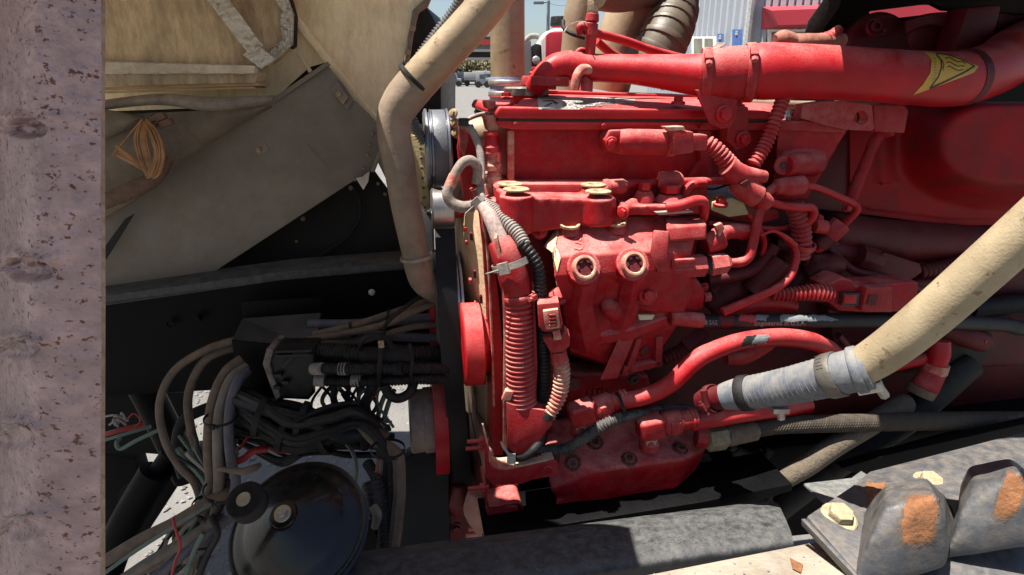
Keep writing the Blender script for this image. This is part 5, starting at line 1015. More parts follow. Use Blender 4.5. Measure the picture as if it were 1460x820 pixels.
for lab, pts, r, m_ in (
    ('thin red pipe dipping under the fuel line fitting', [(1060, 300, .95), (1078, 320, .95), (1090, 345, .955), (1084, 372, .96)], 4, RED),
    ('dark red pipe rising behind the upright conduit', [(1160, 300, .98), (1168, 330, .98), (1150, 372, .985), (1160, 410, .99)], 6, REDD),
    ('thin red line along the ledge to the manifold', [(1010, 318, .96), (1060, 322, .955), (1110, 326, .96), (1150, 318, .97), (1200, 322, .98)], 3.5, RED),
    ('dark red hose curling under the pump outlet', [(1010, 398, .95), (1050, 392, .94), (1082, 380, .95), (1104, 352, .96)], 9, REDD),
    ('dark red cable drooping behind the large plug', [(1180, 350, 1.0), (1215, 385, .98), (1260, 396, .98), (1330, 420, .99)], 6, REDD),
    ('thin dark wire in the gap above the return tubes', [(990, 262, .97), (1015, 270, .96), (1045, 262, .96), (1060, 272, .97)], 1.6, RUBB),
    ('second thin dark wire in the gap above the return tubes', [(985, 270, .965), (1020, 258, .955), (1050, 270, .96)], 1.4, RUBB),
    ('dark hose running level below the lettered hose', [(1180, 500, 1.0), (1260, 492, 1.0), (1340, 470, 1.02), (1440, 462, 1.05)], 9, REDD),
    ('red line looping down from the lettered hose', [(1195, 478, .93), (1210, 500, .94), (1200, 525, .95), (1170, 540, .96)], 5, REDD)):
    hose('small_line', lab, 'line', pts, r, m_, eng=True, group='small lines right of the pump')
t = thing('pipe_clamp', 'small red pipe clamp with one bolt right of the ring tie', 'clamp')
mb = MB(); tube(mb, [(1160, 322, .95), (1176, 324, .95)], 10, eng=True, sharp=True); mb.out('clamp_saddle', RED, t); bolt(PE(1168, 312, .95), Z + OUT * .5, .006, par=t)
casting([lambda mb: tube(mb, [(1150, 395, .985), (1172, 380, .98), (1196, 378, .985)], [15, 20, 14], eng=True), lambda mb: tube(mb, [(1165, 360, .985), (1160, 385, .985)], [12, 14], eng=True)], 'gallery_fitting', REDD, .003, 3)
for (x, y, D, r_) in ((1208, 296, .99, .006), (1168, 352, .97, .008), (1182, 394, .96, .007), (1004, 410, .93, .006)): bolt(PE(x, y, D), OUT, r_)
for (x, y, D, r_) in ((735, 178, .978, .005), (860, 180, .978, .005), (1000, 181, .978, .005)): bolt(PE(x, y, D), OUT, r_, flange=False)
# black lettered hose
t = thing('lettered_hose', 'black hose with white lettering crossing level above the red hose', 'hose')
mb = MB(); tube(mb, [(1000, 458, .89), (1060, 458, .89), (1160, 457, .90), (1260, 457, .92), (1420, 462, .98), (1480, 470, 1.0), (1700, 480, 1.1)], 10.5, eng=True, seg=24); lh = mb.out('hose_body', mat('black_hose_lettered', (.010, .010, .011), .5, spec=.3, bump=.15, scale=16, dust=.15, dcol=(.06, .055, .05)), t)
mb = MB(); tube(mb, [(955, 453, .89), (957, 453, .89), (1000, 457, .89), (1002, 457, .89)], [9, 11, 11, 9], eng=True, sharp=True); mb.out('hose_fitting', REDC, t)
th_ = bvh(lh); HW = mat('white_hose_print', (.20, .20, .19), .6, var=0, bump=0)
SILV = mat('worn_silver_patch', (.17, .18, .18), .7, var=.3, scale=60, bump=.4)
patch([(1078, 449), (1096, 449), (1092, 457), (1070, 457)], th_, SILV, t, 'silver_wear', off=.0002, jit=1.2); patch([(1112, 449), (1176, 449), (1196, 457), (1112, 459)], th_, SILV, t, 'silver_wear', off=.0002, jit=1.2, n=16)
text_on('3/8 SAE', (999, 463), (7.5, 0), (0, -9), th_, HW, t, off=.0004)
text_on('Engineered in U.S.A.', (1075, 464), (9.0, -.05), (0, -9.5), th_, HW, t, off=.0004)
patch([(1055, 449), (1078, 449), (1078, 461), (1052, 457)], th_, RED, t, 'paint_overspray', off=.0003, jit=1.5)
patch([(1024, 449), (1046, 449), (1046, 468), (1030, 468)], th_, REDD, t, 'paint_overspray', off=.0003, jit=1.5)
# red hoses
RG = 'two fat red hoses to the lower cover'
hose('red_hose', 'long red hose arching from the upper elbow over to the right', 'hose', [(886, 572, .86), (920, 565, .855), (955, 548, .85), (990, 515, .85), (1020, 499, .855), (1060, 486, .86), (1110, 481, .87), (1150, 485, .88), (1178, 495, .90), (1194, 508, .92)], [12, 12, 12.5, 13.5, 13, 12.5, 13, 13, 12, 11], RED, group=RG, eng=True, seg=22)
hose('red_hose', 'lower red hose from the front elbow, ending under the silver hose', 'hose', [(985, 603, .85), (1020, 597, .85), (1060, 590, .855), (1110, 583, .87), (1150, 578, .9)], 12, RED, group=RG, eng=True, seg=22)
ah = [o for o in COL.objects if o.get('label', '').startswith('long red hose arching')][0]; tah = bvh(ah)
patch([(1062, 480), (1082, 477), (1078, 492), (1056, 494)], tah, RUBB, ah, 'bare_rubber', off=.0003, jit=1.6, n=10)
patch([(1078, 478), (1098, 477), (1092, 489), (1070, 491)], tah, SILV, ah, 'silver_wear', off=.0005, jit=1.4, n=10)
def elbow(x, y, D, lab, x2, y2):
    t = thing('hose_elbow', lab, 'elbow', 'square red elbows on the lower cover')
    c = PE(x, y, D); u = mpp(c); d = (PE(x2, y2, D) - c).normalized(); v = d.cross(N).normalized(); v = v if v.z > 0 else -v
    mb = MB(); loft(mb, [[c + d * a * u + v * b * u * s + N * e * u * s for b, e in ((-15, -12), (-12, -15), (12, -15), (15, -12), (15, 12), (12, 15), (-12, 15), (-15, 12))] for a, s in ((-20, .75), (-14, 1), (14, 1.05), (17, .9))]); mb.out('elbow_body', REDC, t, bevel=.002)
    b0 = PE(x - 2, y + 22, D + .01); mb = MB(); lathe(mb, b0, Z, [(-.012, 15 * u), (0, 15 * u), (.003, 13 * u), (.012, 11 * u), (.03, 10 * u)], 24); mb.out('threaded_base', REDC, t)
    q = b0 + Z * .001; cyl(m2 := MB(), q, q + Z * .010, 13.5 * u, seg=6); m2.out('hexagon', mat('tan_dusty_red', (.36, .16, .10), .8, dust=.4), t, bevel=.001)
    a = c + d * 20 * u; mb = MB(); lathe(mb, a, d, [(-4 * u, 13 * u), (1 * u, 17 * u), (22 * u, 17 * u), (26 * u, 14 * u), (38 * u, 14 * u), (39 * u, 15.5 * u), (42 * u, 15.5 * u), (43 * u, 14 * u), (45 * u, 15.5 * u), (48 * u, 14 * u)], 24); mb.out('quick_coupler', REDC, t)
    mb = MB(); w = v; box(mb, a + d * 11 * u - N * 16.5 * u, d * 7 * u, N * 2 * u, w * 9 * u); mb.out('release_tab', REDC, t, bevel=.001)
elbow(830, 588, .865, 'upper left square elbow feeding the arching hose', 862, 578)
elbow(928, 608, .85, 'front square elbow in the middle of the lower cover', 958, 602)
p = PE(884, 575, .855); ziptie(p, PE(895, 571, .855) - p, .0175, RUBB, label='black zip tie round the coupler of the arching hose', cat='zip tie', lug=OUT + Vector((0, 0, -.8)))
hose('corrugated_line', 'black corrugated line swooping across the lower cover', 'conduit', [(765, 640, .86), (790, 642, .855), (815, 636, .85), (850, 612, .845), (880, 597, .84), (920, 588, .87), (965, 582, .89), (1000, 585, .92)], [8, 8, 8, 8, 7.5, 6.5, 6, 5], mat('black_dusty_plastic', (.03, .03, .03), .5, dust=.4, dcol=(.16, .13, .11)), (4.6, .10), eng=True)
# LOWER COVER ------------------------------------------------------------
lower = casting([
    lambda mb: loft(mb, [sec(0, [(780, 600, .93), (776, 640, .89), (784, 700, .85), (800, 722, .86), (800, 726, .99), (790, 610, 1.02)]),
                         sec(0, [(850, 590, .93), (855, 640, .875), (858, 672, .835), (862, 716, .845), (862, 718, .99), (855, 600, 1.02)]),
                         sec(0, [(960, 585, .93), (968, 630, .875), (976, 656, .835), (968, 694, .85), (966, 698, .99), (962, 590, 1.02)]),
                         sec(0, [(1000, 590, .95), (1008, 625, .90), (1008, 640, .88), (994, 668, .88), (990, 672, .98), (1000, 600, 1.02)])]),
    lambda mb: slab(mb, [(775, 530), (925, 535), (940, 600), (775, 640)], .05, eng=True, Y=.97),
    lambda mb: loft(mb, [sec(0, [(792, 715, .85), (792, 724, .85), (792, 724, .95), (792, 715, .95)]), sec(0, [(965, 692, .845), (964, 700, .845), (964, 700, .95), (965, 692, .95)])])],
    'lower_cover', REDC, .0032, 16, .0007)
tl = bvh(lower)
for (x, y, r) in ((817, 660, .0125), (897, 655, .0125), (970, 640, .012), (848, 631, .013), (795, 592, .011), (817, 547, .011), (903, 540, .011)):
    h = tl.ray_cast(CAM, ray(x, y).normalized())
    if h[0] is not None: socket(h[0], (h[1] if h[1].z > 0 else -h[1]), r * .78, GRIMYBOLT, lower)
# pump feet / brackets
mb = MB(); loft(mb, [sec(0, [(884, 478, .88), (905, 482, .88), (880, 540, .875), (855, 542, .875)]), sec(0, [(884, 478, .93), (905, 482, .93), (880, 540, .93), (855, 542, .93)])]); mb.out('pump_foot', REDC, eng, bevel=.003)
mb = MB(); slab(mb, [(902, 484), (946, 480), (944, 516), (930, 528), (886, 536)], .05, eng=True, Y=.905); mb.out('pump_foot', REDC, eng, bevel=.007, seg=3)
for q4 in ([(908, 484), (916, 483), (900, 534), (890, 536)], [(936, 481), (946, 480), (944, 522), (934, 524)], [(890, 524), (944, 514), (944, 522), (886, 536)]):
    mb = MB(); slab(mb, q4, .02, eng=True, Y=.892); mb.out('foot_rib', REDC, eng, bevel=.002)
for i in range(5):
    mb = MB(); slab(mb, [(838 + i * 7, 556), (843 + i * 7, 555), (843 + i * 7, 563), (838 + i * 7, 564)], .004, eng=True, Y=.965); mb.out('cast_mark', REDC, eng, bevel=.001)
mb = MB(); slab(mb, [(912, 502), (922, 492), (928, 498), (918, 512)], .01, eng=True, Y=.898); mb.out('foot_slot', REDD, eng, bevel=.001)
mb = MB(); slab(mb, [(910, 449), (934, 449), (930, 456), (912, 457)], .01, eng=True, Y=.885); mb.out('cream_tag', mat('cream_label', (0, 0, 0)), eng, bevel=.001)
# INTAKE MANIFOLD / big right casting -------------------------------------
gu, gw = 130, 64; vs = []
for j in range(gw + 1):
    for i in range(gu + 1):
        px = 1212 + (1720 - 1212) * i / gu; top_ = 150 + max(0, (1260 - px)) * .5; bot = 303 + 18 * min(1, (px - 1212) / 140); py = top_ + (bot - top_) * j / gw
        u_ = max(-2, min(0, (px - 1440) / 168)); v_ = (py - 205) / 98; r_ = (abs(u_) ** 2.4 + abs(v_) ** 2.4) ** (1 / 2.4)
        tt_ = min(1.0, max(0.0, (1.02 - r_) / .5)); b_ = tt_ * tt_ * (3 - 2 * tt_); D_ = 1.045 - .115 * b_ - .012 * math.exp(-((px - 1262) / 14) ** 2) * (py < 262) + (.006 if py > bot - 9 else 0)
        D_ -= .0012 * noise.noise(Vector((px, py, 0)) * .03)
        vs.append(PE(px, py, D_))
k = gu + 1; n0 = len(vs); fs = [(j * k + i, j * k + i + 1, (j + 1) * k + i + 1, (j + 1) * k + i) for j in range(gw) for i in range(gu)]
back = [v + N * (.16 if i % k else .12) for i, v in enumerate(vs)]; mb = MB().add(vs + [Vector((v.x, v.y, v.z)) for v in back], fs + [tuple(n0 + q for q in f) for f in fs])
rim = list(range(k)) + [j * k + gu for j in range(1, gw + 1)] + [gw * k + i for i in range(gu - 1, -1, -1)] + [j * k for j in range(gw - 1, 0, -1)]
mb.f += [(p_, q_, q_ + n0, p_ + n0) for p_, q_ in zip(rim, rim[1:] + rim[:1])]; man = mb.out('intake_manifold', mat('grimy_manifold_red', (0.25, 0.002, 0.006), .55, spec=.2, grime=.8, dust=.10, dcol=(.12, .05, .04), sun_dust=.1, scale=7, var=.25, bump=.25, bscale=200), eng, ang=60)
mb = MB(); slab(mb, [(1100, 222), (1222, 180), (1222, 306), (1100, 290)], .06, eng=True, Y=1.05); mb.out('manifold_flange', REDD, eng, bevel=.004)
casting([lambda mb: loft(mb, [sec(0, [(1110, 175, .95), (1105, 240, .95), (1100, 285, .97), (1100, 285, 1.05), (1110, 175, 1.05)]), sec(0, [(1212, 178, .95), (1180, 230, .95), (1150, 285, .97), (1150, 285, 1.05), (1212, 178, 1.05)])]),
         lambda mb: tube(mb, [(1118, 236, .925), (1165, 232, .96)], [17, 17], eng=True)], 'manifold_support', REDC, .003, 3)
casting([lambda mb: tube(mb, [(1252, 190, 1.0), (1235, 230, 1.0), (1212, 285, 1.0)], [9, 8, 9], eng=True), lambda mb: tube(mb, [(1250, 190, 1.0), (1275, 185, .98)], [9, 9], eng=True)], 'manifold_rib', REDC, .003, 3)
p = PE(1117, 236, .924); mb = MB(); lathe(mb, p, OUT + LEFT * .2, [(0, .016), (.002, .015), (.002, .007), (-.003, .006)], 24); mb.out('boss_ring', REDC, eng)
mb = MB(); lathe(mb, PE(1117, 236, .9235), OUT + LEFT * .2, [(0, .0055), (.001, .005), (.001, 0)], 16); mb.out('boss_hole', INK, eng)
# lifting bracket with hole: plate with a real hole
def holed(outer, hx, hy, hr, D, dep, name, m, n=28):
    mb = MB(); vs = []; c = PE(hx, hy, D); u = mpp(c)
    pts = []; k = len(outer)
    for i in range(n):
        a = 2 * math.pi * i / n; dx, dy = math.cos(a), math.sin(a); best = 1e9
        for j in range(k):
            (x1, y1), (x2, y2) = outer[j], outer[(j + 1) % k]; ex, ey = x2 - x1, y2 - y1; den = dx * ey - dy * ex
            if abs(den) < 1e-9: continue
            s = ((x1 - hx) * ey - (y1 - hy) * ex) / den; q = ((x1 - hx) * dy - (y1 - hy) * dx) / den
            if s > 0 and -1e-6 <= q <= 1 + 1e-6: best = min(best, s)
        pts.append(((hx + dx * hr, hy + dy * hr), (hx + dx * best, hy + dy * best)))
    for off in (0, dep): vs += [PE(*a_, D) + N * off for a_, b_ in pts]; vs += [PE(*b_, D) + N * off for a_, b_ in pts]
    fs = []
    for i in range(n):
        j = (i + 1) % n; fs += [(i, j, n + j, n + i), (2 * n + i, 2 * n + j, 3 * n + j, 3 * n + i), (i, j, 2 * n + j, 2 * n + i), (n + i, n + j, 3 * n + j, 3 * n + i)]
    mb.add(vs, fs); return mb.out(name, m, eng, ang=30)
holed([(1146, 144), (1200, 144), (1243, 150), (1247, 187), (1205, 185), (1185, 180), (1140, 174)], 1228, 168, 10, .93, .02, 'lifting_bracket', REDC)
mb = MB(); slab(mb, [(1222, 158), (1238, 160), (1238, 178), (1222, 178)], .02, eng=True, Y=.965); mb.out('bracket_hole_shade', REDD, eng)  # dark block added to stand for the shade behind the hole
mb = MB(); slab(mb, [(1246, 150), (1290, 150), (1296, 158), (1290, 190), (1247, 188)], .06, eng=True, Y=.94); mb.out('bracket_block', REDC, eng, bevel=.003)
mb = MB(); slab(mb, [(1115, 174), (1146, 172), (1210, 182), (1205, 190), (1112, 186)], .06, eng=True, Y=.94); mb.out('bracket_block', REDC, eng, bevel=.003)
bolt(PE(1135, 168, .96), Z, .009); bolt(PE(1124, 172, .96), Z, .005, m=BRASS, flange=False)
# bracket hanging from the coupling
t = thing('pipe_bracket', 'red triangular bracket with one bolt under the charge pipe coupling', 'bracket')
mb = MB(); slab(mb, [(992, 128), (1052, 132), (1050, 168), (1042, 182), (1028, 184), (1012, 176)], .006, eng=True, Y=.935); mb.out('plate', REDC, t, bevel=.0015)
hexbolt(PE(1033, 163, .932), OUT, .010, RED, t, h=.006)
mb = MB(); slab(mb, [(1040, 150), (1068, 152), (1068, 208), (1050, 215), (1036, 200)], .03, eng=True, Y=.955); mb.out('bracket_foot', REDC, eng, bevel=.004)
bolt(PE(1060, 199, .95), OUT, .009)
hose('cross_tube', 'thin dusty tube behind the pipe bracket', 'tube', [(1040, 146, 1.05), (1150, 150, 1.05), (1250, 148, 1.05)], 6, BROWNP, eng=True)
# CHARGE PIPE -------------------------------------------------------------
t = thing('charge_pipe', 'fat red charge pipe with clamps and a yellow heat warning sticker', 'pipe')
mb = MB(); tube(mb, [(760, 128, 1.05), (776, 108, 1.04), (793, 96, 1.04), (815, 93, 1.04)], [14, 17, 19, 20], eng=True, seg=28); mb.out('inlet_elbow', RED, t)
mb = MB(); tube(mb, [(812, 94, 1.04), (850, 97, 1.03), (900, 99, 1.01), (950, 103, .99), (995, 107, .97), (1012, 108, .96)], [20, 19, 20, 24, 29, 31], eng=True, seg=36); mb.out('front_section', RED, t)
mb = MB(); tube(mb, [(998, 107, .965), (1010, 107, .96), (1045, 105, .95), (1084, 103, .94)], [33, 35, 37, 37], eng=True, seg=40); mb.out('rubber_coupling', REDC, t)
mb = MB(); tube(mb, [(1080, 103, .94), (1095, 102, .935), (1160, 103, .925), (1240, 107, .92), (1310, 112, .925), (1370, 112, .945), (1420, 96, .99), (1450, 75, 1.04), (1520, 40, 1.15)], [38, 39, 37, 36, 37, 38, 38, 38, 38], eng=True, seg=56, n=12); mp_ = mb.out('main_section', RED, t)
mb = MB(); tube(mb, [(1366, 112, .943), (1376, 111, .947)], [39, 39], eng=True, seg=40); mb.out('hose_bead', REDD, t)
for (x, D, r, lab) in ((1006, .962, 34.5, None), (1068, .943, 38, None)):
    p = PE(x, 107 if x < 1050 else 104, D); u = mpp(p); b = band(p, PE(x + 20, 106, D - .008) - PE(x - 20, 107.4, D + .008), r * u, 13 * u, REDC, t, lug=Vector((-.2, -.75, .6)), th=.0016)
    ax = E; c_ = p + Z * (r * u + .001)
    for k_ in range(9):     # slots in the standing band tail
        pass
    # free tail of the band standing up, with slots
    a0 = PE(x + 4, 75 if x < 1050 else 70, D - .01); a1 = PE(x + 24, 62 if x < 1050 else 60, D - .01)
    d = (a1 - a0); w = OUT * .25 + LEFT * .0; mb = MB(); n_ = 9
    for k_ in range(n_):
        q = a0 + d * (k_ / n_); box(mb, q + d * .03, d * (.035), (E * 4.5 * u + OUT * .003), (d.cross(E)).normalized() * .0006)
    box(mb, a0 + d * .5 + (E * 4.5 * u + OUT * .003), d * .5, E * 1 * u, (d.cross(E)).normalized() * .0007); box(mb, a0 + d * .5 - (E * 4.5 * u + OUT * .003), d * .5, E * 1 * u, (d.cross(E)).normalized() * .0007)
    mb.out('band_tail', DUSTY, b)
# warning sticker on the pipe
tm = bvh(mp_)
def strip(name, poly, m, off, par, n=26):
    """a printed shape on the curved pipe: two measured outlines joined by a fine grid (left edge, right edge)"""
    Ls, Rs = poly; vs = []; idx = {}
    def ev(pts, s):
        s *= len(pts) - 1; i = min(int(s), len(pts) - 2); f = s - i; return (pts[i][0] * (1 - f) + pts[i + 1][0] * f, pts[i][1] * (1 - f) + pts[i + 1][1] * f)
    m_ = 12
    for j in range(n + 1):
        a = ev(Ls, j / n); b = ev(Rs, j / n)
        for i in range(m_ + 1):
            h = hit(tm, a[0] + (b[0] - a[0]) * i / m_, a[1] + (b[1] - a[1]) * i / m_, off)
            if h is not None: idx[i, j] = len(vs); vs.append(h)
    fs = []
    for j in range(n):
        for i in range(m_):
            k_ = [(i, j), (i + 1, j), (i + 1, j + 1), (i, j + 1)]
            if all(q in idx for q in k_): fs.append([idx[q] for q in k_])
    return MB().add(vs, fs).out(name, m, par)
stk = strip('warning_sticker', ([(1318, 75), (1328, 86), (1326, 104), (1316, 120), (1302, 135)], [(1320, 75), (1362, 80), (1395, 95), (1388, 104), (1303, 135)]), YEL, .0006, t)
def line(pts, w, m=INK, off=.0011, name='print_line'):
    q = []; 
    for i in range(len(pts) - 1):
        (x1, y1), (x2, y2) = pts[i], pts[i + 1]; L_ = math.hypot(x2 - x1, y2 - y1); k_ = max(1, int(L_ / 3))
        for j in range(k_): q.append((x1 + (x2 - x1) * j / k_, y1 + (y2 - y1) * j / k_))
    q.append(pts[-1]); vs = []; fs = []; ok = []
    for i, (x, y) in enumerate(q):
        x0, y0 = q[max(i - 1, 0)]; x1, y1 = q[min(i + 1, len(q) - 1)]; L_ = math.hypot(x1 - x0, y1 - y0) or 1; nx, ny = -(y1 - y0) / L_ * w / 2, (x1 - x0) / L_ * w / 2
        a = hit(tm, x + nx, y + ny, off); b = hit(tm, x - nx, y - ny, off); ok.append(a is not None and b is not None); vs += [a or CAM * 0, b or CAM * 0]
    for i in range(len(q) - 1):
        if ok[i] and ok[i + 1]: fs.append((2 * i, 2 * i + 1, 2 * i + 3, 2 * i + 2))
    if fs and all(ok): MB().add(vs, fs).out(name, m, stk)
line([(1334, 77.5), (1341, 86), (1342, 96), (1337, 110), (1325, 126)], 1.8); line([(1325, 126), (1352, 114), (1375, 103), (1389, 94.5)], 2.4); line([(1389, 94.5), (1372, 86), (1352, 79), (1336, 77)], 1.6)
for o_ in (0, 6, 12): line([(1347 + o_ * .3, 84 + o_), (1353, 82.5 + o_), (1359, 86 + o_), (1365, 89 + o_), (1371, 88 + o_), (1376 - o_ * .3, 91 + o_ * .7)], 1.3)
line([(1342.5, 86), (1345, 92), (1344, 101)], 1.0)
for i in range(9): line([(1330 + i * .3 - (i > 5) * (i - 5) * 1.4, 84 + i * 4), (1334 + i * .3 - (i > 5) * (i - 5) * 1.4, 84.6 + i * 4)], 1.0, OLDW)
# small hose bump on top of elbow
hose('vent_loop', 'small red vent loop on top of the inlet elbow', 'tube', [(822, 86, 1.04), (822, 76, 1.04), (829, 71, 1.04), (837, 76, 1.04), (838, 88, 1.04)], 3.5, RED, eng=True)
mb = MB(); slab(mb, [(760, 108), (812, 110), (812, 124), (758, 122)], .1, eng=True, Y=1.02); mb.out('elbow_flange', REDC, eng, bevel=.003)
for (x, y) in ((765, 104), (804, 105)): bolt(PE(x, y, 1.05), Z, .009)
# filler cap (dark knob left of the elbow)
t = thing('oil_cap', 'dark grey scalloped filler cap standing on the valve cover', 'cap')
p = PE(750, 127, 1.08); u = mpp(p); mb = MB(); vs = []; n = 72
for h_, rr_ in ((-9 * u, 31 * u), (-8 * u, 33 * u), (1 * u, 33 * u), (3 * u, 31 * u)):
    for k_ in range(n):
        a = 2 * math.pi * k_ / n; r_ = rr_ * (1 - .06 * max(0, math.cos(a * 8))); vs.append(p + Vector((math.cos(a) * r_, math.sin(a) * r_, h_)))
mb.add(vs, [tuple(range(n)), tuple(3 * n + i for i in range(n))] + [(j * n + i, j * n + (i + 1) % n, (j + 1) * n + (i + 1) % n, (j + 1) * n + i) for j in range(3) for i in range(n)]); mb.out('cap_body', mat('brown_black_plastic', (.05, .035, .03), .45, dust=.3, dcol=(.3, .26, .2), sun_dust=.5), t)
mb = MB(); cyl(mb, p - Z * .03, p - Z * .008, 24 * u); mb.out('cap_neck', RED, t)
# riser fitting
t = thing('vent_riser', 'upright red pipe with tee fitting and brass hexagon on top', 'pipe fitting')
mb = MB(); tube(mb, [(838, 130, 1.03), (840, 90, 1.03), (843, 50, 1.03)], [7, 7, 8], eng=True, sharp=True); mb.out('riser_tube', RED, t)
mb = MB(); tube(mb, [(842, 52, 1.03), (842, 50, 1.03), (843, 34, 1.03), (844, 32, 1.03), (844, 30, 1.03), (845, 20, 1.03), (845, 17, 1.03)], [7, 10, 10, 7, 10, 9, 5], eng=True, sharp=True); mb.out('tee_body', REDC, t)
mb = MB(); tube(mb, [(842, 42, 1.03), (828, 38, 1.03), (828, 50, 1.03)], [8, 6, 5], eng=True); mb.out('tee_branch', REDC, t)
mb = MB(); tube(mb, [(845, 18, 1.03), (846, -10, 1.03)], [8.5, 8.5], eng=True, sharp=True, seg=6); mb.out('brass_hexagon', BRASS, t, bevel=.001)
mb = MB(); tube(mb, [(843, 100, 1.02), (830, 99, 1.01), (822, 110, 1.0), (818, 128, 1.0)], [7, 7, 6.5, 6], eng=True); mb.out('bent_spout', DUSTY, t)
mb = MB(); tube(mb, [(834, 130, 1.02), (836, 115, 1.02), (838, 112, 1.02)], [11, 9, 6], eng=True, sharp=True); mb.out('base_nut', REDC, t)
t = thing('vent_line', 'red tube running right from the tee in front of the brown ducts', 'tube')
mb = MB(); tube(mb, [(848, 47, 1.04), (890, 58, 1.06), (930, 72, 1.08), (975, 84, 1.1)], 6, eng=True); mb.out('tube_run', RED, t)
mb = MB(); tube(mb, [(850, 58, 1.06), (870, 75, 1.08), (890, 85, 1.1)], 6, eng=True); mb.out('tube_run', RED, t)
hose('bare_wire', 'thin bright wire from tee crossing the duct', 'wire', [(804, 46, 1.1), (812, 36, 1.1), (826, 31, 1.08), (836, 32, 1.05)], .9, STEEL, seg=6)
hose('duct_strap', 'black strap round the tan duct', 'strap', [(803, 30, 1.42), (804, 40, 1.40), (815, 48, 1.38), (834, 54, 1.38)], 3, RUBB)
mb = MB(); slab(mb, [(742, 128), (1000, 136), (1000, 141), (742, 134)], .14, eng=True, Y=1.18); mb.out('rocker_rear_rail', RED, eng, bevel=.003)
# upper right: turbo area in the shade
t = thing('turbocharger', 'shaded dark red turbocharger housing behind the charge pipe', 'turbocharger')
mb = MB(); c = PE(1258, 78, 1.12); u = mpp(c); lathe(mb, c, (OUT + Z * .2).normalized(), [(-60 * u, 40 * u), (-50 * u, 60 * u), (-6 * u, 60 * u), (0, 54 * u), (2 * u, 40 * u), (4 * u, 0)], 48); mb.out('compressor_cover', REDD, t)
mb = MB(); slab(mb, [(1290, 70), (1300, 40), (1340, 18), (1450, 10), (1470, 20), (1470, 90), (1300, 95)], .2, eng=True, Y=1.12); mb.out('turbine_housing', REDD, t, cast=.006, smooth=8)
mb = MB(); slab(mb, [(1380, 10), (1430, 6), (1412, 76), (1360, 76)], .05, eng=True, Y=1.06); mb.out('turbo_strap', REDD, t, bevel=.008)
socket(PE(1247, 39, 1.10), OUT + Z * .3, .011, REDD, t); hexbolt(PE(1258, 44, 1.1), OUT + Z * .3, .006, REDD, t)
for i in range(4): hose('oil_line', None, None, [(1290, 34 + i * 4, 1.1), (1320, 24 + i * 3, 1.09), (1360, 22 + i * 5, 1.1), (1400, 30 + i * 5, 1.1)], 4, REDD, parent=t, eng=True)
mb = MB(); tube(mb, [(1105, 58, 1.02), (1116, 56, 1.02), (1132, 58, 1.02), (1150, 60, 1.02), (1200, 58, 1.04)], [8, 13, 10, 12, 10], eng=True); mb.out('vent_fitting', mat('brown_red_fitting', (.25, .08, .05), .7, dust=.4, dcol=(.4, .25, .18)), label='brown-red fitting peeping over the charge pipe below the awning', cat='fitting')
mb = MB(); tube(mb, [(1150, 60, 1.03), (1180, 55, 1.03), (1196, 42, 1.04)], [9, 9, 6], (9, .1), eng=True); mb.out('flex_lead', REDC, label='red flexible lead just above the fat pipe', cat='lead')
# cab underside / black heat shield top right
t = thing('cab_wheel_well', 'dark curved cab wheel well hanging over the turbocharger', 'wheel well')
CABM = mat('dark_brown_black_liner', (.018, .015, .013), .7, spec=.2, dust=.3, dcol=(.04, .032, .026), scale=8)
mb = MB(); loft(mb, [[P(x, y, Y_) for x, y in ((1142, 64), (1152, 30), (1172, 2), (1196, -60), (1215, -60), (1196, 12), (1176, 40), (1166, 66))] for Y_ in (1.25, 1.9)]); mb.out('arch_edge', CABM, t, bevel=.004)
mb = MB(); slab(mb, [(1160, 66), (1180, 20), (1215, -70), (1640, -70), (1640, 6), (1320, 6), (1240, 16), (1230, 66)], .02, Y=1.55); mb.out('liner_panel', CABM, t)
a = [Vector((.46, .86, 2.03)), Vector((1.9, .86, 2.03)), Vector((1.9, 1.9, 1.95)), Vector((.62, 1.9, 1.95))]
CABPTS = [P(1190, -95, .88), P(1700, -95, .82), P(1700, -20, 1.9), P(1160, -70, 1.9)]
mb = MB(); a = CABPTS; mb.add(a + [v + Z * .03 for v in a], [(0, 1, 2, 3), (4, 5, 6, 7), (0, 1, 5, 4), (1, 2, 6, 5), (2, 3, 7, 6), (3, 0, 4, 7)]); mb.out('floor_panel', CABM, t)
mb = MB(); slab(mb, [(1330, 4), (1470, 0), (1470, 20), (1350, 14)], .02, Y=1.3); mb.out('liner_lip', CABM, t)
t = thing('firewall', 'dark cab firewall behind the engine at right', 'panel')
mb = MB(); slab(mb, [(1130, 120), (1700, 60), (1700, 760), (1130, 760)], .02, Y=1.75); mb.out('firewall_sheet', CABM, t)
mb = MB(); slab(mb, [(1440, 50), (1500, 50), (1500, 75), (1440, 70)], .02, Y=1.2); mb.out('hose_end', RUBB, label='black stub at the top right edge', cat='stub')
# ============================================================ HARNESS AT THE FRONT OF THE ENGINE
t = thing('main_harness', 'red painted harness in its bracket running down the gear case', 'harness')
mb = MB(); tube(mb, [(688, 292, .92), (700, 312, .905), (712, 338, .895), (716, 350, .89)], [8, 11, 13, 12], seg=20); mb.out('braided_sleeve', mat('pinkish_braid', (.36, .27, .24), .9, bump=1.0, bscale=700, var=.4, scale=200), t)
mb = MB(); tube(mb, [(712, 344, .89), (722, 365, .88), (732, 395, .875), (738, 430, .872)], [18, 22, 22, 20], seg=26); mb.out('red_sheath', REDC, t)
mb = MB(); tube(mb, [(738, 425, .872), (740, 440, .87), (740, 490, .868), (742, 540, .866), (745, 575, .866)], 19.5, (7.2, .075), seg=28); mb.out('large_conduit', REDC, t)
p = P(739, 424, .872); band(p, P(742, 445, .87) - P(738, 420, .872), 21 * mpp(p), .010, REDC, t, lug=Vector((.8, -.5, .1)))
t2 = t
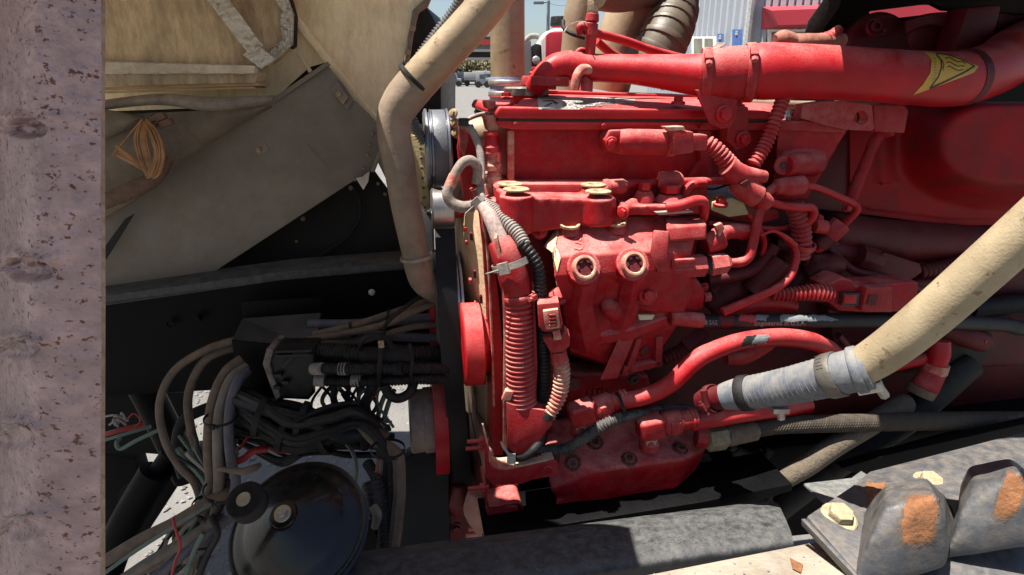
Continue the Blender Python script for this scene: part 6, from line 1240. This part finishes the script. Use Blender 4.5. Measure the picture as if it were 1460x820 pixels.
ziptie(P(728, 376, .877), P(736, 410, .873) - P(722, 366, .88), .0275, GREYC, lug=Vector((-.45, -1, .3)), w=.010, label='grey wide zip tie with square head round the red sheath', cat='zip tie')
t = thing('harness_bracket', 'tall thin red bracket with a triangular foot holding the harness', 'bracket')
mb = MB(); slab(mb, [(704, 340), (709, 338), (722, 400), (724, 480), (722, 560), (722, 640), (717, 640), (717, 560), (718, 480), (716, 400)], .05, Y=.86); mb.out('side_wall', DUSTY, t, bevel=.0015)
mb = MB(); slab(mb, [(758, 415), (763, 418), (766, 520), (764, 575), (758, 575), (760, 500)], .05, Y=.865); mb.out('side_wall', REDC, t, bevel=.0015)
mb = MB(); slab(mb, [(722, 574), (740, 580), (775, 585), (790, 598), (762, 640), (740, 648), (724, 640)], .004, Y=.845); mb.out('foot_plate', REDC, t, bevel=.001)
a = [P(722, 572, .846), P(792, 598, .846), P(786, 572, .89), P(735, 565, .89)]; mb = MB(); mb.add(a + [v - Z * .003 for v in a], [(0, 1, 2, 3), (4, 5, 6, 7), (0, 1, 5, 4), (1, 2, 6, 5), (2, 3, 7, 6), (3, 0, 4, 7)]); mb.out('foot_ledge', REDC, t, bevel=.0008)
mb = MB(); box(mb, P(724, 562, .852), X * .007, Yv * .006, Z * .008 + X * .003); mb.out('clip_head', DUSTY, t, bevel=.001)
hose('black_conduit', 'black corrugated conduit running down just right of the red harness', 'conduit', [(742, 345, .875), (757, 362, .872), (768, 385, .872), (771, 420, .876), (774, 470, .88), (776, 520, .884), (774, 560, .885), (768, 600, .88)], [8, 8, 8, 8, 9, 9, 9, 8], PLAS, (6, .10))
hose('grey_conduit', 'grey corrugated conduit coming down from the upper bracket', 'conduit', [(686, 286, .95), (704, 298, .93), (724, 318, .90), (740, 336, .885), (748, 350, .875)], [7, 8.5, 9.5, 9.5, 9], GREYC, (4.6, .08))
hose('grey_cable', 'smooth grey cable hanging from the small black clip', 'cable', [(661, 176, 1.02), (675, 190, 1.01), (684, 215, 1.0), (687, 245, .985), (685, 265, .97), (688, 288, .95)], [4, 5.5, 5.5, 5, 5.5, 5.5], GREYC)
mb = MB(); box(mb, P(661, 174, 1.01), X * .008, Yv * .008, Z * .006); mb.out('black_clip', PLAS, label='small black clip at the top of the grey cable', cat='clip', bevel=.001)
hose('thin_grey_hose', 'thin grey hose arching behind the clip', 'hose', [(664, 172, 1.08), (676, 166, 1.1), (692, 162, 1.12), (706, 162, 1.14)], 3, GREYC)
t = thing('braided_cable', 'brown braided cable looping left with a pink sleeve', 'cable')
BRD = mat('brown_braid', (.23, .18, .15), .9, bump=1.0, bscale=600, var=.4, scale=180)
mb = MB(); tube(mb, [(679, 262, .965), (681, 240, .965), (672, 229, .96), (660, 232, .955), (650, 246, .95), (643, 262, .945)], 7, seg=18); mb.out('cable_run', BRD, t)
mb = MB(); tube(mb, [(648, 250, .948), (641, 266, .943)], 8, seg=18); mb.out('pink_sleeve', DUSTY, t)
mb = MB(); tube(mb, [(641, 264, .943), (638, 276, .94), (644, 288, .94), (658, 295, .94), (674, 294, .945)], [7, 8, 8.5, 8.5, 8], seg=18); mb.out('cable_run', BRD, t)
p = P(681, 287, .94); ziptie(p, Vector((.6, 0, -.7)), .010, GREYC, lug=Vector((-.3, -1, .3)), w=.009, label='grey zip tie where the brown loop meets the grey cable', cat='zip tie')
# connector
t = thing('harness_connector', 'dusty red two-piece connector right of the large corrugated harness', 'connector')
mb = MB(); slab(mb, [(766, 434), (797, 431), (803, 462), (798, 472), (776, 474), (768, 466)], .03, Y=.845); mb.out('upper_shell', REDC, t, bevel=.002)
mb = MB(); slab(mb, [(774, 444), (796, 441), (799, 468), (778, 471)], .012, Y=.838); mb.out('latch_frame', DUSTY, t, bevel=.002)
mb = MB(); slab(mb, [(782, 448), (792, 447), (794, 466), (784, 467)], .006, Y=.835); o = mb.out('latch_slot', REDD, t)
for i in range(4): mb = MB(); slab(mb, [(783, 449 + i * 5), (792, 448 + i * 5), (792.4, 450.5 + i * 5), (783.4, 451.5 + i * 5)], .004, Y=.8335); mb.out('grip_rib', REDC, t, bevel=.0004)
mb = MB(); slab(mb, [(788, 474), (798, 472), (801, 484), (790, 486)], .012, Y=.838); mb.out('latch_key', DUSTY, t, bevel=.001)
mb = MB(); slab(mb, [(774, 484), (786, 480), (792, 488), (806, 472), (813, 480), (812, 494), (804, 502), (786, 504)], .028, Y=.848); mb.out('lower_shell', REDC, t, bevel=.002)
mb = MB(); tube(mb, [(796, 500, .86), (798, 516, .86)], [12, 13], sharp=True); mb.out('shell_neck', REDC, t)
hose('small_conduit', 'small pinkish corrugated conduit curving down from the connector', 'conduit', [(799, 512, .86), (801, 530, .86), (799, 555, .858), (792, 575, .855), (782, 592, .852)], [10.5, 11, 11, 10, 8.5], DUSTY, (6.4, .13))
mb = MB(); tube(mb, [(784, 588, .851), (779, 596, .85)], 9, sharp=True); mb.out('conduit_end', PLAS, label='black ribbed end of the small pinkish conduit', cat='sleeve')
# funnel shaped red boot below bracket
t = thing('harness_boot', 'funnel shaped red boot below the harness bracket', 'boot')
mb = MB(); loft(mb, [[P(x, y, D_) for x, y in pts] for D_, pts in ((.848, ((726, 584), (790, 604), (772, 624), (760, 640), (745, 648), (730, 640))), (.90, ((730, 584), (786, 602), (770, 624), (758, 638), (745, 644), (734, 638))))]); mb.out('boot_body', REDC, t, bevel=.006, seg=3)
mb = MB(); tube(mb, [(752, 652, .87), (775, 655, .87), (795, 652, .88)], [8, 9, 8], (5, .08)); mb.out('red_ribs', REDD, t)
hose('black_strap', 'black strap from white tie head to the swooping corrugated line', 'strap', [(734, 655, .845), (748, 652, .84), (760, 642, .84), (768, 632, .85), (772, 615, .86)], [4, 5, 6, 7, 7], RUBB)
t = thing('white_tie', 'white sunlit zip tie head with a pointed tail at the boot tip', 'zip tie')
mb = MB(); box(mb, P(729, 654, .84), X * .007, Yv * .005, Z * .007); mb.out('tie_head', WHITE, t, bevel=.001)
mb = MB(); tube(mb, [(727, 650, .84), (718, 638, .835), (714, 630, .83)], [2.2, 2, .8]); mb.out('tie_tail', WHITE, t)
# L brackets and studs
t = thing('angle_bracket', 'red curled angle bracket with one hole below the boot', 'bracket')
def bent(pts, w, th, m, name, par, vec=None, eng=True):
    """flat bar bent along measured points, w metres deep"""
    vec = vec or N; A = [PE(*q) for q in pts]; A, _ = crom(A, [0] * len(A), 6); vs = []; n_ = len(A)
    for i, p in enumerate(A):
        tt = (A[min(i + 1, n_ - 1)] - A[max(i - 1, 0)]).normalized(); nn = tt.cross(vec).normalized() * th
        vs += [p, p + vec * w, p + vec * w + nn, p + nn]
    fs = [(0, 1, 2, 3), tuple(4 * (n_ - 1) + k_ for k_ in range(4))]
    for i in range(n_ - 1):
        for k_ in range(4): fs.append((i * 4 + k_, i * 4 + (k_ + 1) % 4, i * 4 + 4 + (k_ + 1) % 4, i * 4 + 4 + k_))
    return MB().add(vs, fs).out(name, m, par, bevel=.0006, ang=40)
mb = MB(); slab(mb, [(690, 622), (698, 640), (698, 660), (704, 668), (722, 670), (790, 656), (796, 660), (795, 678), (760, 684), (745, 690), (704, 692), (692, 680)], .004, eng=True, Y=.83); mb.out('face_plate', REDC, t, bevel=.0012)
bent([(690, 618, .83), (695, 640, .83), (698, 660, .83), (706, 668, .83), (726, 669, .83), (790, 655, .83)], .03, .003, DUSTY, 'top_flange', t)
p = PE(781, 671, .829); mb = MB(); lathe(mb, p, OUT, [(0, .0085), (.0012, .008), (.0012, .0055)], 22); mb.out('hole_rim', REDC, t); mb = MB(); lathe(mb, PE(781, 671, .8285), OUT, [(0, .0055), (.0006, .005), (.0006, 0)], 16); mb.out('hole', INK, t)
for (x, y) in ((666, 630), (664, 640), (667, 697)):
    q = PE(x, y, .85); mb = MB(); cyl(mb, q, q + E * .035, .0035, seg=12); s_ = mb.out('stud', RED, t); cyl(m2 := MB(), q + E * .02, q + E * .028, .0075, seg=6); m2.out('stud_nut', RED, s_)
t = thing('lower_bracket', 'dark red stepped strap under the angle bracket', 'bracket')
bent([(690, 690, .85), (692, 715, .85), (700, 726, .85), (738, 720, .85), (744, 735, .85), (750, 748, .85), (784, 746, .85)], .05, .004, REDC, 'strap_bar', t)
mb = MB(); slab(mb, [(692, 722), (738, 722), (742, 738), (696, 738)], .003, eng=True, Y=.85); mb.out('strap_face', REDC, t, bevel=.001)
bolt(PE(768, 744, .87), Z, .012)
mb = MB(); slab(mb, [(690, 690), (740, 690), (744, 770), (692, 770)], .25, eng=True, Y=.90); mb.out('front_support', REDD, eng, bevel=.006)
casting([lambda mb: tube(mb, [(682, 700, .93), (680, 725, .93), (690, 750, .93)], [14, 20, 16], eng=True), lambda mb: slab(mb, [(690, 640), (706, 640), (706, 770), (690, 765)], .2, eng=True, Y=.93)], 'timing_case_foot', mat('dusty_brown_red', (.28, .13, .11), .75, dust=.4, dcol=(.35, .24, .19)), .003, 4)
mb = MB(); slab(mb, [(630, 660), (655, 655), (690, 690), (690, 790), (630, 790)], .3, eng=True, Y=1.08); mb.out('crank_support', REDD, eng, bevel=.01)
casting([lambda mb: tube(mb, [(655, 690, 1.02), (652, 715, 1.02), (660, 730, 1.02)], [10, 16, 12], eng=True), lambda mb: tube(mb, [(637, 670, 1.05), (636, 710, 1.05), (650, 730, 1.05)], [7, 8, 8], eng=True)], 'tensioner_lump', REDD, .003, 3)
bolt(PE(650, 753, 1.04), OUT, .009, m=REDD); 
for (x, y) in ((680, 755), (676, 764)):
    q = PE(x - 12, y, .92); mb = MB(); cyl(mb, q, q + E * .03, .004, seg=10); mb.out('stud', DUSTY, eng)
# under engine: dark oil pan and crossmember parts
mb = MB(); slab(mb, [(745, 700), (1010, 660), (1100, 640), (1760, 560), (1760, 700), (1000, 780), (745, 780)], .4, eng=True, Y=1.02); mb.out('oil_pan', BLACK, eng, bevel=.01)
t = thing('drain_elbow', 'black ribbed plastic elbow behind the right end of the lower cover', 'elbow')
mb = MB(); loft(mb, [[PE(x, y, D_) for x, y in ((990, 650), (1010, 645), (1022, 672), (1014, 705), (985, 700), (962, 690))] for D_ in (.90, .96)]); mb.out('elbow_body', PLAS, t, bevel=.004)
mb = MB(); slab(mb, [(1000, 678), (1020, 672), (1012, 700)], .01, eng=True, Y=.892); mb.out('web', GLOSS, t, bevel=.001)
hose('dark_line', 'black line with small metal clip under the lower cover', 'line', [(905, 722, .88), (930, 716, .88), (950, 708, .885), (970, 700, .89)], [4, 5, 4, 5], GLOSS, eng=True)
for lab, pts, r in (('dark hose loop behind the braided hose fitting', [(1040, 636, 1.0), (1065, 648, 1.0), (1090, 650, 1.0), (1098, 640, 1.0)], 6), ('dark upright hose under the loop', [(1048, 640, 1.0), (1062, 670, 1.0), (1070, 720, 1.0)], 8), ('thin dark upright cable beside it', [(1080, 640, 1.02), (1098, 680, 1.0), (1095, 720, 1.0)], 5)):
    hose('dark_hose', lab, 'hose', pts, r, RUBB, group='dark hoses below the braided hose', eng=True)
# ============================================================ RIGHT SIDE HOSES
t = thing('braided_hose', 'brown braided hose running level to the right edge with brass nut', 'hose')
W_ = [(1072, 613, .86), (1110, 607, .862), (1180, 604, .87), (1300, 601, .89), (1400, 600, .92), (1490, 600, .95), (1700, 602, 1.05)]
mb = MB(); tube(mb, W_, [11, 11.5, 12, 12.5, 13, 13, 13], eng=True, seg=24); bh = mb.out('hose_core', BRAID, t)
# braid strands: crossing helices of real cord
for sgn, nm in ((1, 'braid_strands'), (-1, 'braid_strands')):
    A = [PE(*q) for q in W_]; rs = [a * mpp(w_) * 1.0 for a, w_ in zip([11, 11.5, 12, 12.5, 13, 13, 13], A)]; A, rs = crom(A, rs, 8); A, rs = resample(A, rs, .0025)
    mb = MB(); u0, v0 = frame(A[1] - A[0]); 
    for s_ in range(12):
        pts = []
        for i, (p, r_) in enumerate(zip(A, rs)):
            a = sgn * i * .0025 / .011 * 1.0 + s_ * 2 * math.pi / 12
            pts.append(p + (u0 * math.cos(a) + v0 * math.sin(a)) * (r_ + .0002))
        sweep(mb, pts, [.0010] * len(pts), 4, False)
    mb.out(nm, BRAID, t, kind='stuff')
mb = MB(); tube(mb, [(1006, 626, .86), (1008, 626, .86), (1032, 622, .86), (1036, 622, .86)], [14, 19, 19, 15], eng=True, seg=6, sharp=True); mb.out('brass_nut', mat('dark_brass', (.20, .16, .09), .5, .3, dust=.3, scale=30), t, bevel=.002)
mb = MB(); tube(mb, [(1034, 621, .86), (1036, 621, .86), (1076, 614, .86), (1078, 614, .86)], [13, 16, 14, 12], eng=True, sharp=True, seg=20); mb.out('crimp_sleeve', BRHOSE, t)
mb = MB(); tube(mb, [(992, 622, .87), (1008, 624, .865)], [16, 16], eng=True, seg=8, sharp=True); mb.out('red_boss', REDC, t, bevel=.002)
# silver hose and cream pipe
t = thing('coolant_hose', 'silvery blue wire-ribbed hose with clamps joining the cream pipe', 'hose')
HP = [(1030, 566, .86), (1050, 562, .85), (1080, 558, .83), (1120, 551, .80), (1160, 542, .77), (1200, 532, .745), (1238, 524, .73)]
HR = [18, 22, 24, 26, 28, 30, 31.5]
mb = MB(); tube(mb, HP, HR, seg=40); hb = mb.out('hose_body', SILH, t)
A = [P(*q) for q in HP]; rs = [a * mpp(w_) for a, w_ in zip(HR, A)]; A, rs = crom(A, rs, 10); A, rs = resample(A, rs, .0012)
mb = MB(); pts = []; d0 = (A[1] - A[0]).normalized(); u0, v0 = frame(d0)
for i in range(int(len(A) * .2), int(len(A) * .80)):
    for q in range(3):
        f = i + q / 3; a = f * .0012 / .0085 * 2 * math.pi; d_ = (A[i + 1] - A[i - 1]).normalized(); uu = (u0 - d_ * u0.dot(d_)).normalized(); vv = d_.cross(uu)
        pts.append(A[i].lerp(A[i + 1], q / 3) + (uu * math.cos(a) + vv * math.sin(a)) * (rs[i] + .0001))
sweep(mb, pts, [.0006] * len(pts), 6); mb.out('wire_helix', SILH, t)
for i0, w_, m_, nm in ((.17, .016, RUBB, 'end_cuff'), (.80, .020, TAN, 'clamp_band'), (.94, .012, SILH, 'hose_lip')):
    i = int(len(A) * i0); ax_ = (A[i + 1] - A[i - 1]).normalized(); band(A[i], ax_, rs[i] + .0006, w_, m_ if nm != 'clamp_band' else mat('tan_grey_band', (.11, .10, .085), .45, .4, dust=.4, dcol=(.13, .115, .09)), t, name=nm, th=.0014)
    if nm == 'clamp_band':
        b_ = None; bt = bvh(hb)
        for k_ in range(6):
            pp = hit(bt, 1166 + k_ * .8, 507 + k_ * 4, .0032)
            if pp: 
                mb = MB(); box(mb, pp, ax_ * .0045, Z * .0007, OUT * .0004); mb.out('band_slot', INK, t)
i = int(len(A) * .98); c_ = P(1252, 556, .745); ax_ = (A[-1] - A[-5]).normalized()
mb = MB(); box(mb, P(1240, 552, .74), ax_ * .016, Vector((.3, -.2, -.6)).normalized() * .007, ax_.cross(Vector((.3, -.2, -.6)).normalized()) * .008); cs = mb.out('clamp_screw_housing', STEEL, t, bevel=.002)
q = P(1250, 548, .735); mb = MB(); cyl(mb, q, q + Vector((.5, 0, -.6)).normalized() * .024, .0065, seg=6); mb.out('clamp_screw', STEEL, t, bevel=.001)
q = P(1112, 584, .80); mb = MB(); cyl(mb, q, q + Vector((.25, -.1, -1)).normalized() * .016, .006, seg=6); box(mb, q, X * .012, Yv * .007, Z * .004); mb.out('clamp_screw', STEEL, t, bevel=.001)
t = thing('hose_neck', 'red pipe neck with clamp band at the left end of the silvery hose', 'pipe neck')
mb = MB(); tube(mb, [(1002, 572, .90), (1020, 568, .88), (1040, 564, .86)], [17, 17, 18], seg=24); mb.out('neck_tube', REDD, t)  # dark red paints the neck as if in shade
p = P(1016, 569, .882); band(p, P(1040, 564, .86) - P(1002, 572, .9), 19 * mpp(p), .012, REDD, t, lug=Vector((-.4, -.9, .1)))
mb = MB(); tube(mb, [(1003, 556, .87), (1008, 580, .865)], 5, sharp=True); mb.out('clamp_bolt', REDD, t)
t = thing('cream_pipe', 'thick cream painted pipe rising from the silvery hose to the right edge', 'pipe')
mb = MB(); tube(mb, [(1205, 533, .745), (1228, 522, .735), (1252, 508, .725), (1285, 484, .71), (1330, 447, .695), (1390, 394, .675), (1470, 322, .65), (1540, 258, .63), (1640, 165, .61), (1780, 40, .58)], [26, 27, 28.5, 30, 31.5, 32.5, 34, 35.5, 37, 39], seg=56, n=12); mb.out('pipe_body', CREAM, t)
# dark and red parts behind the pipe at right
mb = MB(); slab(mb, [(1355, 462), (1372, 448), (1400, 455), (1414, 470), (1415, 500), (1390, 540), (1330, 590), (1300, 600), (1290, 580), (1340, 530)], .02, eng=True, Y=1.0); mb.out('curved_shield', mat('worn_brown_black', (.022, .019, .016), .6, spec=.2, dust=.4, dcol=(.05, .042, .034)), label='curved dark shield behind the cream pipe at right', cat='shield', bevel=.004)
hose('fat_dark_hose', 'fat dark hose slanting down left under the cream pipe', 'hose', [(1380, 520, 1.0), (1340, 556, .98), (1290, 600, .96), (1230, 640, .93), (1160, 690, .90), (1110, 730, .88)], [20, 20, 19, 17, 15, 14], mat('worn_brown_black', (0, 0, 0)), eng=True, seg=20)
hose('fat_dark_hose', 'second dark hose beside it, rising from the right edge', 'hose', [(1480, 430, 1.08), (1420, 436, 1.06), (1380, 440, 1.05)], 14, RUBB, eng=True, seg=20)
hose('sunlit_hose', 'tan pitted hose end catching sun above the dusty beam', 'hose', [(1290, 575, .95), (1240, 606, .90), (1190, 636, .865), (1150, 664, .85), (1120, 682, .84), (1106, 694, .84)], [15, 15, 15, 15, 14, 9], mat('pitted_tan_metal', (.07, .054, .035), .7, dust=.6, dcol=(.12, .09, .06), scale=50, bump=1.0), eng=True)
t = thing('red_tee_fitting', 'red tee fitting with tan collars below the cream pipe', 'pipe fitting')
mb = MB(); tube(mb, [(1340, 486, .96), (1338, 505, .955), (1333, 520, .955)], [13, 15, 14], eng=True); mb.out('fitting_cap', RED, t)
mb = MB(); tube(mb, [(1335, 518, .955), (1331, 530, .955)], [17, 17], eng=True); mb.out('tan_collar', DUSTY, t)
mb = MB(); tube(mb, [(1331, 530, .955), (1320, 550, .95), (1312, 562, .95)], [16, 18, 17], eng=True); mb.out('fitting_body', REDC, t, )
mb = MB(); tube(mb, [(1316, 552, .95), (1310, 562, .95)], [19.5, 19], eng=True); mb.out('tan_collar', BRHOSE, t)
mb = MB(); tube(mb, [(1330, 510, .965), (1300, 516, .97), (1262, 525, .98)], [9, 8, 9], eng=True); mb.out('side_tube', RED, t)
t = thing('red_stub', 'dark red tapered stub right of the tee fitting', 'stub')
mb = MB(); tube(mb, [(1345, 468, 1.0), (1375, 478, .985), (1402, 488, .98)], [16, 17, 15], eng=True); mb.out('stub_body', REDD, t)
hexbolt(PE(1402, 486, .965), OUT + X * .5, .006, RED, t)
hose('dark_red_hose', 'dark red hose behind the lettered hose at right', 'hose', [(1300, 405, 1.02), (1360, 400, 1.03), (1420, 385, 1.04), (1480, 370, 1.06)], 9, REDD, eng=True)
casting([lambda mb: tube(mb, [(1180, 330, 1.04), (1300, 345, 1.05), (1470, 350, 1.08)], [28, 30, 30], eng=True, seg=20), lambda mb: slab(mb, [(1180, 440), (1300, 470), (1480, 440), (1480, 520), (1200, 540)], .06, eng=True, Y=1.06)], 'side_gallery', REDD, .005, 5)
# ============================================================ BEAM, STEP AND BRACKETS IN FRONT
t = thing('frame_beam', 'long rounded black frame beam across the bottom, partly sunlit', 'beam')
def prof(px, pts): return [PE(px, y, D) for y, D in pts]
ref = [PE(900, 738, .775), PE(900, 746, .735), PE(900, 764, .70), PE(900, 786, .665), PE(900, 806, .645), PE(900, 822, .645), PE(900, 830, .68), PE(900, 790, .76)]
c0 = PE(900, 740, .775)
def atE(px):                           # slide the profile along the beam so that its back edge reaches photo column px
    lo, hi = -3.0, 3.0
    for _ in range(50):
        mid = (lo + hi) / 2; p = c0 + E * mid; f = Vector((0, math.cos(PITCH), -math.sin(PITCH))); x = CX + F * (p.x - CAM.x) / (p - CAM).dot(f)
        if x < px: lo = mid
        else: hi = mid
    return lo
def sub(pts, n):
    o, _ = crom(pts, [0] * len(pts), n); return o
rp_ = sub(ref[:6], 5) + ref[6:]
s0, s1 = atE(380), atE(1100); mb = MB()
loft(mb, [[p + E * (s0 + (s1 - s0) * i / 40) + Z * .0008 * noise.noise(Vector((i * .4, j * .5, 2))) for j, p in enumerate(rp_)] for i in range(41)])
beam = mb.out('beam_cap', RAILM, t, ang=50)
mb = MB(); slab(mb, [(600, 792, .72), (640, 780, .74), (676, 766, .76), (694, 763, .765), (712, 768, .765), (740, 776, .76), (740, 800, .70), (600, 830, .66)], .01, vec=Vector((0, .5, -.8)), eng=True); mb.out('hump_plate', mat('blue_grey_worn_plate', (.06, .075, .10), .5, dust=.4, dcol=(.13, .17, .22), scale=20, bump=.3), t, bevel=.003)
mb = MB(); slab(mb, [(690, 766), (800, 748), (1000, 716), (1130, 690), (1130, 700), (1000, 740), (800, 770), (700, 775)], .1, eng=True, Y=.80); mb.out('inner_flange', BLACK, t, bevel=.003)
t = thing('cab_step', 'dusty tan step plate at the bottom edge under the beam', 'step')
a = [PE(840, 836, .62), PE(1166, 772, .60), PE(1260, 860, .46), PE(840, 960, .46)]; mb = MB(); mb.add(a + [v - Z * .02 for v in a], [(0, 1, 2, 3), (4, 5, 6, 7), (0, 1, 5, 4), (1, 2, 6, 5), (2, 3, 7, 6), (3, 0, 4, 7)]); st = mb.out('step_plate', STEPT, t, bevel=.002)
ts = bvh(st)
patch([(1126, 796), (1145, 806), (1142, 818), (1130, 812)], ts, RUST, t, 'rust_chip', off=.0012, n=4)
for i in range(40):
    x = rnd.uniform(900, 1200); y = 822 - (x - 880) * .16 + rnd.uniform(0, 30); h = hit(ts, x, y, .0)
    if h: 
        r_ = rnd.uniform(.0008, .002); mb = MB(); lathe(mb, h, Z, [(0, r_), (r_ * .6, r_ * .8), (r_, 0)], 6); 
        if i < 25: mb.out('grit', STONE, t)
# bracket base + towers
t = thing('spring_bracket', 'weathered grey cast bracket with two rust-patched towers', 'bracket')
base = MB(); a = [PE(1150, 735, .60), PE(1215, 692, .68), PE(1240, 672, .72), PE(1480, 610, .74), PE(1520, 900, .40), PE(1260, 860, .46)]
mb = MB(); k_ = len(a); mb.add(a + [v - Z * .014 for v in a], [tuple(range(k_)), tuple(range(2 * k_ - 1, k_ - 1, -1))] + [(i, (i + 1) % k_, k_ + (i + 1) % k_, k_ + i) for i in range(k_)]); bs = mb.out('base_plate', STEPM, t, bevel=.004)
mb = MB(); a = [PE(1148, 739, .598), PE(1250, 846, .475), PE(1252, 862, .475), PE(1148, 748, .60)]; mb.add(a + [v - E * .006 for v in a], [(0, 1, 2, 3), (4, 5, 6, 7), (0, 1, 5, 4), (1, 2, 6, 5), (2, 3, 7, 6), (3, 0, 4, 7)]); mb.out('edge_lip', STEPM, t, bevel=.001)
def tower(base4, top4, lab=None):
    mb = MB(); b = [PE(*q) for q in base4]; tp_ = [PE(*q) for q in top4]; b2 = [v - Z * .02 for v in b]
    mid = [v.lerp(w_, .55) + (v - sum(b, Vector()) / 4) * .06 for v, w_ in zip(b, tp_)]
    loft(mb, [b2, b, mid, tp_]); return mb.out('tower', STEPM, t, cast=.0028, smooth=26, rough=.0006, label=lab)
# base corners: front-left, front-right, back-right, back-left ; (px, py, D)
t1 = tower([(1212, 838, .50), (1352, 790, .475), (1366, 735, .60), (1226, 742, .63)], [(1262, 722, .52), (1338, 708, .495), (1322, 680, .56), (1262, 690, .58)])
t2_ = tower([(1352, 780, .505), (1480, 760, .47), (1500, 690, .60), (1366, 712, .64)], [(1388, 690, .53), (1456, 672, .50), (1440, 652, .57), (1380, 664, .60)])
def rustpatch(tw, cx, cy, rx, ry, seed, sk=0.0):
    tr_ = bvh(tw)
    for nm, sc_, m_, off in (('rust_halo', 1.16, mat('brown_rust_bloom', (.09, .065, .05), .85, var=.4, scale=40, bump=.8, bscale=200), .0004), ('rust_patch', 1.0, RUST, .0009)):
        vs = []; fs = []; nr, na = 8, 48; ok = {}
        for j in range(nr + 1):
            for i in range(na):
                a = 2 * math.pi * i / na; c_, s_ = math.cos(a), math.sin(a); k_ = (abs(c_) ** 3.4 + abs(s_) ** 3.4) ** (-1 / 3.4)
                k_ *= sc_ * (1 + .16 * noise.noise(Vector((c_ * 2.4, s_ * 2.4, seed))) + .10 * noise.noise(Vector((c_ * 9, s_ * 9, seed + (sc_ > 1))))) * j / nr
                h = hit(tr_, cx + (c_ * rx + s_ * ry * sk) * k_, cy + s_ * ry * k_, off * (1 if j < nr else .1))
                if h is not None: ok[i, j] = len(vs); vs.append(h + noise.noise_vector(h * 300) * .0003)
        for j in range(nr):
            for i in range(na):
                q = [(i, j), ((i + 1) % na, j), ((i + 1) % na, j + 1), (i, j + 1)]
                if all(z in ok for z in q):
                    z = [ok[w_] for w_ in q]
                    if (vs[z[0]] - vs[z[2]]).length < .03: fs.append(z if j else [z[0], z[2], z[3]])
        MB().add(vs, fs).out(nm, m_, tw)
rustpatch(t1, 1311, 741, 25, 36, 1, -.12); rustpatch(t2_, 1442, 706, 18, 33, 5, -.35)
for tw, cs_ in () and ((t1, ((1284, 708), (1330, 704), (1334, 770), (1286, 778))), (t2_, ((1422, 674), (1458, 672), (1462, 736), (1434, 742)))):
    patch(cs_, bvh(tw), RUST, t, 'rust_patch', n=14, off=.0009, jit=1.6, seed=3)
tb = bvh(bs)
for (x, y, r_) in ((1196, 738, .0165), (1325, 690, .016)):
    D_ = .60 if x < 1300 else .66; p = PE(x, y, D_); o = hexbolt(p, (Z + OUT * .25), r_, mat('dusty_cream_bolt', (.34, .28, .17), .7, dust=.5, dcol=(.2, .15, .09), scale=60, bump=.6), t, h=.012)
patch([(1232, 690), (1262, 688), (1258, 712), (1236, 716)], tb, RUST, t, 'rust_patch', n=8, off=.0009, jit=2.5)
mb = MB(); slab(mb, [(1146, 689, .76), (1190, 684, .77), (1214, 681, .775), (1228, 671, .79), (1262, 692, .74), (1245, 716, .69), (1206, 722, .68), (1176, 716, .69)], .006, vec=Vector((0, .3, -1)), eng=True); mb.out('grey_gusset', mat('speckled_grey_steel', (.10, .105, .105), .6, dust=.5, dcol=(.20, .185, .16), scale=30, bump=.5), label='speckled grey gusset plate between the beam and the first tower', cat='plate', bevel=.002)
mb = MB(); slab(mb, [(1262, 690), (1480, 640), (1480, 600), (1260, 650), (1200, 668)], .02, eng=True, Y=.86); mb.out('rear_flange', BLACK, label='dark flange behind the two towers', cat='flange', bevel=.002)
hose('rail_behind_beam', 'black strut behind the beam rising to the right', 'strut', [(1110, 720, .92), (1250, 660, .95), (1480, 600, 1.0)], [12, 14, 16], BLACK, eng=True)
finish()
print('objects', len(bpy.data.objects), 'tris', sum(len(o.data.loop_triangles) if not o.data.calc_loop_triangles() else len(o.data.loop_triangles) for o in bpy.data.objects if o.type == 'MESH'))
